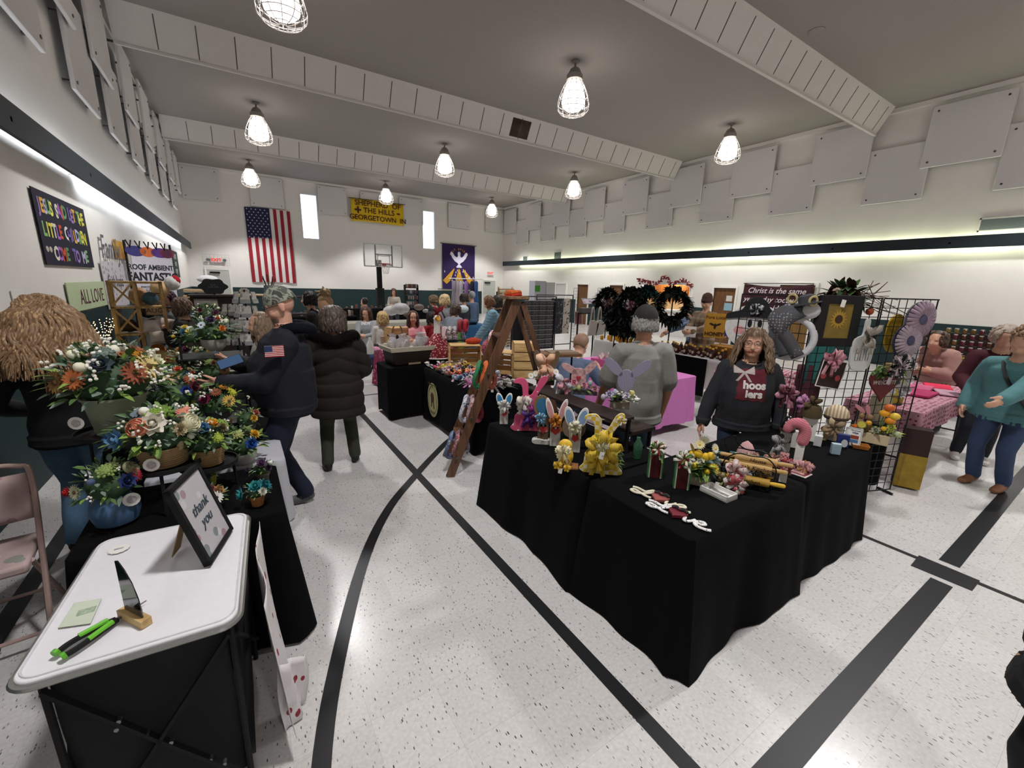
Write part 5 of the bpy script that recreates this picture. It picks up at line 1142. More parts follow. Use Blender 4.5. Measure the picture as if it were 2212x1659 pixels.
# dark cabinet in front of door
p = ony(462, 640, 9.2); t = thing('display_cabinet', 'dark brown wooden cabinet under the black ornate sign', 'cabinet', (p.x, 9.2, 0)); 
obj('body', MB().box(-.33, -.2, 0, .33, .2, p.z), m_dk, t, bevel=.01); obj('top', MB().box(-.36, -.23, p.z, .36, .23, p.z + .03), m_dk, t)
obj('front_picture', MB().box(-.28, -.21, p.z - .22, .05, -.2, p.z - .04), mat('8c8680', .8, var=.3, scale=20), t)
# black ornate sign
p = ony(463, 634, 9.1); t = thing('chalkboard_sign', 'black ornate scroll-edged sign on a stand above the cabinet', 'sign', (p.x, 9.05, p.z - .05)); 
out = []
for i in range(48): a = 2 * pi * i / 48; r = 1 + .09 * cos(6 * a); out.append((.2 * r * cos(a), .17 + .13 * r * sin(a)))
flat(t, 'board', out, .02, m_black); obj('stand', MB().beam((0, .02, -.1), (0, .02, .1), .04, .02), m_black, t); text('fresh\nmade daily', .035, mat('55585a', .8), t, (0, -.012, .18))
t = thing('tall_shelf', 'tall black shelf unit behind the card spinners', 'shelf', (.1, 8.35, 0)); [obj('board', MB().box(0, 0, z, 1.0, .35, z + .02), m_dk, t) for z in (.5, .9, 1.25, 1.55)]; [obj('side', MB().box(x, 0, 0, x + .02, .35, 1.57), m_dk, t) for x in (0, .98)]
# card spinners
def spinner(label, px, pyb, pyt, Y, n, seed, group='card racks'):
    rn = random.Random(seed); b = ony(px, pyb, Y); b.z = .742; tp = ony(px, pyt, Y); t = thing('card_spinner', label, 'card rack', (b.x, Y, b.z), .2, group); h = tp.z - b.z
    obj('pole', MB().tube([(0, 0, 0), (0, 0, h)], .01, 8), m_black, t); obj('base', MB().lathe([(.13, 0), (.13, .012), (.02, .02)], 20), m_black, t)
    k = 0
    for lv in range(n):
        z = h * .3 + h * .7 * (lv + .1) / n
        for j in range(6):
            a = 2 * pi * j / 6 + .3; r = .12; c = rn.choice(['c9c5c0', 'a9a8a5', 'd6d2c8', '8b8d8f', 'c2b59a', 'b9c0c4'])
            obj('card', MB().box(-.05, -.002, 0, .05, .002, .13), pat('noise', (c, 'e0ddd8', '7c7a78'), 18, .5), t, loc=(r * cos(a), r * sin(a), z), rot=(-.15, 0, a + pi / 2))
            obj('pocket', MB().box(-.055, -.012, -.01, .055, -.008, .04), mat('c8cacc', .15, trans=.5), t, loc=(r * cos(a), r * sin(a), z), rot=(-.15, 0, a + pi / 2))
    return t
spinner('tall card spinner beside the face in the camouflage cap', 540, 735, 626, 6.3, 4, 1)
spinner('card spinner with grey cards left of the tall spinner', 512, 735, 650, 6.7, 3, 2)
for i, (px, py, Y, w, h, c) in enumerate(((505, 735, 6.1, .22, .15, 'a9a49a'), (478, 640, 8.5, .14, .1, 'c2bfba'), (528, 640, 8.5, .1, .12, 'd2c27a'), (555, 742, 6.05, .2, .05, 'e2e2e0'))):
    frame_pic(['grey floral print card leaning at the front of the card stall', 'small white card by the ornate sign', 'yellow card with a black bird on the spinner top', 'stack of white papers on the card table'][i], V((max(ony(px, py, Y).x, .12 if Y > 8 else -.2), Y, 1.572 if Y > 8 else .742)), 0, w, h, 'bdb9b2', pat('noise', (c, 'dcd8d0', '8a8680'), 22, .7), b=.008, cat='card', name='greeting_card')
p = ony(515, 632, 8.6); t = thing('utensil_crock', 'metal crock of wooden utensils and sticks behind the card stall', 'crock', (max(p.x, .5), 8.55, 1.572))
obj('crock', MB().lathe([(.07, 0), (.09, .02), (.09, .18), (.08, .18), (.07, .03)], 16), mat('7d8a92', .35, .7), t)
for i in range(7): a = i * .9; obj('stick', MB().tube([(.03 * cos(a), .03 * sin(a), .1), (.1 * cos(a), .06 * sin(a), .3 + .03 * (i % 3))], .007, 6), mat('4a3526', .8), t)
solo('white_bag', MB().ball((0, 0, 0), (.18, .1, .08), 12), mat('e4e4e6', .6, bump=.5, scale=9), 'crumpled white plastic bag on top of the shelf before the door', 'bag', loc=ony(448, 603, 10.5))
for k, (x0, x1, py) in enumerate(((398, 440, 630), (498, 600, 640), (398, 440, 643))):
    a, b = ony(x0, py, 11), ony(x1, py, 11); solo('wooden_tray', MB().box(0, -.2, 0, b.x - a.x, .2, .05), wood('c9b088', 'a88c60', 0), ['pale wooden tray left of the cabinet, upper', 'pale wooden tray right of the cabinet', 'pale wooden tray left of the cabinet, lower'][k], 'tray', loc=a)
t = thing('black_case', 'black box shelf unit left of the ornate sign', 'shelf', ony(400, 648, 11.2)); t.location.z = .9
obj('body', MB().box(0, 0, 0, .55, .4, .62), mat('14181c', .6), t); obj('handle', MB().tube(crv([(.2, .2, .62), (.2, .2, .72), (.35, .2, .72), (.35, .2, .62)], 3), .012, 6), m_black, t)
# ================================================================ far end wall
usf = thing('flag', 'large hanging flag with stars and red and white stripes on the end wall', 'flag', (.71, YF - .05, 5.0))
w, h = 1.86, 3.35; m_red, m_wh = mat('8f1a28', .8, var=.1), mat('d5d2cf', .8, var=.06)
def hang(x0, x1, z0, z1, dy=0, k=0): return MB().surf(lambda u, v: (x0 + (x1 - x0) * u + .02 * (h - (z0 + (z1 - z0) * v) * -1) * 0, -.03 - dy + .02 * sin((x0 + (x1 - x0) * u) * 9 + 2), z0 + (z1 - z0) * v + .03 * sin((x0 + (x1 - x0) * u) * 2)), 6, 10)
for i in range(13):
    x0 = w * i / 13; obj('stripe', hang(x0, x0 + w / 13, -h, 0), m_red if i % 2 == 0 else m_wh, usf)
obj('canton', hang(0, w * 7 / 13, -h * .4, 0, .012), mat('1a1c44', .8), usf)
st = MB()
for r in range(11):
    for c in range(5 if r % 2 == 0 else 4 if 0 else 5):
        x = w * 7 / 13 * (c + .5 + (.5 if r % 2 else 0)) / 5.6; z = -h * .4 * (r + .6) / 11
        if x > w * 7 / 13 - .04: continue
        P_ = [((.035 if j % 2 == 0 else .015) * sin(pi * j / 5), (.035 if j % 2 == 0 else .015) * cos(pi * j / 5)) for j in range(10)]
        st.prism([(x + a, z + b) for a, b in P_], -.072, -.066)
obj('stars', st, m_wh, usf)
t = thing('church_banner', 'yellow felt banner reading Shepherd of the Hills Georgetown IN', 'banner', (5.39, YF - .2, 4.85))
obj('felt', MB().surf(lambda u, v: (2.75 * u, .02 * sin(u * 9), 1.1 * v + .02 * sin(u * 5)), 20, 6), mat('d6b21c', .85), t, solid=.006)
obj('rod', MB().tube([(-.1, 0, 1.1), (2.85, 0, 1.08)], .015, 8), m_black, t)
for s, z, x in (('SHEPHERD  OF', .9, 1.38), ('THE HILLS', .56, 1.42), ('GEORGETOWN  IN', .2, 1.38)): text(s, .36 if s[0] != 'G' else .34, mat('4a1f14', .8), t, (x, -.035, z), bold=.006)
flat(t, 'cross', [(.2, .4), (.28, .4), (.28, .52), (.4, .52), (.4, .6), (.28, .6), (.28, .72), (.2, .72), (.2, .6), (.08, .6), (.08, .52), (.2, .52)], .01, mat('3a1520', .8), (.1, -.03, 0)); flat(t, 'fish', ell(2.45, .56, .1, .05) , .01, mat('7a1d1a', .8), (0, -.03, 0))
t = thing('dove_banner', 'purple felt banner with a white dove and golden rays on the end wall', 'banner', (10.45, YF - .06, 1.5))
obj('felt', MB().box(0, -.006, 0, 2.15, .006, 2.6), mat('2c1a4c', .85), t); obj('rod', MB().tube([(-.12, 0, 2.62), (2.27, 0, 2.6)], .02, 8), mat('5a4a40', .6), t); obj('lower_rod', MB().tube([(-.3, 0, 0), (2.3, 0, -.02)], .02, 8), mat('5a4a40', .6), t)
wing = [(0, 0), (.1, .12), (.25, .2), (.42, .38), (.55, .62), (.5, .72), (.38, .66), (.28, .5), (.14, .42), (.07, .5), (.09, .66), (.05, .74)]
dv = [(x, z) for x, z in wing] + [(-x, z) for x, z in wing[::-1][:-1]] ; dv = [(.05, 0), (.18, -.12), (.12, -.18), (0, -.2), (-.12, -.18), (-.18, -.12), (-.05, 0)][::-1][0:0] + dv
flat(t, 'dove', [(x * 1.05, z * 1.05) for x, z in dv], .012, mat('e0def0', .8), (1.08, -.014, 1.42)); flat(t, 'dove_tail', [(-.06, 0), (.06, 0), (.2, -.16), (.1, -.2), (0, -.18), (-.1, -.2), (-.2, -.16)], .012, mat('e0def0', .8), (1.08, -.014, 1.46))
m_gold = mat('d09a24', .7, var=.15, scale=9)
for x0, x1 in ((.75, .25), (1.08, 1.08), (1.35, 1.85)): flat(t, 'ray', [(x0 - .03, 1.2), (x0 + .03, 1.2), (x1 + .24, .5), (x1, .3), (x1 - .24, .5)], .012, m_gold, (0, -.014, 0))
rn = random.Random(3)
for i in range(18): flat(t, 'flame', [(0, 0), (.035, .05), (0, .14), (-.035, .05)], .01, mat('d8d4e4', .8), (rn.uniform(.1, 2.05), -.02, rn.uniform(.25, 1.1)))
for i, ch in enumerate('HOLY SPIRIT'): a = radians(150 - i * 12); text(ch, .15, m_gold, t, (1.05 + .62 * cos(a), -.015, 1.72 + .62 * sin(a)), rot=(pi / 2, -(a - pi / 2), 0), name='letter', bold=.004)
# doors with exit signs
def door(n, x0, x1, z1, wall, m, fr=m_white, **kw):
    if wall == 'F':
        d = struct('door_%d' % n, MB().box(x0, YF - .05, 0, x1, YF - .01, z1), m); obj('door_frame', MB().box(x0 - .07, YF - .07, 0, x0, YF, z1 + .07).box(x1, YF - .07, 0, x1 + .07, YF, z1 + .07).box(x0, YF - .07, z1, x1, YF, z1 + .07), fr, d)
        obj('closer', MB().box(x0 + .12, YF - .14, z1 - .16, x0 + .5, YF - .05, z1 - .08), m_black, d)
    else:
        d = struct('door_%d' % n, MB().box(XR + .04, x0, 0, XR + .08, x1, z1) if wall == 'R' else MB().box(XR - .03, x0, 0, XR - .005, x1, z1), m); q = XR - (.05 if wall == 'R' else .06)
        obj('door_frame', MB().box(q, x0 - .07, 0, XR + .04, x0, z1 + .07).box(q, x1, 0, XR + .04, x1 + .07, z1 + .07).box(q, x0, z1, XR + .04, x1, z1 + .07), fr, d)
        obj('handle', MB().tube([(q - .0, x1 - .08, .95), (q - .05, x1 - .08, .95)], .02, 8), m_steel, d)
    return d
m_door = mat('b9bcb6', .6); door(1, -1.02, -.18, 2.16, 'F', m_door); door(2, 13.2, 14.1, 2.06, 'F', m_door)
def exit_sign(label, x, z, w, h, heads):
    t = thing('exit_sign', label, 'exit sign', (x, YF - .06, z)); obj('housing', MB().box(-w / 2, -.05, 0, w / 2, .03, h), mat('e6e0dc', .5), t, bevel=.01)
    me = text('EXIT', h * .85, glow('e83428', 1.2), t, (0, -.053, h / 2), bold=.006)
    if heads:
        for s in (-1, 1): obj('lamp_head', MB().lathe([(.03, 0), (.07, .02), (.07, .07)], 14), m_steel, t, loc=(s * (w / 2 + .1), -.02, h / 2), rot=(pi / 2, 0, 0))
        cg = MB()
        for i in range(8): x_ = -.5 + i / 7; cg.tube([(x_, -.12, -.12), (x_, -.12, h + .12)], .004, 4)
        for k in range(5): z_ = -.12 + (h + .24) * k / 4; cg.tube([(-.5, -.12, z_), (.5, -.12, z_)], .004, 4)
        obj('wire_guard', cg, m_steel, t)
exit_sign('exit sign with two lamp heads in a wire guard above the left door', -.6, 2.48, .42, .22, 1); exit_sign('small exit sign above the door in the far right corner', 13.7, 2.4, .42, .24, 0)
# basketball hoop
Yh = 20.6; a, b = ony(785, 528, Yh), ony(869, 580, Yh); bw, bh = b.x - a.x, a.z - b.z
t = thing('basketball_hoop', 'free-standing basketball hoop with clear backboard on a black padded post', 'basketball hoop', ((a.x + b.x) / 2, Yh, 0)); z0 = b.z + .05
obj('backboard', MB().box(-bw / 2, 0, z0, bw / 2, .02, z0 + bh), mat('e8eef0', .05, alpha=.18, var=0), t)
e = MB()
for p_ in ((-bw / 2, -.03, z0 - .03, bw / 2, .05, z0 + .02), (-bw / 2, -.03, z0 + bh - .02, bw / 2, .05, z0 + bh + .03), (-bw / 2 - .02, -.03, z0, -bw / 2 + .03, .05, z0 + bh), (bw / 2 - .03, -.03, z0, bw / 2 + .02, .05, z0 + bh)): e.box(*p_)
obj('board_frame', e, mat('c9cccc', .4, .5), t)
e = MB(); e.box(-.3, -.02, z0 + .05, .3, -.01, z0 + .1).box(-.3, -.02, z0 + .46, .3, -.01, z0 + .5).box(-.3, -.02, z0 + .05, -.26, -.01, z0 + .5).box(.26, -.02, z0 + .05, .3, -.01, z0 + .5); obj('target_square', e, mat('e8e8e8', .5), t)
e = MB(); e.box(-.38, .03, z0, -.33, .08, z0 + bh).box(.4, .03, z0, .45, .08, z0 + bh).box(-.36, .03, z0 + .05, .42, .1, z0 + .12).box(-.36, .03, z0 + .52, .42, .1, z0 + .57); obj('support_frame', e, m_black, t)
obj('rim', MB().tube([(.23 * cos(2 * pi * j / 20), -.3 + .23 * sin(2 * pi * j / 20), z0 + .12) for j in range(20)], .014, 6, close=True).box(-.08, -.09, z0 + .02, .08, -.03, z0 + .14), mat('b03022', .4), t)
nt_ = MB()
for j in range(12):
    for s in (-1, 1): nt_.tube([((.23 - .03 * k) * cos(2 * pi * (j + s * k * .5) / 12), -.3 + (.23 - .03 * k) * sin(2 * pi * (j + s * k * .5) / 12), z0 + .1 - .11 * k) for k in range(5)], .005, 4)
obj('net', nt_, m_white, t)
obj('post', MB().box(-.22, .3, 0, -.02, .5, z0 + .3), m_black, t); obj('post_padding', MB().box(-.3, .24, .3, .06, .56, z0 - 1.0), mat('101417', .6), t, bevel=.03); obj('arm', MB().beam((-.12, .4, z0 + .2), (-.1, .08, z0 + .1), .1, .1), m_black, t)
obj('wheel_base', MB().box(-.5, .2, 0, .3, 1.3, .25), m_black, t)
# ================================================================ centre: boutique tables, ladder, crates
random.seed(41)
m_hearts = pat('blot', ('8e2348', 'd98aa6'), 16, .85, thr=.3)
m_heartr = pat('blot', ('7d1a26', 'd7a3a4'), 34, .85, thr=.36)
cloth(2.02, 6.5, 3.2, 7.7, .74, m_hearts, 'table draped with pink and magenta heart cloth beyond the brown plastic bin', fold=.03, drop=.04, seed=6)
cloth(1.6, 5.5, 3.3, 6.08, .74, m_blk, 'stretch black cloth table under the bin and the cloth goose', fold=.002, flare=.0, arch=.07, seed=7)
lg = cloth(2.06, 3.88, 2.85, 5.42, .74, m_blk, 'black cloth table with round cream logo, covered in hair bows', fold=.004, flare=.01, arch=.06, seed=5)
lo = thing('logo_emblem', 'round cream emblem with a dog on the black table front', 'emblem', (2.035, 5.02, .37), rz=-pi / 2 ); lo.scale = (1, 1, 1)
obj('disc', MB().prism(ell(0, 0, .17, .23, 32), -.004, .0), mat('a9a578', .8), lo); obj('ring', MB().tube([(.135 * cos(2 * pi * j / 32), -.006, .19 * sin(2 * pi * j / 32)) for j in range(32)], .003, 5, close=True), mat('5c5a3c', .8), lo)
obj('dog', MB().prism([(-.05, -.1), (-.04, .02), (-.06, .05), (-.03, .1), (.03, .09), (.05, .04), (.04, -.02), (.06, -.11), (.04, -.11), (.02, -.03), (-.02, -.03), (-.035, -.1)], -.008, -.004), mat('4a2a18', .8), lo)
text('THE DOGGY TABLE', .032, mat('4a4a30', .8), lo, (0, -.006, .205)); text('BOUTIQUE', .032, mat('4a4a30', .8), lo, (0, -.006, -.165))
# plastic bin of bagged goods
t = thing('storage_bin', 'brown plastic bin with cream tray of bagged goods on the stretch black table', 'bin', (1.98, 5.8, .745), .08)
obj('bin_body', MB().loft([[(x * s, y * s, z) for x, y in ((-.3, -.2), (.3, -.2), (.3, .2), (-.3, .2))] for z, s in ((0, .9), (.2, 1))]), mat('1d120d', .5), t, bevel=.02)
obj('tray', MB().loft([[(x * s, y * s, z) for x, y in ((-.33, -.22), (.33, -.22), (.33, .22), (-.33, .22))] for z, s in ((.19, .97), (.255, 1.04), (.26, 1.0), (.205, .93))]), mat('b7b1a0', .6), t, bevel=.008)
obj('label_strip', MB().box(-.08, -.212, .01, .1, -.2, .035), mat('8b7a60', .7), t)
m_plas = mat('c6c2c4', .12, var=.1, alpha=.45, bump=.5, scale=12)
rn = random.Random(2)
for i in range(11):
    x, y = rn.uniform(-.24, .26), rn.uniform(-.14, .14); c = rn.choice(['8c8a80', 'a58a92', '6f7a68', 'b3a9ad', '7c5a66', '9aa08a'])
    g = thing('bagged_goods', ['bagged item at the front left corner of the cream tray', 'bagged item in the tray, dotted fabric', 'bagged item in the middle of the cream tray', 'bagged item at the tray back edge', 'bagged item right of centre in the tray', 'bagged item at the right end of the tray', 'bagged item leaning on the tray rim', 'bagged item with pink cloth in the tray', 'bagged item with green cloth in the tray', 'bagged item topmost in the heap', 'bagged item nearest the cloth goose'][i], 'bagged item', (1.98 + x, 5.8 + y, .96), rn.uniform(0, 3), 'bagged goods heaped in the cream tray')
    obj('bag', MB().ball((0, 0, .07), (.1, .05, .1), 8).tube([(0, 0, .15), (0, 0, .2)], [.02, .04], 6), m_plas, g, rot=(rn.uniform(-.5, .5), 0, 0)); obj('content', MB().ball((0, 0, .05), (.07, .03, .06), 8), pat('dots', (c, 'dcd6d2'), 60, .8), g)
# cloth goose in heart dress
gp = ony(945, 772, 5.75); t = thing('cloth_goose', 'white stuffed goose in red heart dress with red bow, behind the bin', 'stuffed goose', (gp.x, 5.75, .745), .3)
obj('dress', MB().lathe([(.2, .06), (.21, .08), (.19, .18), (.14, .3), (.06, .4), (.04, .42)], 24), m_heartr, t); obj('hem', MB().lathe([(.2, .05), (.215, .06), (.205, .075)], 24), m_white, t)
obj('neck', MB().tube(crv([(0, 0, .38), (0, 0, .5), (-.01, -.01, .58), (-.02, -.03, .63)], 4), [.055, .052, .05, .048, .045, .045, .045, .045, .045, .045, .05, .055, .05], 12, dome=True), mat('dedbd5', .8), t)
obj('beak', MB().tube([(-.03, -.05, .63), (-.05, -.11, .6)], [.04, .012], 10), mat('d8a52c', .6), t); bow(t, (mat('8e1c2a', .7), mat('7a1422', .7)), (0, .0, .7), .22, 4, 0, w=.35)
obj('feet', MB().box(-.08, -.1, 0, .08, .08, .06), mat('1d3a2c', .8), t)
# hair bows heaped on the logo table
BC = [('e6e2de', '2a2a2c'), ('d8457e', 'e7a0bd'), ('d7c63c', 'ece49a'), ('c7a9b4', '8f2b3a'), ('1f1f22', 'dad6d2'), ('e07a34', 'f0c79a'), ('a9262f', 'e5d9d6'), ('c99ab0', 'efe6ea'), ('5b87b0', 'e2e6ea'), ('b5b2ae', '5c5450'), ('b56a9a', 'f0e6ee'), ('dcd8d2', 'b8b4ae')]
protos = []
rn = random.Random(8)
cols_n = ['black and white', 'hot pink', 'yellow', 'rose and red', 'black dotted', 'orange', 'red', 'pale pink', 'blue', 'grey', 'magenta', 'cream']
for i in range(60):
    j = i % 12; k = i // 12; x = 2.14 + .11 * k + rn.uniform(-.03, .03); y = 5.32 - (i % 12) * .115 + rn.uniform(-.04, .04)
    lab = '%s hair bow on the logo table, %s row' % (cols_n[j], ['aisle-side', 'second', 'middle', 'fourth', 'farthest'][k])
    if k == 0:
        c = BC[j]; t = thing('hair_bow', lab, 'hair bow', (x, y, .765), rn.uniform(0, 6), 'hair bows heaped on the logo table')
        bow(t, (pat('dots', c, 90, .8), mat(c[0], .8)), (0, 0, 0), .13, 4, 2, rot=(-1.2, 0, 0), name='ribbon', seed=i, w=.4); obj('clip', MB().box(-.03, -.005, -.012, .03, .005, -.006), m_steel, t); protos.append(t)
    else: copyof(protos[(j * 5 + k * 3) % 12 if 0 else j], (x, y, .765 + rn.uniform(0, .01)), rn.uniform(0, 6), lab)
# crates
m_cr = wood('b58f58', 'd3b17a', 0)
def crate_at(px, py, Y, z, label, rz, w, d, h, **kw): p = ony(px, py, Y); return crate(label, (p.x, p.y, z), rz, w, d, h, m_cr, 'light wood crates on the boutique tables', **kw)
crate_at(1003, 790, 5.3, .745, 'light wood crate lying open to the front, behind the hair bows', -.35, .44, .3, .3)
c = crate_at(1085, 822, 4.65, .745, 'light wood crate open to the left, behind the ladder rail', -.9, .44, .3, .28)
crate_at(1127, 845, 4.3, .745, 'tall light wood crate standing on end with black slots, behind the ladder', -.5, .27, .28, .44, open_side='all', slats=4)
crate_at(856, 722, 7.2, .745, 'light wood crate standing on end on the heart cloth table', .25, .3, .3, .36, open_side='all', slats=3)
solo('knit_hat', MB().ball((0, 0, .03), (.12, .09, .05), 14), mat('a33a26', .95, var=.2, scale=50, bump=.6), 'rust red knitted hat on top of the first open crate', 'hat', loc=(ony(1022, 740, 5.3).x, 5.3, 1.05))
# headband stand with padded headbands
hp = ony(990, 740, 5.6); t = thing('headband_stand', 'black stand holding padded headbands behind the crates', 'display stand', (hp.x, 5.75, .745))
obj('base', MB().box(-.2, -.1, 0, .2, .1, .02), m_black, t); obj('bar', MB().box(-.2, -.02, .28, .2, .02, .3), m_black, t); [obj('post', MB().tube([(x, 0, 0), (x, 0, .3)], .01, 6), m_black, t) for x in (-.18, .18)]
HB = [('dcb7c0', 'e6d6da', 'pale pink padded headband, leftmost on the black stand'), ('e5e1e0', '33303a', 'white padded headband with dark spots on the black stand'), ('d9d4d6', '4a2b44', 'second white spotted padded headband on the black stand'), ('7d1626', '8f2030', 'dark red padded headband, left of the two on the stand'), ('a31c34', 'b32a42', 'bright red padded headband, rightmost on the black stand')]
def headband(label, loc, rz, m, r=.075, tilt=0, knot=1, group='padded headbands'):
    t = thing('headband', label, 'headband', loc, rz, group, rot=(tilt, 0, rz)); P = [(r * sin(a) , 0, r * cos(a) * 1.1) for a in [(-2.4 + 4.8 * i / 16) for i in range(17)]]
    obj('band', MB().tube(P, [.008 + .016 * (1 - abs(i - 8) / 9) for i in range(17)], 8, side=(0, 1, 0), asp=1.8), m, t)
    if knot: obj('knot', MB().ball((0, 0, r * 1.1), (.028, .035, .028), 10), m, t)
    return t
for i, (c, d, lab) in enumerate(HB): headband(lab, (hp.x - .17 + .085 * i, 5.7, 1.14 + (.1 if i > 2 else 0)), .9, pat('dots', (c, d), 70, .7), .085)
# dark items: potted headwear
for i, (px, py, Y, c, d, lab) in enumerate(((1066, 735, 4.4, '9a1f34', 'e6d9da', 'red and white spotted padded headband on the stand behind the ladder'), (1052, 755, 4.5, '3a1a24', 'b04a5a', 'maroon padded headband below the spotted one'), (1076, 752, 4.35, 'b8b4c8', '30303c', 'navy and white padded headband by the ladder rail'), (946, 895 + 20, 4.3, 'a9a9b5', '30508a', 'x'))[:3]): headband(lab, ony(px, py, Y), .6, pat('dots', (c, d), 60, .6), .09)
# ---- wooden stepladder with headbands on its treads
m_lad = wood('4a3020', '6a4830', 2, 3, .5)
fa, fb_ = V((1.60, 3.54, 0)), V((1.78, 4.03, 0)); ta, tb = V((2.20, 3.32, 1.74)), V((2.30, 3.60, 1.74)); ra, rb = V((2.82, 3.10, 0)), V((2.98, 3.52, 0))
t = thing('stepladder', 'old brown wooden stepladder standing between the black tables', 'ladder', (0, 0, 0))
up = (fb_ - fa).normalized()
for a, b in ((fa, ta), (fb_, tb)): obj('rail', MB().beam(a, b, .022, .085, up=up.cross((ta - fa).normalized()).cross(up) if 0 else (ta - fa).cross(up)), m_lad, t, bevel=.003)
for a, b in ((ra, ta + V((.05, -.02, -.03))), (rb, tb + V((.05, -.02, -.03)))): obj('rear_leg', MB().beam(a, b, .022, .05), m_lad, t, bevel=.002)
for k in range(1, 5):
    f = k / 5; a, b = fa.lerp(ta, f), fb_.lerp(tb, f); obj('tread', MB().beam(a, b, .1, .022), m_lad, t)
for f in (.25, .55): obj('rear_rung', MB().tube([ra.lerp(ta, f), rb.lerp(tb, f)], .012, 8), m_lad, t)
cap = MB(); c0 = (ta + tb) / 2; obj('top_cap', MB().beam(ta - up * .05 + V((0, 0, .02)), tb + up * .05 + V((0, 0, .02)), .2, .025), wood('6a4a30', '8a6848', 1), t, bevel=.003)
for f in (.12, .35, .6): obj('bolt', MB().tube([fa.lerp(ta, f) + V((-.02, -.03, 0)), fa.lerp(ta, f) + V((-.02, -.016, 0))], .012, 10), m_steel, t)
obj('kick_board', MB().beam(fa.lerp(ta, .14), fb_.lerp(tb, .14), .02, .16), m_lad, t)
pf = thing('plank_shelf', 'wooden plank platform set across the rear of the stepladder', 'shelf', (2.75, 3.35, 1.18), -.3)
obj('plank', MB().box(-.25, -.14, 0, .2, .14, .03), wood('5a402c', '7b5a40', 0), pf); obj('upper_board', MB().box(-.12, -.1, .03, .18, .1, .04), wood('6c5a4a', '8c7a68', 0), pf)
[obj('support', MB().tube([(x, 0, 0), (x, 0, -1.18)], .01, 6), m_black, pf) for x in (-.2, .15)]
for i, (z, c, lab) in enumerate(((1.775, 'b4291c', 'folded red fabric headwrap on top of the stepladder, lower'), (1.80, 'c8642a', 'folded orange fabric headwrap on top of the stepladder, upper'))):
    mb = MB(); [mb.tube(crv([(-.11, .02 * s, 0), (0, .05 * s, .012), (.11, .01 * s, 0)], 5), .02 - .003 * i, 8) for s in (-1, 0, 1)]
    solo('headwrap', mb, mat(c, .8, var=.2, scale=30), lab, 'headwrap', 'folded wraps on the ladder top', loc=(c0.x, c0.y, z), rz=.5)
k = 0
for f, col in ((.62, (('1f6a44', '2a8050'), ('c85a22', 'd96a30'), ('b84a1c', '6a2a18'))), (.42, (('26367a', 'd8d8de'), ('8f1a2c', 'c8b0b4'), ('1d2a55', 'a92a38'))), (.2, (('a9adb8', '2c4a7a'), ('cfd2da', '9a2434'), ('3a2a34', 'b8b4bc')))):
    for i, (c, d) in enumerate(col):
        q = fa.lerp(ta, f).lerp(fb_.lerp(tb, f), .5 + .12 * (i - 1)); g = thing('ring_headband', ['green', 'orange', 'rust', 'navy and white', 'crimson', 'navy and red', 'silver blue', 'silver red', 'dark patterned'][k] + ' fabric headband hanging over a tread of the stepladder', 'headband', q + CR * (.07 * (i - 1)) + V((-.05, -.05, -.06 - .015 * i)), .7 + .1 * i, 'headbands hanging on the stepladder')
        obj('band', MB().tube([(.11 * cos(2 * pi * j / 20), .02 * sin(4 * pi * j / 20), .12 * sin(2 * pi * j / 20)) for j in range(20)], .03, 8, close=True, asp=.6), pat('noise', (c, d, c), 40, .7), g); k += 1
# extra black and white bows near the ladder
for i in range(10): copyof(protos[(0, 4, 9, 11)[i % 4]], (2.28 + .09 * (i % 3), 4.0 - .02 * i + .05 * (i % 2), .77), i, 'black and white hair bow on the near end of the logo table, beside the ladder')
# things on the heart cloth table and behind
for i, (px, py, c, rx, rz_, lab) in enumerate(((805, 740, 'c0869a', .12, .05, 'pink folded cloth at the left of the heart table'), (820, 715, 'd18a9c', .2, .03, 'pink gingham cloth on the heart table, behind'), (842, 742, 'b8a89a', .11, .06, 'cream knitted doll head on the heart table'), (818, 735, '2c2430', .1, .05, 'dark patterned purse on the heart table'), (857, 745, 'c8b8b2', .13, .04, 'pale folded towel beside the standing crate'))): solo('cloth_item', MB().ball((0, 0, rz_), (rx, rx * .7, rz_), 12), mat(c, .85, var=.3, scale=30, bump=.4), lab, 'cloth item', loc=(ony(px, py, 6.9).x, 6.85 + .1 * i, .745))
t = thing('doll_stand', 'twig figure in plum scarf standing on the heart cloth table', 'figurine', (2.1, 6.62, .745)); obj('body', MB().lathe([(.08, 0), (.06, .1), (.03, .22), (.02, .3)], 12), mat('2c1c30', .85), t); [obj('twig_arm', MB().tube(crv([(0, 0, .2), (s * .08, 0, .34), (s * .05, 0, .44)], 4), .012, 6), mat('8a6a50', .8), t) for s in (-1, 1)]
solo('white_bottle', MB().lathe([(.05, 0), (.055, .02), (.055, .16), (.02, .22), (.02, .26)], 14), m_white, 'white bottle with dark label beside the brown coat', 'bottle', loc=(ony(784, 745, 6.7).x + .12, 6.75, .745))
for i, (px, py, c) in enumerate(((765, 700, 'b8a08a'), (775, 715, 'd98a5a'), (790, 700, '8a5a4a'))): solo('gift_bag', MB().loft([[(-.08, -.05, 0), (.08, -.05, 0), (.08, .05, 0), (-.08, .05, 0)], [(-.1, -.03, .2), (.1, -.03, .2), (.1, .03, .2), (-.1, .03, .2)]]), mat(c, .6, var=.3, scale=20), ['tan striped gift bag right of the fur collar', 'orange gift bag right of the fur collar', 'brown gift bag near the grey sweatshirt'][i], 'gift bag', loc=(2.12 + .1 * i, 7.3 + .14 * i, .745))
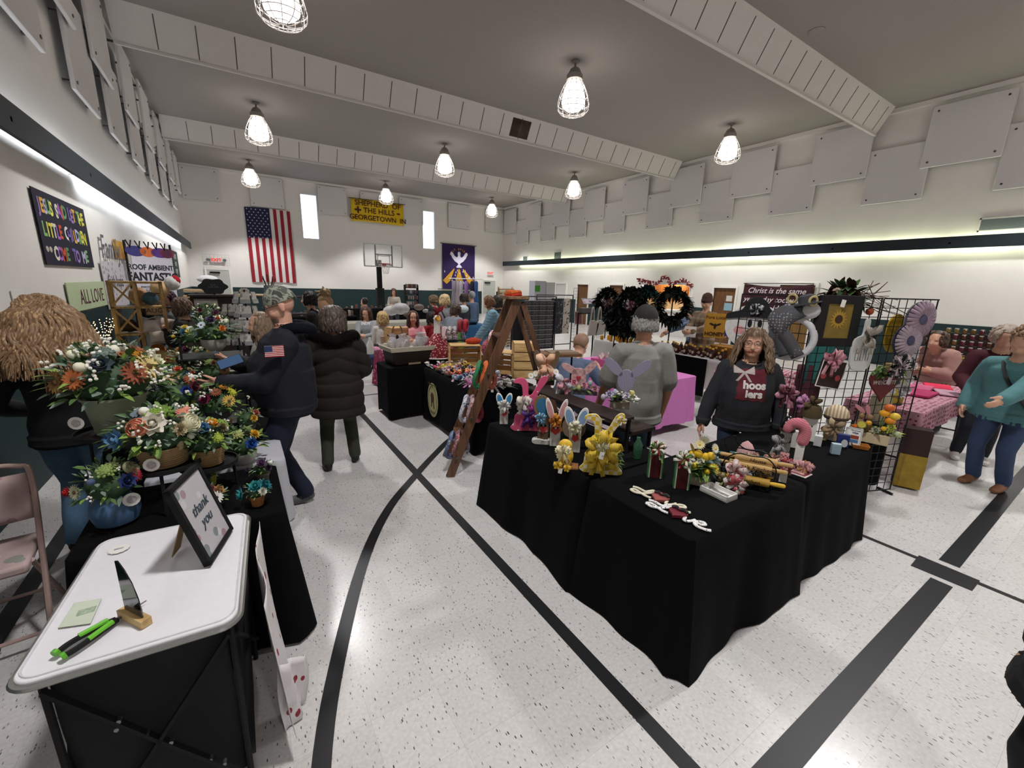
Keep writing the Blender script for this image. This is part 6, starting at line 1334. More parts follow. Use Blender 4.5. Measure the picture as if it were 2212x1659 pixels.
# far middle stalls
cloth(3.3, 9.3, 4.6, 9.95, .74, mat('4f8a2c', .8, var=.2), 'lime green cloth table behind the pink sweatshirt', seed=11)
cloth(2.2, 11.2, 5.0, 12.0, .8, mat('8f8b80', .85, var=.05), 'long grey covered counter behind the seated people', seed=12, cat='counter', name='counter')
cloth(3.4, 17.4, 7.2, 18.1, .78, m_blk, 'long black stall below the hoop', seed=13)
cloth(4.9, 10.4, 6.0, 11.2, .74, mat('23527c', .8), 'blue cloth table under the garment rail', seed=14)
cloth(1.2, 14.0, 3.2, 14.8, .76, m_blk, 'black stall of small white goods left of the hoop post', seed=15)
rn = random.Random(12)
for i in range(36):
    r1 = i % 18; st = i // 18; X = (1.3 + r1 * .105 if st == 0 else 3.6 + r1 * .2); Y = (14.15 + rn.uniform(0, .4) if st == 0 else 17.5 + rn.uniform(0, .4)); c = rn.choice(['c9c7c4', '8a7a6a', '3a3a40', 'd8d4cc', '6a4a3a', 'a8a4a0']); h_ = rn.uniform(.06, .2)
    mb = MB().box(-.04, -.03, 0, .04, .03, h_) if i % 3 else MB().lathe([(.035, 0), (.045, h_ * .4), (.02, h_)], 10)
    solo('trinket', mb, mat(c, .5), 'small trinket on the far black stall %s' % ('left of the hoop post' if st == 0 else 'under the hoop'), 'trinket', 'trinkets left of the hoop post' if st == 0 else 'trinkets under the hoop', loc=(X, Y, .765 if st == 0 else .785), rz=rn.uniform(0, 3))
t = thing('book_rack', 'black wire bookcase of media cases against the far wall', 'bookcase', (7.15, 21.0, 0)); [obj('side', MB().box(x, 0, 0, x + .03, .25, 1.72), m_black, t) for x in (0, .66)]
for k in range(6): obj('shelf', MB().box(0, 0, .1 + .29 * k, .69, .25, .12 + .29 * k), m_black, t)
for k in range(6):
    for i in range(11):
        if rn.random() < .85: solo('media_case', MB().box(0, 0, 0, .05, .14, .19), mat(rn.choice(['8a8480', '5a4a52', 'b8b0a8', '3a4a5a', '7a3a3a']), .5), 'slim media case on the black wire bookcase, %s shelf' % ['bottom', 'second', 'third', 'fourth', 'fifth', 'top'][k], 'media case', 'media cases on the far bookcase', loc=(7.2 + .057 * i, 21.03, .12 + .29 * k))
# counter clutter and pale bags
for i, (px, py, Y, c, r) in enumerate(((865, 668, 15, 'a9a6a6', .35), (845, 672, 15.3, 'b9b6b4', .3), (905, 664, 15, '6a5a52', .2), (880, 680, 11.6, '5a4a3a', .12), (920, 672, 11.6, '8a8a8c', .1), (1000, 668, 9.6, 'b9c4cc', .16))): solo('shopping_bag', MB().ball((0, 0, r * .55), (r, r * .6, r * .6), 12), mat(c, .5, var=.2, bump=.6, scale=6), ['large pale grey bag heap on the far counter', 'pale bag left of the grey bag heap', 'brown bag right of the grey heap', 'small dark planter on the grey counter', 'small silver planter on the grey counter', 'translucent pale shopping bag held near the denim jacket'][i], 'bag', loc=ony(px, py, Y) - V((0, 0, r * .5)))
# garment rail
t = thing('garment_rail', 'white garment rail in front of the dove banner', 'clothes rail', (6.8, 15, 0)); [obj('upright', MB().tube([(x, 0, 0), (x, 0, 2.04)], .018, 8), m_white, t) for x in (.3, 1.1)]; obj('bar', MB().tube([(0, 0, 2.04), (1.5, 0, 2.04)], .018, 8), m_white, t)
for i, (c, n) in enumerate((('8f8a98', 'pale grey'), ('a89aa0', 'rose grey'), ('8a6aa0', 'lilac'), ('1b1d2c', 'black'), ('2c4f8a', 'royal blue'), ('b5b2b8', 'white'))):
    g = thing('dress', n + ' garment on the white clothes rail', 'garment', (7.0 + (.0, .17, .52, .78, .95, .3)[i], 14.98, 1.98), .3, 'garments on the rail'); obj('cloth', MB().loft([[(x * s, y * .6 * s, z) for x, y in ell(0, 0, .13, .1, 12)] for z, s in ((-.02, .25), (-.08, .8), (-.4, .75), (-.9, 1.1))]), mat(c, .85, var=.15, scale=12), g); obj('hanger', MB().tube(crv([(-.1, 0, -.06), (0, 0, 0), (.1, 0, -.06)], 3) + [(0, 0, 0), (0, 0, .06)], .005, 5), m_black, g)
# stacked slat crate tower, plastic drawers
t = thing('pallet_stack', 'tall stack of pale wooden slats behind the blue puffer jacket', 'pallet stack', (6.75, 10.8, 0), .2)
for k in range(22): obj('slat', MB().box(-.3, -.02, .06 + .078 * k, .3, .02, .115 + .078 * k), wood('a58f70', '8c7658', 0), t)
for x in (-.28, .28): obj('upright', MB().box(x - .02, .02, 0, x + .02, .06, 1.8), m_cr, t)
# ================================================================ right wall side
random.seed(51)
m_brn = wood('5a3a1c', '75502c', 2, 3, .5)
door(3, 8.38, 9.2, 1.96, 'R', m_brn); door(4, 13.58, 14.4, 1.97, 'R', m_brn); door(5, 15.85, 16.65, 1.97, 'R', m_brn); door(6, 17.55, 18.4, 1.98, 'S', mat('c8c6c2', .6)); door(7, 5.95, 6.95, 2.1, 'S', wood('6a4e20', '80602c', 2))
for i, (y, z, w, h, c) in enumerate(((8.62, 1.5, .22, .2, 'cfccc4'), (8.62, 1.18, .3, .26, '8fb4c4'))): solo('notice', MB().box(-.008, -w / 2, 0, 0, w / 2, h), mat(c, .7, var=.1, scale=30), ['white notice on the brown door, upper', 'light blue notice on the brown door, lower'][i], 'notice', loc=(XR + .035, y, z))
# kitchen beyond the pass-through
struct('wall_kitchen', MB().box(XR + 2.6, 9.0, 0, XR + 2.7, 13.9, 2.6).box(XR + .22, 9.0, 0, XR + 2.6, 9.1, 2.6).box(XR + .22, 13.8, 0, XR + 2.6, 13.9, 2.6), mat('b08a58', .9)); struct('ceiling_kitchen', MB().box(XR + .22, 9, 2.6, XR + 2.7, 13.9, 2.7), m_wall)
struct('trim_4', MB().box(XR - .06, 10.1, 1.0, XR + .3, 12.7, 1.06).box(XR - .04, 10.1, 1.06, XR + .02, 10.2, 2.1).box(XR - .04, 12.6, 1.06, XR + .02, 12.7, 2.1).box(XR - .04, 10.1, 2.04, XR + .02, 12.7, 2.12), m_white)
m_oak = wood('9a5a1e', 'b8742c', 2, 3, .5)
for i in range(4):
    t = thing('kitchen_cabinet', 'orange oak wall cabinet seen through the serving hatch, %s from the left' % ['first', 'second', 'third', 'fourth'][3 - i], 'cabinet', (XR + .7, 10.15 + .62 * i, 1.35), 0, 'oak cabinets in the kitchen hatch')
    obj('body', MB().box(0, 0, 0, .3, .6, .8), m_oak, t); 
    for k in range(2): d = obj('door', MB().box(-.02, .01 + .3 * k, .01, 0, .29 + .3 * k, .79), m_oak, t, bevel=.004); obj('panel', MB().box(-.028, .06 + .3 * k, .07, -.02, .24 + .3 * k, .73), wood('8a4e18', 'a86826', 2), d)
l = bpy.data.lights.new('kitchen_light', 'POINT'); l.energy = 70; l.color = (1, .86, .66); l.shadow_soft_size = .15; o = bpy.data.objects.new('kitchen_light', l); COL.objects.link(o); o.location = (XR + .45, 11.4, 2.4)
t = thing('kitchen_lamp', 'round kitchen ceiling lamp behind the serving hatch', 'ceiling lamp', (XR + .45, 11.4, 2.6)); obj('dome', MB().lathe([(.15, 0), (.14, -.05), (.08, -.08)], 16), glow('ffe6c0', 3), t)
g = MB(); rd = MB()
P = [(XR - .08, 10.1, 2.0), (XR - .1, 10.5, 2.22), (XR - .1, 11.0, 2.06), (XR - .1, 11.35, 2.34), (XR - .1, 11.7, 2.1), (XR - .1, 12.2, 2.14), (XR - .08, 12.7, 2.22)]
t = thing('garland', 'red berry garland draped along the top of the serving hatch', 'garland', (0, 0, 0))
for i, q in enumerate(crv(P, 14)): 
    for j in range(4): (g if j < 3 else rd).ball(V(q) + V((rnd(-.05, .03), rnd(-.05, .05), rnd(-.06, .06))), .035, 6)
o = obj('berries', g, mat('6a1016', .5), t); o['kind'] = 'stuff'; o = obj('white_hearts', rd, mat('d8c8c8', .5), t); o['kind'] = 'stuff'
# scripture banner
a, b = onx(1608, 611, XR - .12), onx(1760, 610, XR - .12); L = a.y - b.y
t = thing('scripture_banner', 'dark maroon banner with white script about Christ being the same', 'banner', (XR - .12, b.y, 1.2), rz=pi / 2); w = L
t.rotation_euler = (0, 0, -pi / 2); t.location = (XR - .12, a.y, 0)
obj('cloth', MB().surf(lambda u, v: (w * u, .03 * sin(u * 11 + v), 1.28 + .85 * v - .09 * sin(pi * u) * v - .05 * (1 - v) * (1 if u < .5 else -.6)), 30, 8), mat('38121c', .85), t, solid=.005)
for s, z in (('Christ is the same', 1.9), ('yesterday today and', 1.62), ('forever   Heb. 13:8', 1.36)): text(s, .24, mat('d4ccd0', .8), t, (w / 2, -.045, z), shear=.3, bold=.002)
obj('rod', MB().tube([(0, -.03, 2.13), (w, -.03, 2.15)], .012, 6), m_black, t)
# ---- jewellery racks
for k, (p0, p1, Y) in enumerate((((1108, 640), (1202, 638), 8.2), ((1160, 637), (1238, 640), 9.0))):
    a, b = ony(*p0, Y), ony(*p1, Y); w = b.x - a.x; t = thing('gridwall_rack', ['dark metal rack frame of carded earrings behind the ladder', 'second metal rack frame right of the earring cards'][k], 'display rack', (a.x, Y, 0), 0)
    for x in (0, w): obj('upright', MB().tube([(x, 0, 0), (x, 0, a.z)], .016, 8), mat('3a3a3e', .4, .6), t)
    for z in (a.z, a.z - .12, .3): obj('rail', MB().tube([(0, 0, z), (w, 0, z)], .014, 8), mat('4a4a50', .4, .6), t)
    if k == 0: obj('backing', MB().box(.0, .03, .35, w, .05, a.z - .1), mat('17171b', .8), t)
RC = thing('earring_card', 'row of grey earring cards on the dark rack, group of many alike', 'earring card', (0, 0, 0), 0, 'earring cards on the dark rack')
obj('strip', MB().box(0, 0, 0, .2, .01, .085), pat('blot', ('4a484c', '98949a', '2a2a2e', '6a5a60'), 30, .4, thr=.3), RC); obj('holder', MB().box(-.005, -.008, .088, .205, .01, .1), mat('a8a8aa', .4, .5), RC)
a = ony(1134, 645, 8.15); n = 0
for r in range(10):
    for c in range(4):
        if n == 0: RC.location = (a.x, 8.15, a.z - .14)
        else: copyof(RC, (a.x + .215 * c, 8.15, a.z - .14 - .115 * r))
        n += 1
for k, (px, c1, c2, lab) in enumerate(((1203, '121214', '3a3a40', 'black cloth strip of necklaces on the second rack'), (1230, 'a59a90', '4a403c', 'beige spotted scarf panel on the second rack'), (1216, '1b1b1e', '55555a', 'dark chain panel on the second rack'))): a = ony(px, 645, 8.9); solo('necklace_display', MB().box(-.1, 0, a.z - .95, .1, .02, a.z), pat('blot', (c1, c2), 14, .8, thr=.35), lab, 'display panel', loc=(a.x, 8.97, 0))
# drawers, green and white storage cartons beyond
for i, (px, c, w, py0, py1, lab) in enumerate(((1168, 'a9abb5', .55, 607, 650, 'pale plastic storage tower with green label above the racks'), (1190, 'b5b5b8', .45, 610, 645, 'second pale storage tower above the racks'))):
    a, b = ony(px, py0, 14), ony(px, py1, 14); t = thing('storage_tower', lab, 'storage drawers', (a.x, 14, 0)); obj('body', MB().box(-w / 2, 0, 0, w / 2, .4, a.z), mat(c, .4), t)
    if i == 0: obj('green_label', MB().box(-w / 2, -.01, a.z - .42, -.02, 0, a.z - .18), mat('3f8a22', .6), t)
# display easels, totes, magazine by the racks
p = ony(1275, 650, 7.6); frame_pic('tilted magazine print with pink and grey collage above the racks', (p.x, 7.6, p.z - .08), -.3, .34, .2, '8a8a8e', pat('blot', ('a9a4ac', '6a6470', 'b06a7c', 'd0ccd4'), 12, .4, thr=.4), tilt=.9)
p = ony(1250, 690, 7.4); frame_pic('dusty rose framed panel on the black stand', (p.x, 7.4, p.z - .12), -.1, .22, .3, 'b9b0ae', mat('9a5a62', .7, var=.2), tilt=.15)
t = thing('black_stand', 'black tubular stand with grey shelf beside the white tote bags', 'display stand', (ony(1262, 700, 7.3).x, 7.3, 0)); [obj('leg', MB().tube([(x, 0, 0), (x, 0, 1.28)], .018, 8), m_black, t) for x in (-.2, .3)]; obj('bar', MB().tube([(-.2, 0, 1.28), (.3, 0, 1.28)], .018, 8), m_black, t); obj('shelf', MB().box(-.12, -.08, 1.29, .2, .08, 1.4), mat('6a6a6c', .6), t)
for i, px in enumerate((1278, 1293)): p = ony(px, 720, 7.1); t = thing('tote_bag', ['white cotton tote bag hanging on the black stand, left', 'white cotton tote bag hanging on the black stand, right'][i], 'tote bag', (p.x, 7.1, 0)); obj('bag', MB().prism([(-.12, .78), (.14, .8), (.2, 1.05), (.06, 1.14), (-.08, 1.12)], -.02, .02), mat('b5b1aa', .85, var=.1), t, bevel=.01); obj('strap', MB().tube(crv([(-.06, 0, 1.1), (-.03, 0, 1.38), (.02, 0, 1.4), (.05, 0, 1.12)], 5), .022, 6, asp=.4), mat('b5b1aa', .85), t)
# ---- wreath stall: wire grids with dark wreaths
def gridbg(x, y, w, label, h=1.95): return grid_panel(label, (x, y), 0, w, h, .1, mat('2c2c2e', .4, .5))
for i, (px0, px1, Y, lab) in enumerate(((1240, 1251, 11, 'narrow wire grid panel left of the first brown doorway'), (1292, 1316, 11, 'wire grid panel between the two brown doorways'), (1352, 1398, 10, 'wide wire grid panel left of the serving hatch'))): a, b = ony(px0, 622, Y), ony(px1, 622, Y); gridbg(a.x, Y, b.x - a.x, lab, a.z)
def wreath(label, loc, R, r, m, seed=0, n=90, L=.1, face=None, extra=None, cat='wreath', name='wreath'):
    rn = random.Random(seed); rz = face if face is not None else atan2(-loc[0], loc[1]) * -1 * 0 - atan2(loc[0], loc[1]); t = thing(name, label, cat, loc, rz); mb = MB()
    mb.tube([(R * cos(2 * pi * j / 28), 0, R * sin(2 * pi * j / 28)) for j in range(28)], r, 10, close=True); obj('ring', mb, m[0], t)
    if n:
        mb = MB()
        for i in range(n): a = rn.uniform(0, 6.28); c = V((R * cos(a), rn.uniform(-r, r), R * sin(a))); leaf(mb, c, V((cos(a) * rn.uniform(-1, 1.3), rn.uniform(-1, .2), sin(a) * rn.uniform(-1, 1.3) + .1)), L, L * .35, k=rn.randrange(len(m)))
        o = obj('leaves', mb, list(m), t, ang=80); o['kind'] = 'stuff'
    return t
DK = [mat('141a16', .9), mat('1c241c', .9), mat('232a20', .9)]
WR = [(1362, 655, 6.9, .24, 'dark wreath with striped ribbon above the honey candles'), (1395, 655, 7.0, .27, 'teal green open wreath left of the dark baseball cap'), (1330, 690, 7.0, .24, 'small dark evergreen spray beside the tote bags'), (1452, 660, 6.8, .28, 'tall dark vine wreath right of the baseball cap'), (1312, 650, 8.4, .24, 'dark wreath with red accents before the brown doorway'), (1350, 700, 6.8, .3, 'large dark evergreen wreath behind the honey candles'), (1385, 705, 6.9, .24, 'dark wreath with white sprigs, low behind the honey candles')]
for i, (px, py, r_, R, lab) in enumerate(WR):
    p = onr(px, py, r_ * 1.25); t = wreath(lab, p, (.13 if i in (2, 5, 6) else R * .9), (.1 if i in (2, 5, 6) else .06), DK if i not in (1,) else [mat('22403c', .9), mat('16302e', .9), mat('1b2c22', .9)], i, 320, .18)
    if i in (0, 4): bow(t, (mat('5a2a38', .8), mat('9a8a90', .8)), (0, -.06, -.05), .25, 6, 2)
    obj('hook_stand', MB().tube([(0, .06, R), (0, .06, .3 - p.z)], .012, 6).tube([(-.2, .06, .02 - p.z), (.2, .06, .02 - p.z)], .012, 6).tube([(0, .06, .02 - p.z), (0, .06, .3 - p.z)], .012, 6), m_black, t)
# ---- honey stall
cloth(6.5, 3.75, 7.15, 6.75, .76, mat('b9b7b4', .8, var=.04), 'white cloth table of honey jars and candles', fold=.01, drop=.25, seed=21)
for i, (y0, y1) in enumerate(((4.0, 4.75), (5.25, 6.1))): solo('table_runner', MB().box(-.012, y0, .12, -.002, y1, .755), m_blk, ['black panel on the front of the honey table, right', 'black panel on the front of the honey table, left'][i], 'cloth', loc=(6.46, 0, 0))
jp = None; rn = random.Random(5)
for i in range(22):
    y = 5.0 - i * .056; x = 6.56 + .09 * (i % 3); big = i % 4 != 3; lab = 'dark honey bottle with yellow cap in the row in front of the plaid jacket'
    if jp is None:
        jp = thing('honey_bottle', lab, 'honey bottle', (x, y, .765), 0, 'dark honey bottles on the white honey table')
        obj('glass', MB().lathe([(.03, 0), (.04, .01), (.042, .09), (.03, .13), (.016, .15)], 14), mat('2a0d06', .15, var=0), jp); obj('cap', MB().lathe([(.019, .148), (.02, .175), (.003, .176)], 12), mat('c9962c', .5), jp); obj('label_sticker', MB().prism(ell(-0, .06, .022, .026, 14), -.046, -.042, ax='x'), mat('c8b8a8', .6), jp)
    else: copyof(jp, (x, y, .765), 0, None, sc=(1, 1, 1) if big else (.85, .85, .6))
cp = None
for i in range(16):
    y = 6.6 - i * .09; x = 6.6 + .12 * (i % 3)
    if cp is None: cp = thing('beeswax_candle', 'yellow beeswax candle on the left half of the honey table', 'candle', (x, y, .765), 0, 'beeswax candles on the honey table'); obj('wax', MB().lathe([(.035, 0), (.038, .02), (.036, .08), (.03, .09), (.004, .09)], 12), mat('c98f1c', .5), cp); obj('wick', MB().tube([(0, 0, .09), (0, 0, .105)], .002, 4), m_white, cp)
    else: copyof(cp, (x, y, .765), i, sc=(1, 1, rn.uniform(.5, 1.4)))
p = (6.8, 6.0, .765); t = thing('candle_rack', 'small wooden riser with a row of yellow candle cups above the honey table', 'riser', p, 1.57); obj('board', MB().box(-.25, -.05, .22, .25, .05, .235), mat('8a6a2c', .7), t); [obj('post', MB().box(x - .01, -.03, 0, x + .01, .03, .22), mat('8a6a2c', .7), t) for x in (-.2, .2)]
for i in range(5): solo('candle_cup', MB().lathe([(.03, 0), (.035, .04), (.025, .05)], 12), mat('c9a04a', .4), 'small yellow candle cup on the wooden riser', 'candle', 'candle cups on the wooden riser', loc=(6.8, 5.8 + .1 * i, 1.002))
p = onr(1547, 745, 8.0); t = thing('honey_sign', 'yellow Pure Local Honey sign with a bee standing on the honey table', 'sign', (7.0, 4.28, .765), rz=-1.0)
obj('board', MB().box(-.17, -.01, .3, .17, .01, .72), mat('b08428', .8, var=.1), t); [obj('leg', MB().box(x - .012, -.008, 0, x + .012, .008, .3), mat('8a6a2c', .7), t) for x in (-.12, .12)]; text('Pure Local', .075, mat('2a1a0a', .8), t, (0, -.013, .65)); text('HONEY', .09, mat('2a1a0a', .8), t, (0, -.013, .36), bold=.003)
bee = MB().prism(ell(0, .5, .018, .05), -.014, -.011); [bee.prism(ell(s * .05, .53, .045, .016, 12, tilt=s * .4), -.014, -.011) for s in (-1, 1)]; obj('bee', bee, mat('1c120a', .8), t)
t = thing('menu_card', 'white price card on a small stand on the honey table', 'card', (7.0, 4.75, .765), rz=-1.0); obj('card', MB().box(-.1, -.004, .25, .1, .004, .45), m_paper, t); obj('stand', MB().tube([(0, 0, 0), (0, 0, .26)], .006, 6), m_black, t)
solo('gold_cloth_riser', MB().box(-.25, -.15, 0, .25, .15, .2), mat('8c5f1c', .8, var=.2), 'ochre cloth-covered riser beneath the honey sign', 'riser', loc=(7.05, 4.3, .762) if 0 else (6.98, 3.98, .762), rz=1.57, bevel=.02)
# ---- pink table, gift box, red gingham table
m_mag = mat('b060a0', .75, var=.05, scale=5); cloth(4.35, 3.3, 5.15, 5.1, .74, mat('c070b0', .6, var=.04), 'magenta plastic cloth table behind the grey T-shirt', fold=.012, flare=.02, drop=.12, seed=31)
t = thing('gift_box', 'open pink box of white feathery tissue on the magenta table', 'box', (4.7, 4.4, .745), .2); obj('box', MB().box(-.3, -.22, 0, .3, .22, .1), mat('b04a7a', .7), t)
mb = MB(); rn = random.Random(6)
for i in range(60): leaf(mb, (rn.uniform(-.26, .26), rn.uniform(-.18, .18), .08), (rn.uniform(-.5, .5), rn.uniform(-.5, .5), 1), .12, .05, k=0)
o = obj('tissue', mb, mat('c9b4b4', .8), t); o['kind'] = 'stuff'
for i, (x, y, c) in enumerate(((4.95, 3.6, '9a2a38'), (5.02, 3.75, '8a5a54'), (4.9, 3.8, 'b0a8a4'))): solo('candy_piece', MB().ball((0, 0, .03), (.06, .04, .03), 10), mat(c, .4), ['red trinket on the near corner of the magenta table', 'brown trinket on the near corner of the magenta table', 'grey trinket on the near corner of the magenta table'][i], 'trinket', loc=(x, y, .743))
m_ging = pat('gingham', ('b8707c', '9a3a4c', 'cdbcbc'), 12, .85, stretch=(1, 1, 1)); m_ging2 = pat('check', ('93384a', 'c9b0b4'), 26, .85, rot=(0, 0, .6)); cloth(5.85, 2.75, 6.75, 3.5, .76, m_ging2, 'red and white gingham cloth table behind the charcoal sweatshirt', fold=.02, flare=.03, drop=.3, seed=33)
t = thing('white_riser', 'white plastic riser table with blue bows on top, by the honey sign', 'riser', (6.05, 3.12, .765), .3); obj('top', MB().box(-.22, -.15, .36, .22, .15, .39), m_white, t, bevel=.005); obj('base', MB().box(-.25, -.17, 0, .25, .17, .03), m_white, t); [obj('leg', MB().box(x * .19 - .018, y * .12 - .018, .03, x * .19 + .018, y * .12 + .018, .36), m_white, t) for x in (-1, 1) for y in (-1, 1)]
for i, (px, py, c) in enumerate(((1572, 712, '1f3a8a'), (1600, 712, '2a4496'), (1607, 722, '4a8cb0'))): p = onr(px, py, 6.7); t = thing('fabric_bow', ['royal blue looped bow on the white riser', 'second royal blue bow on the white riser', 'light blue flower bow beside the snowman face'][i], 'bow', p); bow(t, (mat(c, .5), mat(c, .7)), (0, 0, 0), .3, 7, 0, w=.35, name='loops', seed=i); obj('stem', MB().tube([(0, 0, 0), (0, .02, -.12)], .008, 5), m_white, t)
# ================================================================ right island: three black tables of painted wood crafts
random.seed(61)
Z = .743
def FC(p, d=0): return -atan2(p[0], p[1]) + d
cloth(1.66, 1.72, 2.42, 2.92, .74, m_blk, 'left black cloth table of the island, carrying the wooden rabbits', fold=.014, flare=.06, nf=5, seed=41)
cloth(1.66, .98, 2.82, 1.69, .742, m_blk, 'front corner black cloth table with the two Love words', fold=.016, flare=.05, nf=5, seed=42)
cloth(2.85, 1.0, 3.93, 1.72, .74, m_blk, 'right black cloth table of the island, below the grid panels', fold=.016, flare=.05, nf=5, seed=43)
W_PAINT = mat('dcdad4', .7, var=.05); m_pinkear = mat('d9a8a8', .85); m_gold2 = mat('d9b234', .5, var=.2, scale=30)
def face_on(t, z, w, nose='c0353a'):
    for s in (-1, 1):
        obj('eye', MB().prism(ell(s * w * .2, z, w * .1, w * .22, 12), -.004, 0), m_black, t, loc=(0, t['fy'], 0)); obj('cheek', MB().prism(ell(s * w * .24, z - w * .42, w * .2, w * .15, 14), -.002, 0), mat('d8a9a4', .8), t, loc=(0, t['fy'], 0))
    obj('nose', MB().prism(heart(0, z - w * .3, w * .8), -.005, 0), mat(nose, .6), t, loc=(0, t['fy'], 0))
def block_bunny(label, px, py, h, w, earc, bowm, ear=.17, rz=0, earw=.03):
    p = at(px, py, Z); t = thing('block_rabbit', label, 'wooden rabbit', p, FC(p, rz)); t['fy'] = -.021
    obj('block', MB().box(-w / 2, -.02, 0, w / 2, .02, h), W_PAINT, t, bevel=.003); face_on(t, h * .7, w)
    for s in (-1, 1):
        e = obj('ear', MB().prism([(x, z) for x, z in ell(0, ear / 2, earw, ear / 2 * 1.05, 20)], -.006, .006), m_white, t, loc=(s * w * .3, .01, h - .015), rot=(0, s * .28, 0), bevel=.003)
        obj('inner_ear', MB().prism(ell(0, ear / 2, earw * .72, ear * .4, 18), -.009, -.006), mat(earc, .35, .2 if earc == '2f86b8' else 0), e)
    if bowm: bow(t, bowm, (0, -.03, h + .005), .12, 8, 2, w=.3, seed=px)
    return t
def cut_bunny(label, loc, h, m, edge, rz=0, out=None, tilt=0):
    o = out or [(-.26, 0), (.26, 0), (.33, .06), (.27, .14), (.25, .28), (.15, .39), (.2, .48), (.19, .56), (.12, .62), (.2, .78), (.3, .93), (.27, 1), (.17, .95), (.04, .68), (-.03, .67), (-.04, .86), (-.13, .96), (-.27, .93), (-.29, .87), (-.16, .84), (-.13, .62), (-.19, .56), (-.2, .48), (-.15, .39), (-.25, .28), (-.27, .14), (-.33, .06)]
    o = crv([(x * h, z * h) for x, z in o] + [(o[0][0] * h, 0)], 3)[:-1]
    t = thing('cutout_rabbit', label, 'wooden rabbit', loc, FC(loc, rz)); t['fy'] = -.011; obj('board', MB().prism(o, -.01, .01), m, t, bevel=.002); return t
block_bunny('white block rabbit with shiny blue ears, far left of the front row', 1088, 915, .165, .068, '2f86b8', (mat('b8b8b4', .6), mat('d4d4d0', .5)), .115, earw=.028)
p = at(1142, 930, Z); t = cut_bunny('pink polka dot cut-out rabbit with purple bows', p, .45, pat('dots', ('d0507a', 'e6dcdc'), 22, .7, thr=.3), None, .1); bow(t, (pat('stripe', ('c9a0b8', 'e2dcd8'), 40), mat('dcd8c4', .7)), (-.05, -.03, .24), .15, 6, 2, name='upper_bow', w=.35); bow(t, (mat('7a2a5a', .35), mat('8f2f7a', .35)), (.04, -.03, .17), .12, 4, 1, name='magenta_bow', w=.4); bow(t, (mat('4a2a7a', .6), mat('5a3a8a', .6)), (-.01, -.03, .13), .12, 4, 2, name='purple_bow', w=.35); swing_tag(t, (-.09, -.04, .25))
p = at(1172, 955, Z); t = thing('block_rabbit', 'brown block rabbit with a large blue ear and white feet', 'wooden rabbit', p, FC(p)); t['fy'] = -.021
obj('block', MB().box(-.04, -.02, .02, .04, .02, .19), mat('5a4836', .8, var=.1), t, bevel=.004); face_on(t, .13, .075); obj('feet', MB().prism(ell(-.03, .015, .05, .02), -.04, .02).prism(ell(.035, .012, .05, .018), -.04, .02), mat('c4c4bc', .8), t)
obj('ear', MB().prism(crv([(-.035, .18), (-.075, .26), (-.06, .34), (-.01, .36), (.04, .32), (.045, .25), (.03, .18)], 4), -.006, .008), mat('7a6448', .8), t); obj('inner_ear', MB().prism(crv([(-.02, .2), (-.055, .27), (-.045, .325), (-.005, .34), (.025, .3), (.028, .24), (.015, .2)], 4), -.01, -.006), mat('2c6a8c', .6), t); bow(t, (mat('6aa0c0', .5), mat('8ab4cc', .5)), (-.02, -.03, .2), .1, 8, 2, w=.2)
block_bunny('white block rabbit with fuzzy pink ears and orange bow', 1198, 962, .2, .075, 'c9969a', (mat('c8842c', .4), mat('a84a2a', .4), mat('d8a83a', .4)), .17, earw=.024)
block_bunny('white block rabbit with light blue ears and cream flower bow', 1240, 975, .19, .08, '7c9cc4', (mat('d8d4b4', .7), mat('e4e0cc', .7)), .15, earw=.035)
p = at(1222, 1008, Z); t = thing('chick_ornament', 'yellow glitter egg chick with cream bow on a wooden plaque', 'ornament', p, FC(p)); obj('plaque', MB().box(-.07, -.045, 0, .08, .045, .012), wood('6a4420', '8a5c2c', 0), t, bevel=.002)
obj('egg_body', MB().ball((0, 0, .075), (.045, .03, .062), 16), m_gold2, t); obj('head', MB().ball((-.01, -.01, .15), (.045, .028, .042), 14), m_gold2, t); obj('wing_ring', MB().tube([(.005 + .022 * cos(a * .4), -.034, .05 + .022 * sin(a * .4)) for a in range(16)], .004, 5, close=True), mat('e8d070', .5), t)
bow(t, (mat('e0d6a8', .8), mat('e4dcb8', .8)), (-.02, -.04, .12), .13, 6, 3, w=.22); fl = bow(t, (m_gold2,), (-.05, -.05, .03), .07, 6, 0, name='star_flower', w=.3); bow(t, (m_gold2,), (.01, -.055, .016), .06, 6, 0, name='star_flower', w=.3); swing_tag(t, (-.03, -.06, .012), .025, .035)
p = at(1296, 1022, Z); t = cut_bunny('large yellow gingham cut-out rabbit with mesh ribbon bow', p, .4, pat('check', ('cfae2c', 'd8d2b4'), 38, .7, stretch=(1, 1, 1)), None, .05)
my = pat('stripe', ('d8bc3a', 'b8962a'), 30, .5); bow(t, (my, mat('e2cc58', .5, var=.3), mat('d4b63a', .4)), (0, -.03, .2), .24, 9, 4, w=.3, seed=3); bow(t, (mat('e6e2c8', .7), mat('dcd6a8', .7)), (0, -.06, .2), .1, 6, 2, name='cream_bow', w=.25); bow(t, (my, mat('cfae3a', .5)), (-.02, -.03, .1), .17, 6, 2, name='lower_bow', w=.35); swing_tag(t, (.0, -.1, .18), .026, .045); text('15', .014, m_black, t, (0, -.102, .155)); mb = MB(); rn = random.Random(2)
for i in range(30): leaf(mb, (rn.uniform(.06, .1), .02, rn.uniform(.04, .2)), (rn.uniform(.1, 1), -.2, rn.uniform(-.6, .6)), .05, .02, k=i % 3)
obj('greenery', mb, GREENS[:3], t); bow(t, (mat('e2dfd4', .7), mat('d8b834', .6)), (.1, -.02, .36), .07, 7, 0, name='ear_daisy', w=.25)
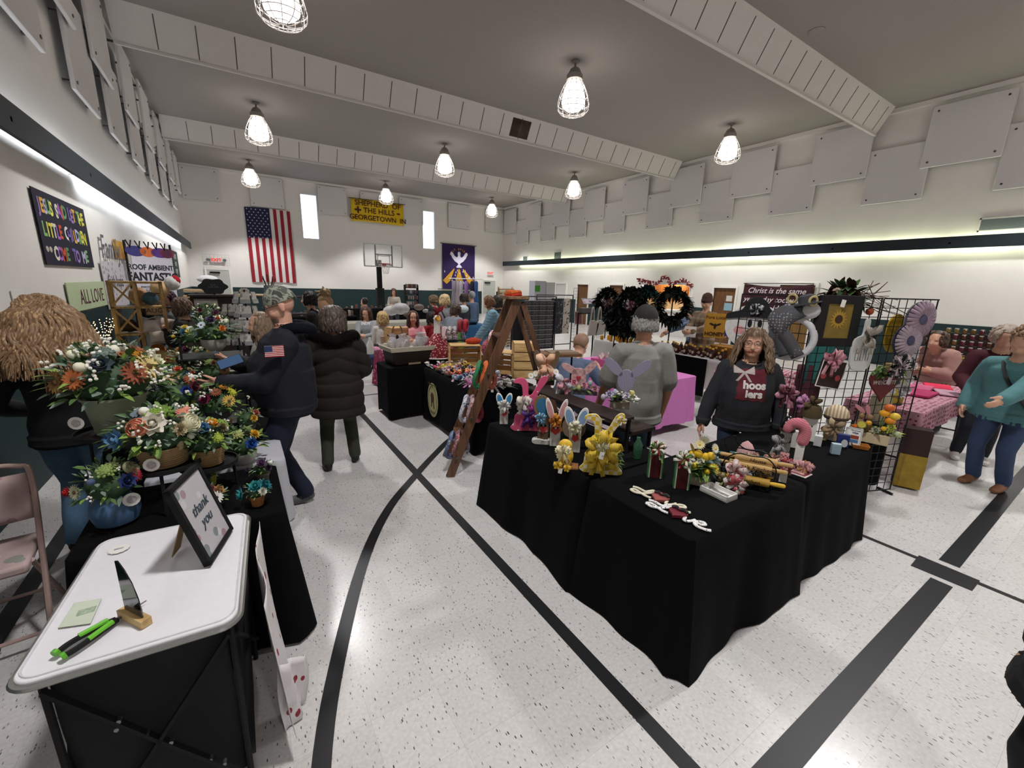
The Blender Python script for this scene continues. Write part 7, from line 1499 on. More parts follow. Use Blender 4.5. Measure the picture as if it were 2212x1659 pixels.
# riser shelf
q = ony(1345, 905, 1.86); rzv = q.z; t = thing('riser_shelf', 'dark wooden riser shelf along the back of the left island table', 'riser', (2.13, 2.36, Z), 0); zt = rzv - Z
obj('board', MB().box(-.09, -.5, zt - .02, .1, .56, zt), wood('1d1512', '2a1e18', 1), t, bevel=.002); [obj('leg', MB().box(x - .01, y - .012, 0, x + .01, y + .012, zt - .02), m_black, t) for x in (-.07, .08) for y in (-.47, .52)]
obj('side_shelf', MB().box(.1, -.5, zt - .14, .34, -.2, zt - .115), wood('1d1512', '33251e', 0), t); obj('side_leg', MB().box(.31, -.48, 0, .33, -.46, zt - .14), m_black, t)
def onriser(px, py): return at(px, py, rzv)
def arrangement(label, px, py, eggs, seed, w=.22, base='4a4a4c', bx=(.1, .045, .035), pos=None, nl=40, gr=None):
    p = pos or onriser(px, py); rn = random.Random(seed); t = thing('spring_arrangement', label, 'flower arrangement', p, FC(p)); obj('planter', MB().box(-bx[0], -bx[1], 0, bx[0], bx[1], bx[2]), mat(base, .7), t, bevel=.004)
    mb = MB()
    for i in range(nl): leaf(mb, (rn.uniform(-w / 2, w / 2), rn.uniform(-.05, .03), bx[2] + rn.uniform(0, .03)), (rn.uniform(-1, 1), rn.uniform(-1, .3), rn.uniform(0, 1)), .06, .025, k=rn.randrange(3))
    obj('foliage', mb, gr or GREENS[:3], t, ang=80)
    for i, (k, c) in enumerate(eggs):
        x = (i / max(1, len(eggs) - 1) - .5) * w; z = bx[2] + .03 + .045 * ((i * 7) % 3) / 2
        if k == 'egg': obj('egg', MB().ball((x, -.05, z), (.019, .019, .025), 12), mat(c, .6), t)
        else:
            o = bpy.data.objects.new('flower', flower_mesh(k, c, 'd8b83a' if k == 'daisy' else c)); COL.objects.link(o); o.parent = t; o.location = (x, -.045, z); o.rotation_euler = (1.2, 0, rn.uniform(-.6, .6)); o.scale = (.06,) * 3
    return t
t = arrangement('daisy arrangement with peach bow and brown rabbit ears on the riser', 1178, 830, [('daisy', 'eceae4'), ('daisy', 'e9e7e2'), ('egg', 'd8b03a'), ('daisy', 'efede8'), ('rose', 'd9a0a0'), ('daisy', 'eceae4'), ('egg', 'd8b03a')], 1, .26, '3a2a20', (.08, .04, .05)); bow(t, (mat('d6a888', .6), mat('e0b698', .6)), (0, -.03, .19), .2, 4, 2, w=.5); [obj('ear', MB().prism(ell(s * .07, .22, .035, .09, 18, tilt=-s * .35), .0, .02), mat('6a5844', .85), t) for s in (-1, 1)]
p = onriser(1250, 850); t = arrangement('pink gingham rabbit arrangement with eggs and pink flowers on the riser', 1250, 850, [('rose', 'd8c4cc'), ('egg', 'c9a8b0'), ('rose', 'd890a4'), ('egg', 'a8b070'), ('rose', 'd8a0b0'), ('egg', '9ab4a8'), ('rose', 'c890a0')], 2, .26, '55565a', (.15, .045, .03))
mp = pat('check', ('b98a8c', 'c9a8a6'), 42, .85); obj('rabbit_head', MB().prism(crv([(-.05, 0), (.05, 0), (.06, .09), (.04, .15), (-.04, .15), (-.06, .09), (-.05, 0)], 4)[:-1], 0, .02), mp, t, loc=(-.01, .02, .05)); [obj('rabbit_ear', MB().prism(ell(0, .06, .028, .075, 18), 0, .015), mp, t, loc=(s * .035, .02, .17), rot=(0, s * .9 - .15, 0)) for s in (-1, 1)]; bow(t, (mat('d0909c', .3), mat('c8c8d0', .4)), (-.13, -.05, .1), .14, 4, 3, w=.5, seed=4); flat(t, 'heart_nose', heart(-.01, .13, .04), .004, mat('b02a38', .6), (0, .012, 0))
p = onriser(1338, 880); t = arrangement('lavender striped rabbit arrangement with tulips, eggs and white buds on the riser', 1338, 880, [('egg', 'b9adc4'), ('rose', 'c4bcd4'), ('egg', 'a9a8c0'), ('peony', '4a4264'), ('rose', 'd0c8dc'), ('egg', 'c2ba6a'), ('bud', 'dedcd8')], 3, .24, '8a7f70', (.07, .04, .05)); ml = pat('stripe', ('7a7690', '9894a8'), 30, .85)
obj('rabbit_head', MB().prism(ell(.03, .2, .06, .08), 0, .02), ml, t, loc=(0, .03, 0)); [obj('rabbit_ear', MB().prism(ell(0, .08, .035, .09, 18), 0, .015), ml, t, loc=(.03 + s * .04, .03, .24), rot=(0, s * .8, 0)) for s in (-1, 1)]; mb = MB()
for i in range(26): a = rnd(-1.2, 2.4); q = V((.02 + .13 * cos(a) * rnd(.6, 1), -.06, .06 + .1 * abs(sin(a)) * rnd(.3, 1))); mb.ball(q, .007, 6)
o = obj('white_berries', mb, m_berry, t); o['kind'] = 'stuff'
p = at(1272, 920, Z + .0); solo('wooden_disc', MB().prism(ell(0, .09, .09, .09, 28), -.005, .005), mat('8a7560', .8), 'round tan wooden disc standing behind the block rabbits', 'disc', loc=(2.06, 2.28, Z), rz=FC((2.06, 2.28)))
solo('glass_bottle', MB().lathe([(.025, 0), (.03, .01), (.03, .1), (.014, .13), (.014, .15)], 14), mat('5f9a7c', .1, trans=.7, var=0), 'green glass bottle beside the riser leg', 'bottle', loc=(2.2, 1.78, Z))
# tall red painted blocks
for i, (px, py) in enumerate(((1413, 1028), (1470, 1052))):
    p = at(px, py, Z); t = thing('watermelon_block', ['upright dark red watermelon block with ribbon top, left of the pair', 'upright dark red watermelon block with ribbon top, right of the pair'][i], 'painted block', p, FC(p, .12)); h = .165
    obj('red_block', MB().box(-.038, -.028, 0, .038, .028, h), mat('4c0f14', .6, var=.1), t, bevel=.002)
    for s in (-1, 1): obj('rind', MB().box(s * .04 - .004, -.03, 0, s * .04 + .004, .03, h + .003), mat('3f7a4a', .6), t); obj('pale_rind', MB().box(s * .034 - .003, -.032, 0, s * .034 + .003, -.028, h), mat('b9c4a8', .6), t)
    bow(t, (mat('c9c6b8', .7), mat('7a1a24', .6), mat('55783a', .6)), (0, -.01, h + .012), .12, 10, 3, rot=(-.7, 0, 0), w=.2, seed=i)
# lemon arrangement
p = at(1508, 1045, Z); t = arrangement('lemon and white plumeria arrangement in a whitewashed box', 0, 0, [('daisy', 'e0b83a'), ('bud', 'e6c832'), ('rose', 'e6e2d0'), ('bud', 'e4c02c'), ('daisy', 'd8c24a')], 5, .14, 'b9b2a0', (.05, .035, .08), pos=p, nl=50)
for i, (x, z) in enumerate(((-.02, .2), (.02, .19), (.06, .13), (-.05, .19), (.045, .2))): obj('lemon', MB().ball((x, -.03, z), (.024, .022, .024), 12), mat('dcb42a', .45, var=.1), t)
for i, (x, z, c) in enumerate(((-.02, .26, 'e6dcae'), (.06, .25, 'e4dfc4'), (-.06, .23, 'e2c64a'), (.0, .29, 'e9e4d2'))): o = bpy.data.objects.new('plumeria', flower_mesh('daisy', c, 'd8b83a')); COL.objects.link(o); o.parent = t; o.location = (x, -.035, z); o.rotation_euler = (1.2, 0, i); o.scale = (.06,) * 3
mb = MB(); [leaf(mb, (.02, -.03, .13), (rnd(-1, 1.4), -.5, rnd(-.8, .8)), .08, .04, k=i % 3) for i in range(40)]; obj('lower_leaves', mb, [GREENS[2], mat('a8b84a', .6), GREENS[1]], t); swing_tag(t, (.1, -.06, .06), .022, .04)
# black wire wagon with rolling pins
p = at(1612, 1046, Z); t = thing('wire_wagon', 'black scrolled wire cart holding decorated rolling pins', 'wire cart', p, FC(p, .1)); m_iron = mat('0c0c0d', .4, .5)
for s in (-1, 1):
    y = s * .05
    for P in ([(-.14, y, .03), (-.14, y, .14), (-.08, y, .2), (0, y, .2), (.08, y, .2), (.13, y, .14), (.13, y, .03)], [(-.15, y, .03), (.14, y, .03)], [(-.15, y, .1), (.14, y, .1)], [(-.05, y, .03), (-.03, y, .09), (-.06, y, .11), (-.09, y, .07), (-.05, y, .03)], [(.05, y, .03), (.08, y, .09), (.04, y, .12), (.02, y, .07), (.05, y, .03)]): obj('wire', MB().tube(crv(P, 4), .0035, 6), m_iron, t)
    for x in (-.09, .09): obj('wheel', MB().tube([(x + .03 * cos(a * .5236), y * 1.15, .03 + .03 * sin(a * .5236)) for a in range(12)], .004, 6, close=True), m_iron, t)
obj('handle_scroll', MB().tube(crv([(-.13, 0, .2), (-.15, 0, .26), (-.1, 0, .29), (-.08, 0, .25), (-.03, 0, .22), (.06, 0, .23)], 5), .004, 6), m_iron, t)
PN = [(.085, .0, .165, 'b8935a', 'Home', 'tan rolling pin on the top of the wire cart'), (.0, -.03, .13, 'bc985c', "Mom's Kitchen", 'tan lettered rolling pin in the middle of the wire cart'), (-.01, -.055, .055, 'a98434', 'Kitchen', 'yellow-handled Kitchen rolling pin at the bottom of the wire cart'), (.0, .05, .15, '2f5a5e', '', 'teal rolling pin at the back of the wire cart')]
for i, (x, y, z, c, s, lab) in enumerate(PN):
    M_ = Mx.Translation(p) @ Mx.Rotation(FC(p, .1), 4, 'Z'); w_ = M_ @ V((x * .3, y, z)); r = thing('rolling_pin', lab, 'rolling pin', w_, FC(p, .1), 'rolling pins in the wire cart'); rr = .024
    obj('barrel', MB().tube([(-.11, 0, 0), (.11, 0, 0)], rr, 16), mat(c, .5, var=.12, scale=14), r); [obj('handle', MB().tube([(k * .11, 0, 0), (k * .13, 0, 0), (k * .18, 0, 0)], [.008, .013, .012], 10, dome=True), mat('d0a82a' if i == 2 else c, .5), r) for k in (-1, 1)]
    if s: text(s, .034, mat('3a2a1a', .7), r, (.01, -rr - .001, 0), ext=.0005, shear=.2)
t = thing('ribbon_cluster', 'red and white fabric rosette on the left end of the rolling pins', 'bow', p + V((-.1, .02, .11))); t.rotation_euler = (0, 0, FC(p)); bow(t, (mat('c9b8b4', .7), mat('a83a44', .7), mat('d0a8a8', .7)), (0, -.06, .02), .13, 9, 0, w=.35); bow(t, (mat('c9c0bc', .7), mat('a84a50', .7)), (.01, -.07, -.06), .13, 8, 3, w=.35, name='lower_rosette')
for i, (x, z, c, d, lab) in enumerate(((.13, .02, 'c09a44', '8f6a2a', 'gold crumpled ribbon at the right end of the wire cart'), (-.22, .13, '7fa0a4', 'a8b8b4', 'teal ribbon bow at the far left of the rolling pins'), (-.13, .0, '8f8a5c', '6a5a3a', 'olive plaid bow left of the wire cart'))): q = p + V((x * .8, -x * .5 + .02, z)); t = thing('ribbon_bow', lab, 'bow', q, FC(p)); bow(t, (mat(c, .4), mat(d, .4)), (0, -.03, .03), .1, 6, 3, w=.35, seed=i)
for i, (px, py, c, d, s, lab) in enumerate(((1605, 975, 'c08a88', 'd8c8c4', .11, 'pink striped gnome hat bow above the rolling pins'), (1622, 985, '8a6458', 'd0b8a0', .1, 'brown gingham bow, left of two behind the rolling pins'), (1662, 990, '8a6458', 'c8a890', .1, 'brown gingham bow, right of two behind the rolling pins'), (1690, 1000, '8a3038', 'c8a0a0', .1, 'red gingham bow beside the candy cane'))):
    q = at(px, py + 40, Z); t = thing('gnome_ornament', lab, 'ornament', q, FC(q)); obj('post', MB().box(-.02, -.015, 0, .02, .015, .1), W_PAINT if i else m_black, t)
    if i == 0: obj('hat', MB().lathe([(.055, .1), (.05, .14), (.03, .18), (.005, .2)], 16), pat('stripe', ('b87078', 'd8c0bc'), 40), t); obj('fur_trim', MB().lathe([(.05, .09), (.06, .1), (.05, .115)], 16), m_white, t)
    else: bow(t, (pat('check', (c, d), 60), mat(c, .7)), (0, -.02, .12), s, 8, 2, w=.35, seed=i)
# candy cane, card, white shadow box
p = at(1722, 1000, Z); t = thing('candy_cane_sock', 'pink knit stocking candy cane on a white wooden post', 'ornament', p, FC(p)); obj('post', MB().box(-.025, -.02, 0, .025, .02, .17), W_PAINT, t, bevel=.002)
obj('knit_hook', MB().tube(crv([(.005, 0, .16), (.01, 0, .23), (-.02, -.01, .28), (-.07, -.01, .27), (-.09, -.015, .23)], 5), [.036] * 10 + [.036, .035, .035, .034, .034, .032, .03, .03, .03, .03, .028][:11], 14, dome=True), pat('stripe', ('c98088', 'b86070'), 26, .95, rot=(0, 1.2, 0)), t); obj('ribbon', MB().tube(crv([(-.04, -.025, .0), (0, -.04, .02), (.04, -.03, .01), (.07, -.04, .0)], 4), .008, 6, asp=2), mat('c9a0a0', .7), t)
q = [at(1690, 1015, Z + .004), at(1756, 1008, Z + .02), at(1750, 1035, Z + .006), at(1705, 1040, Z + .004)]
p = at(1723, 1022, Z + .001); t = thing('sugar_plaque', 'small square plaque with dark red zigzag border lying flat', 'plaque', p, FC(p, -.35)); obj('board', MB().box(-.065, -.05, 0, .065, .05, .008), mat('d4d0ca', .7), t, bevel=.002); obj('border', MB().box(-.058, -.043, .008, .058, .043, .0095), mat('6a1a28', .7), t); obj('centre', MB().box(-.04, -.026, .0095, .04, .026, .011), pat('noise', ('d8ccc8', '9a6a64', 'c8b0a8'), 30, .6), t)
bow(t, (mat('b07a80', .7), mat('d0a8a0', .7), mat('a87a50', .7)), (.02, .05, .025), .12, 6, 2, rot=(-.6, 0, 0), w=.3)
p = at(1551, 1068, Z); t = thing('shadow_box', 'white shadow box lying on its back on the black cloth', 'box', p, FC(p, -.52)); W2, D2 = .085, .05
obj('frame', MB().box(-W2, -D2, 0, W2, -D2 + .008, .032).box(-W2, D2 - .008, 0, W2, D2, .032).box(-W2, -D2, 0, -W2 + .008, D2, .032).box(W2 - .008, -D2, 0, W2, D2, .032), m_white, t, bevel=.001); obj('base', MB().box(-W2, -D2, 0, W2, D2, .01), m_white, t); obj('insert', MB().box(-.06, -.022, .01, .06, .022, .012), mat('8f8a86', .8, var=.4, scale=60), t); swing_tag(t, (-.1, .06, .004)).rotation_euler = (1.5, 0, .5)
# the two Love words
def love(label, px, py, m, hm, rz):
    p = at(px, py, Z + .001); t = thing('love_word', label, 'wooden word', p, FC(p, rz)); th = .009
    S_ = 1.1; Lp = [(-.115, -.02), (-.13, -.035), (-.11, -.045), (-.085, -.03), (-.065, .0), (-.05, .03), (-.06, .05), (-.08, .045), (-.085, .02)]
    for nm, P in (('letter_l', crv([(-.145, .012), (-.12, .02), (-.075, .012), (-.062, .03), (-.05, .052), (-.035, .045), (-.045, .02), (-.075, -.02), (-.105, -.035), (-.135, -.025), (-.12, -.008), (-.085, -.018), (-.05, -.03), (-.02, -.03)], 5)), ('letter_v', crv([(.04, .012), (.05, .0), (.055, -.025), (.07, -.028), (.085, -.005), (.09, .012)], 5)), ('letter_e', crv([(.095, -.015), (.12, -.008), (.138, .008), (.125, .02), (.105, .01), (.1, -.015), (.12, -.032), (.155, -.03), (.175, -.018)], 5))):
        obj(nm, MB().tube([(x * S_, y * S_, th) for x, y in P], [.0085] * len(P), 8, side=(0, 0, 1), asp=.7), m, t)
    h = obj('heart', MB().prism([(x, z) for x, z in heart(.012, -.002, .1)], .004, .02, ax='z'), hm, t, bevel=.001); obj('heart_bow', MB().tube(crv([(-.03, .02, .024), (-.01, .026, .03), (.012, .018, .028), (.035, .026, .03), (.055, .018, .024)], 4), .006, 6, asp=1.5), mat('1c1418', .6), t); obj('button', MB().ball((.012, .018, .034), .005, 8), mat('c04a6a', .4), t); return t
love('cream wooden Love word with a dusty pink heart, further from the camera', 1420, 1078, mat('d2cdb6', .6, var=.15, scale=60), mat('8f4a44', .7), -.42)
love('black and white damask wooden Love word with a crimson heart, nearest', 1458, 1111, pat('blot', ('e4e2e0', '1c1c1e'), 90, .5, thr=.28), mat('6a1826', .6), -.42)
# ---- items on the right table
def blk(label, px, py, w, d, h, m, name='box', cat='box', rz=0, extra=None, z=None):
    p = at(px, py, Z if z is None else z); t = thing(name, label, cat, p, FC(p, rz)); obj('body', MB().box(-w / 2, -d / 2, 0, w / 2, d / 2, h), m, t, bevel=.002); return t, p
t, p = blk('pale blue carton at the front of the right table', 1803, 980, .055, .04, .075, mat('8fa8b4', .6), rz=.3); obj('flap', MB().box(-.027, -.02, .075, .027, .02, .078), mat('a8bcc4', .6), t)
t, p = blk('navy blue and white carton behind the pale blue one', 1818, 965, .075, .04, .1, mat('1c2c66', .5), rz=.1); obj('label_panel', MB().prism(ell(.01, .035, .02, .03), -.023, -.02), mat('c8c8c8', .6), t)
p = at(1838, 962, Z); frame_pic('acrylic stand with a printed card reader notice and VISA lettering', p, FC(p), .1, .14, 'b9bcc0', mat('d8d6d0', .6), b=.006, tilt=.12, cat='sign', name='notice_stand'); t = thing('payment_notice', 'printed payment card insert inside the acrylic stand', 'sign', p + V((-.003, -.012, .012)), rot=(-.12, 0, FC(p))); obj('paper', MB().box(-.042, -.004, 0, .042, -.002, .125), m_paper, t); text('We accept', .014, m_black, t, (0, -.005, .11)); text('VISA', .02, mat('1c2c66', .6), t, (0, -.005, .09), bold=.0005); obj('red_card', MB().box(-.025, -.006, .045, .025, -.004, .072), mat('8a3a22', .6), t); obj('blue_card', MB().box(-.025, -.006, .015, .025, -.004, .04), mat('4a74a0', .6), t)
p = at(1857, 968, Z); t = thing('wicker_dish', 'small orange-brown wicker dish near the right table corner', 'dish', p, FC(p, .2)); obj('weave', MB().loft([[(x * s, y * s, z) for x, y in ((-.055, -.04), (.055, -.04), (.055, .04), (-.055, .04))] for z, s in ((0, .8), (.03, 1), (.032, .92), (.006, .75))]), mat('a0621c', .7, var=.2, scale=90, bump=.6), t, bevel=.004)
def hat_block(label, px, py, h, hatm, hk, bm_=W_PAINT, w=.1):
    t, p = blk(label, px, py, w, .05, h, bm_, 'snowman_block', 'ornament')
    if hk == 'dome': obj('hat', MB().lathe([(w * .62, h - .01), (w * .68, h + .02), (w * .6, h + .06), (w * .35, h + .09), (.005, h + .1)], 20), hatm, t); obj('hat_band', MB().lathe([(w * .66, h - .012), (w * .7, h - .002), (w * .66, h + .012)], 20), mat('3c2a22', .8), t)
    else: obj('hat', MB().lathe([(w * .62, h - .01), (w * .66, h + .03), (w * .55, h + .08), (w * .4, h + .09)], 12), hatm, t); bow(t, (hatm,), (0, -.02, h + .1), w * 1.2, 5, 0, w=.4)
    for s in (-1, 1): obj('eye', MB().ball((s * w * .18, -.026, h * .62), .006, 8), m_black, t)
    return t
t = hat_block('white block snowman in an olive knitted hat', 1742, 950, .2, pat('stripe', ('5a4c30', '473a26'), 30, .95, rot=(0, 1.57, 0)), 'knit')
t = hat_block('white block snowman in a beige and cream striped pumpkin hat', 1796, 950, .19, pat('stripe', ('a89070', 'd0c4a8'), 14, .8), 'dome', w=.12); bow(t, (mat('9a8468', .85), mat('c0ac88', .85)), (0, -.04, .11), .16, 5, 4, w=.3)
t = hat_block('black and white cow-spotted ornament in a shiny black hat', 1690, 985, .2, pat('blot', ('0c0c0e', 'c8c8cc'), 24, .2, thr=.25), 'dome', pat('blot', ('c8c8c8', '1a1a1c'), 18, .5, thr=.35), w=.07); bow(t, (pat('stripe', ('1a1a1c', 'd0d0d0'), 60),), (-.02, -.04, .1), .13, 4, 3, w=.4)
for i, (px, py, c, d, s, lab) in enumerate(((1760, 985, 'b8b0a4', '3a332c', .14, 'black and cream damask ribbon falling beside the candy cane'), (1738, 870, 'b070a0', 'c890b8', .15, 'orchid pink loopy bow above the snowmen'), (1700, 850, 'b88090', '5a2a34', .18, 'pink and maroon ribbon bow behind the cow ornament'), (1660, 1000, '903038', 'c8a0a0', .1, 'red gingham pot bow behind the rolling pins'))):
    q = ony(px, py, 1.25 if i == 0 else 1.5); t = thing('ribbon_bow', lab, 'bow', q, FC(q)); bow(t, (mat(c, .6), mat(d, .6)), (0, 0, 0), s, 7, 3, w=.3, seed=i + 9); obj('stem', MB().tube([(0, .02, 0), (0, .02, Z - q.z)], .004, 5), m_black, t)
for i, (px, py, c) in enumerate(((1690, 1010, '9a3a40'), (1765, 962, 'c4c6c8'), (1712, 965, 'c8c4bc'))): blk(['stack of red gingham tins beside the candy cane', 'small white block behind the damask ribbon', 'narrow white block behind the candy cane'][i], px, py, .05, .05, (.1, .08, .13)[i], pat('check', (c, 'c8a8a8'), 90) if i == 0 else mat(c, .7))
p = at(1885, 955, Z); t = arrangement('orange tulip and lime hydrangea arrangement with rabbits in a cream planter', 0, 0, [('bud', 'c8641c'), ('daisy', 'b8b84a'), ('bud', 'd09a20'), ('rose', 'a8a890'), ('bud', 'd8a82a'), ('rose', 'b4bc5a'), ('egg', 'a8b088')], 8, .26, 'b8a888', (.09, .05, .08), pos=p, nl=70, gr=[mat('9aa83a', .6), GREENS[1], mat('b8b44a', .6)])
for i, (x, z, c) in enumerate(((.05, .3, 'c4601c'), (.03, .25, 'd8981c'), (.09, .24, 'd8b43a'), (.07, .2, 'd0861c'))): obj('tulip', MB().ball((x, -.03, z), (.035, .03, .028), 12), mat(c, .5, var=.15), t); obj('stem', MB().tube([(x * .5, -.01, .08), (x, -.03, z)], .004, 5), GREENS[0], t)
[obj('rabbit_figure', MB().ball((x, -.02, .13), (.025, .02, .05), 12).ball((x, -.025, .2), (.02, .018, .022), 10), mat('8a7050', .9), t) for x in (-.1, -.05)]; [obj('pink_ear', MB().prism(ell(x, .25, .014, .045, 12, tilt=tt), -.01, 0), mat('b87a80', .8), t) for x, tt in ((-.12, .9), (-.07, .3))]
# ================================================================ grid panels and their hangings
J, E_, A_, C_ = V((4.64, 1.35, 0)), V((5.22, 1.13, 0)), V((4.08, 1.62, 0)), V((4.06, 2.25, 0))
for a, b, lab in ((J, E_, 'black wire grid panel at the right end of the island display'), (A_, J, 'black wire grid panel holding the sunflower frame'), (C_, A_, 'black wire grid panel behind the grey snowman wreath')):
    d = b - a; grid_panel(lab, a, atan2(d.y, d.x), d.length - .02, 1.85, .0762)
def onpl(px, py, a, b, off=.03):
    r = ray(px, py); n = V((b.y - a.y, -(b.x - a.x), 0)).normalized(); 
    if n.dot(V((a.x, a.y, 0))) > 0: n = -n
    o = V((0, 0, CAMH)); tt = ((a + n * off) - o).dot(n) / r.dot(n); q = o + r * tt; return q, atan2(b.y - a.y, b.x - a.x)
def hung(name, label, cat, px, py, a, b, off=.03): q, rz = onpl(px, py, a, b, off); return thing(name, label, cat, q, rz)
t = hung('sunflower_picture', 'black framed sunflower print hanging on the grid panel', 'picture frame', 1797, 748, A_, J); w, h = .2, .37
obj('frame', MB().box(-w, -.02, 0, -w + .08, .01, h * 1.15).box(w - .08, -.02, 0, w, .01, h * 1.15).box(-w + .08, -.02, 0, w - .08, .01, .07).box(-w + .08, -.02, h * 1.15 - .07, w - .08, .01, h * 1.15), m_black, t, bevel=.003); obj('print', MB().box(-.12, -.01, .07, .12, .0, .36), mat('7a6424', .7, var=.2, scale=12), t)
obj('petals', MB().prism([((.085 if i % 2 == 0 else .05) * cos(2 * pi * i / 32), .23 + (.085 if i % 2 == 0 else .05) * sin(2 * pi * i / 32)) for i in range(32)], -.013, -.01), mat('a8842a', .7), t); obj('seed_head', MB().prism(ell(0, .23, .035, .035), -.016, -.012), mat('3a2412', .8), t); swing_tag(t, (.0, -.03, .39), .04, .06)
t = hung('cutting_board', 'white paddle board with jar drawings and striped bow on the grid panel', 'cutting board', 1852, 800, A_, J, .05)
obj('board', MB().prism(crv([(-.1, .06), (-.07, .01), (0, -.005), (.07, .01), (.1, .06), (.105, .25), (.06, .29), (.025, .31), (.022, .38), (.02, .43), (0, .445), (-.02, .43), (-.022, .38), (-.025, .31), (-.06, .29), (-.105, .25), (-.1, .06)], 3)[:-1], -.01, .01), mat('c4c4c2', .7, var=.05), t, bevel=.003)
for x in (-.05, 0, .05): obj('jar_drawing', MB().tube([(x + dx, -.012, z) for dx, z in ((-.014, .09), (-.014, .17), (-.008, .19), (.008, .19), (.014, .17), (.014, .09))], .0018, 4, close=True), mat('4a4a4a', .8), t)
bow(t, (pat('stripe', ('b8b0a4', '5a5048'), 45, .8),), (0, -.03, .3), .2, 4, 2, w=.3); swing_tag(t, (.02, -.05, .28), .025, .05)
t = hung('gingerbread_plaque', 'square gingerbread face plaque with white braid and pink bow on the grid', 'plaque', 1783, 838, A_, J, .07); t.rotation_euler = (0, .16, t.rotation_euler[2]); obj('board', MB().box(-.12, -.008, 0, .12, .008, .25), mat('2c1812', .8), t); obj('braid', MB().tube([(x, -.01, z) for x, z in ((-.115, .006), (.115, .006), (.115, .245), (-.115, .245))], .006, 5, close=True), m_white, t)
[obj('cheek', MB().prism(ell(s * .07, .1, .026, .026), -.012, -.008), mat('a8303a', .6), t) for s in (-1, 1)]; [obj('eye', MB().tube([(x, -.012, .15), (x + .008, -.012, .19)], .005, 6), m_white, t) for x in (-.012, .022)]; obj('nose', MB().prism(ell(0, .11, .018, .01), -.012, -.008), mat('7a2a24', .6), t); bow(t, (mat('b87a88', .7), mat('c8949c', .7)), (-.07, -.03, .25), .2, 8, 2, w=.35)
t = hung('welcome_heart', 'dark red wooden heart reading welcome with ivy and dotted bow', 'wooden sign', 1905, 845, J, E_, .05); obj('heart_board', MB().prism(heart(0, .08, .34), -.01, .01), mat('5c0d14', .7, var=.1), t, bevel=.003); text('welcome', .08, mat('c8bcb8', .7), t, (0, -.013, .09), shear=.3); mb = MB(); [leaf(mb, (rnd(-.17, .17), -.02, .18 + rnd(-.02, .05)), (rnd(-1, 1), -.4, rnd(-.5, .5)), .06, .04, k=i % 3) for i in range(50)]; obj('ivy', mb, GREENS[:3], t); bow(t, (pat('dots', ('0e0e10', 'd8d4d4'), 45, .6, thr=.3), mat('b0a0a4', .7)), (.02, -.05, .24), .26, 6, 2, w=.4); swing_tag(t, (.03, -.08, .22), .025, .05)
for i, (px, py, c, d, R, lab) in enumerate(((1985, 690, '8c7684', '4a4a66', .16, 'mauve ribbon daisy wreath at the top right of the grid'), (1958, 735, '9a8a94', '3c3f5c', .15, 'blue-grey disc with lilac petals below the mauve wreath'))):
    t = hung('ribbon_wreath', lab, 'wreath', px, py, J, E_, .06 - .0 * i); obj('disc', MB().prism(ell(0, 0, R * .95, R * .95, 28), 0, .01), mat('34384f' if i else '6a6a70', .8), t)
    for k in range(24): a = 2 * pi * k / 24; mb = MB(); ribbon(mb, [(0, -.01, 0), (R * .55 * cos(a), -.05, R * .55 * sin(a)), (R * cos(a), -.02, R * sin(a))], .03, up=(0, -1, 0)); obj('petal', mb, mat(c, .7, var=.2), t, solid=.001)
    obj('centre', MB().ball((0, -.03, 0), (.045, .02, .045), 12), mat(d, .7), t)
t = hung('yellow_plaque', 'bright yellow oval board behind the right grid panel', 'plaque', 1932, 720, J, E_, -.05); obj('board', MB().prism(ell(0, 0, .11, .17), -.008, .008), mat('b8941c', .7), t)
q, rz = onpl(1712, 700, C_, A_, .08); rz = FC(q); t = wreath('white snowman wreath draped with grey snowflake scarf and grey hat', (q.x, q.y, q.z - .12), .17, .028, [mat('c4c4c8', .8)], 3, 0, face=rz); sf = pat('dots', ('4a4a4e', '8f8f94'), 40, .8, thr=.25)
mb = MB()
for k in range(3): ribbon(mb, [(.1 - .06 * k, -.04, .26), (-.04 - .05 * k, -.07, .16), (-.12 + .05 * k, -.06, .0), (-.1 + .09 * k, -.05, -.15)], .1, up=(0, -1, 0))
obj('scarf', mb, sf, t, solid=.002); obj('head', MB().ball((.1, -.02, .24), (.08, .04, .07), 16), mat('c0bfbf', .8), t); obj('hat', MB().lathe([(.1, 0), (.1, .01), (.065, .015), (.06, .07), (.03, .085)], 18), mat('444447', .9), t, loc=(.08, -.02, .29), rot=(0, -.25, 0))
for i, (px, py) in enumerate(((1712, 645), (1757, 650))): t = hung('sunflower_ring', ['small sunflower ring ornament above the grey hat', 'second twine ring ornament right of the grey hat'][i], 'ornament', px, py, C_, A_, .05) if i == 0 else hung('sunflower_ring', 'second twine ring ornament right of the grey hat', 'ornament', px, py, A_, J, .05); obj('ring', MB().tube([(.035 * cos(a * .3927), 0, .035 * sin(a * .3927)) for a in range(16)], .01, 6, close=True), mat('b0a070', .8, bump=.5), t)
q = onr(1820, 645, 4.75); t = wreath('twig and greenery swag with orange bloom on top of the grid', q, .1, .03, [mat('2a1c14', .9), GREENS[1], GREENS[0]], 5, 120, .14); mb = MB(); rn = random.Random(9)
for i in range(26): mb.tube(crv([(0, 0, 0), (rn.uniform(-.1, .3), -.03, rn.uniform(-.05, .12)), (rn.uniform(0, .45), -.02, rn.uniform(-.15, .16))], 4), .003, 4)
obj('twigs', mb, mat('3a2a20', .9), t); bow(t, (mat('c8b0a0', .7),), (-.05, -.04, .06), .08, 6, 0, name='blossom'); obj('bloom', MB().ball((.2, -.03, -.1), (.03, .02, .03), 12), mat('8a3a1c', .7), t)
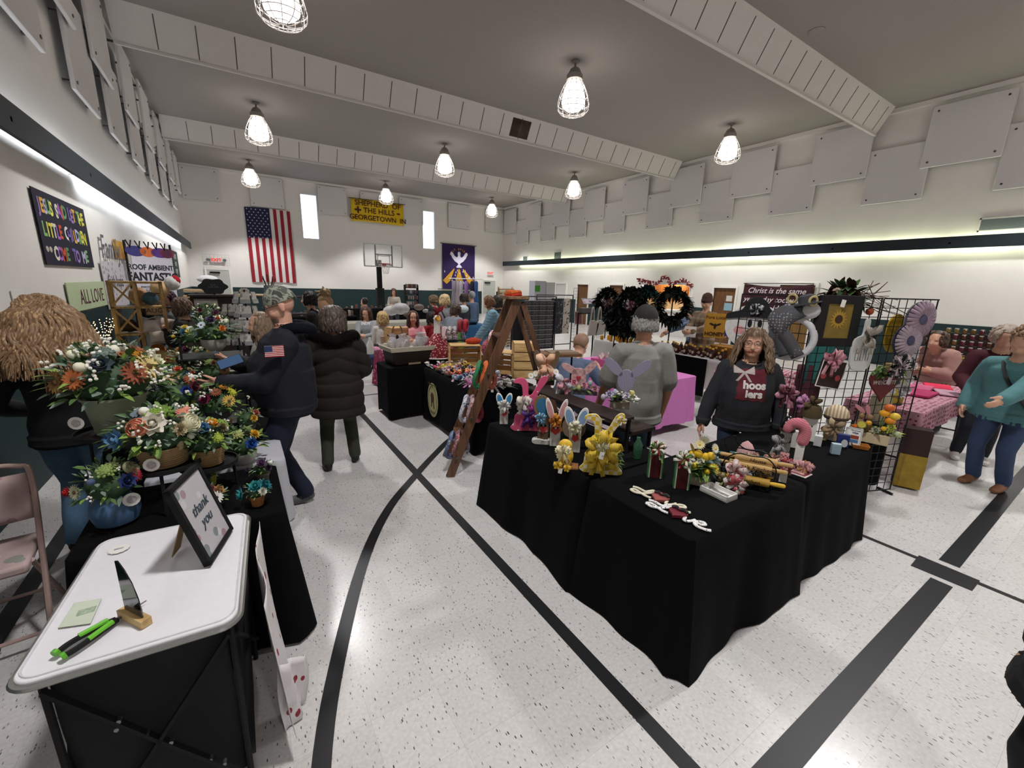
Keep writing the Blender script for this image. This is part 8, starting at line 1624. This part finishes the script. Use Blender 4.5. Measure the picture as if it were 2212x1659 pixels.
# wooden round snowman face
q = onr(1628, 706, 5.0); t = thing('snowman_sign', 'large round wooden snowman face with carrot nose and black hat', 'wooden sign', q, FC(q)); R = .265
obj('face', MB().prism(ell(0, 0, R, R * .86, 36), -.012, .012), mat('d4d2ce', .7), t, bevel=.003); obj('hat', MB().prism(crv([(-.27, .07), (0, .1), (.27, .07), (.25, .13), (.14, .17), (.08, .26), (0, .3), (-.08, .27), (-.13, .17), (-.25, .13), (-.27, .07)], 4)[:-1], -.03, .0), mat('121218', .6), t)
[obj('eye', MB().prism(ell(x, .035, .02, .04), -.018, -.012), m_black, t) for x in (-.04, .05)]; obj('carrot_nose', MB().tube([(.03, -.02, -.03), (-.02, -.03, -.06), (-.08, -.03, -.085)], [.026, .02, .004], 10), mat('c0561c', .6), t); [obj('cheek', MB().prism(ell(x, z, .05, .045), -.014, -.012), mat('d89a98', .8), t) for x, z in ((-.13, -.04), (.12, -.06))]; bow(t, (mat('c8c8cc', .5), mat('1a1a20', .6)), (.0, -.05, .18), .14, 6, 0, w=.3); obj('stake', MB().box(-.02, .012, -1.5 if 0 else .03 - q.z, .02, .03, 0), m_brn, t)
for i, c in enumerate(('4a1f2a', '2a6a66')): solo('hanging_cloth', MB().surf(lambda u, v: (.3 * u, .03 * sin(u * 9), .9 + .85 * v if i else .3 + .8 * v), 10, 6), mat(c, .85, var=.1), ['dark curtain cloth behind the gingerbread plaque', 'teal siding panel seen behind the snowman wreath'][i], 'cloth', loc=onr((1720, 1740)[i], 800, 5.5) * V((1, 1, 0)) if 0 else (onr((1722, 1737)[i], 800, 5.6).x, onr((1722, 1737)[i], 800, 5.6).y, 0), rz=-.6, solid=.01)
# ================================================================ stalls at the right edge
t = legs_table(5.65, 1.15, 7.7, 1.75, .74, 'folding table with dark legs under pink hearts cloth on the right', mat('c8a8b0', .7), mat('2a2a2e', .4, .5))
cloth(5.6, 1.12, 7.75, 1.78, .75, pat('dots', ('bf8f9c', '7a2440'), 20, .85, thr=.33), 'pink cloth with crimson hearts on the right-hand folding table', fold=.008, flare=.01, drop=.52, seed=51)
for i, (x, y, w, d, h, c) in enumerate(((6.6, 1.4, .4, .25, .03, 'a82a5a'), (6.95, 1.5, .35, .25, .04, 'c05a7c'), (6.3, 1.55, .3, .2, .05, 'b8a8b0'), (7.3, 1.4, .35, .25, .03, 'd8204c'), (7.0, 1.25, .4, .2, .02, 'b890a0'))): solo('folded_linen', MB().box(-w / 2, -d / 2, 0, w / 2, d / 2, h), mat(c, .85, var=.2, scale=12), ['dark pink folded towel nearest the camera on the heart table', 'rose folded towel in the middle of the heart table', 'grey pink folded towel left on the heart table', 'bright red folded towel right on the heart table', 'pale striped folded runner along the heart table edge'][i], 'folded linen', loc=(x, y, .758), rz=.1 * i, bevel=.01)
q = onr(1985, 835, 5.4); t = thing('dogwood_arrangement', 'white dogwood branch in a cream vase beside the welcome heart', 'flower arrangement', (5.5, 1.02, 0)); zb = .0
t.location = (5.28, 1.38, .0); obj('stand', MB().lathe([(.12, 0), (.12, .6), (.13, .62)], 20), m_blk, t); obj('vase', MB().lathe([(.06, .62), (.1, .72), (.08, .9), (.05, .95)], 18), mat('a8a084', .7), t)
m_dog = mat('dcdad8', .7)
for i in range(16):
    o = bpy.data.objects.new('blossom', flower_mesh('bud', 'dcdad8', 'dcdad8') if 0 else flower_mesh('rose', 'dedcdc', 'c8c490')); COL.objects.link(o); o.parent = t; a = i * 2.4; o.location = (.1 * cos(a) * (1 + i * .03) , -.1 + .05 * sin(a), .95 + .028 * i); o.rotation_euler = (1.3, 0, rnd(-.8, .8)); o.scale = (.11,) * 3
solo('sunflower_gift_bag', MB().loft([[(-.1, -.06, 0), (.1, -.06, 0), (.1, .06, 0), (-.1, .06, 0)], [(-.1, -.06, .42), (.1, -.06, .42), (.1, .06, .42), (-.1, .06, .42)]]), pat('blot', ('6a5a34', 'a89a30', '3c3020', '8a8250'), 9, .6, thr=.5), 'tall sunflower print bag standing on the heart table', 'gift bag', loc=(5.78, 1.45, .755), rz=-1.1)
t = thing('honey_box', 'dark box with a yellow lower panel standing behind the island corner', 'box', (5.15, 1.42, .0)); obj('carton', MB().box(-.1, -.07, .02, .1, .07, .62), mat('2a1210', .7), t); obj('yellow_panel', MB().box(-.102, -.075, .02, .102, -.07, .36), mat('8f7420', .7, var=.3, scale=12), t); t.rotation_euler = (0, 0, -1.2); t.location = (5.48, 1.1, 0)
cloth(9.6, .6, 11.6, 2.4, .74, m_blk, 'black stall of jars at the right, behind the heart table', seed=55)
t = thing('jar_rack', 'stepped dark rack of small jars on the right-hand black stall', 'display rack', (10.9, 1.6, .745), rz=-1.35)
for k in range(5): obj('step', MB().box(-.6, .12 * k - .3, 0, .6, .12 * k - .2, .09 + .1 * k), m_dk, t)
jp = None; Mj = Mx.Translation((10.9, 1.6, .745)) @ Mx.Rotation(-1.35, 4, 'Z'); rn = random.Random(4); jc = {}
for k in range(5):
    for i in range(11):
        q = Mj @ V((-.53 + .106 * i, .12 * k - .25, .09 + .1 * k)); c = rn.choice(['4a2a18', '6a4a2a', '5c2030', '7a6a3a'])
        if c not in jc: jc[c] = jar('small lidded jar on the stepped rack of the right-hand stall', q, .036, .085, c, 'b8b4ac', 'small jars on the stepped rack')
        else: copyof(jc[c], q)
for i, (dx, c) in enumerate(((-.35, '8a8420'), (0, '9a3c18'), (.35, '8f6a2a'))): q = Mj @ V((dx, -.5, 0)); jar(['lime yellow wide jar in front of the stepped rack', 'orange red wide jar in front of the stepped rack', 'amber wide jar in front of the stepped rack'][i], q, .1, .16, c, '7a5a40', 'wide jars before the rack')
solo('wooden_tray', MB().box(-.7, -.25, 0, .7, .25, .06), wood('8a6440', 'a87c50', 0), 'long wooden tray at the front of the jar stall', 'tray', loc=(9.95, 1.5, .75), rz=-1.35)
for i, (px, s, rz) in enumerate(((2160, 'EST', 0),)): pass
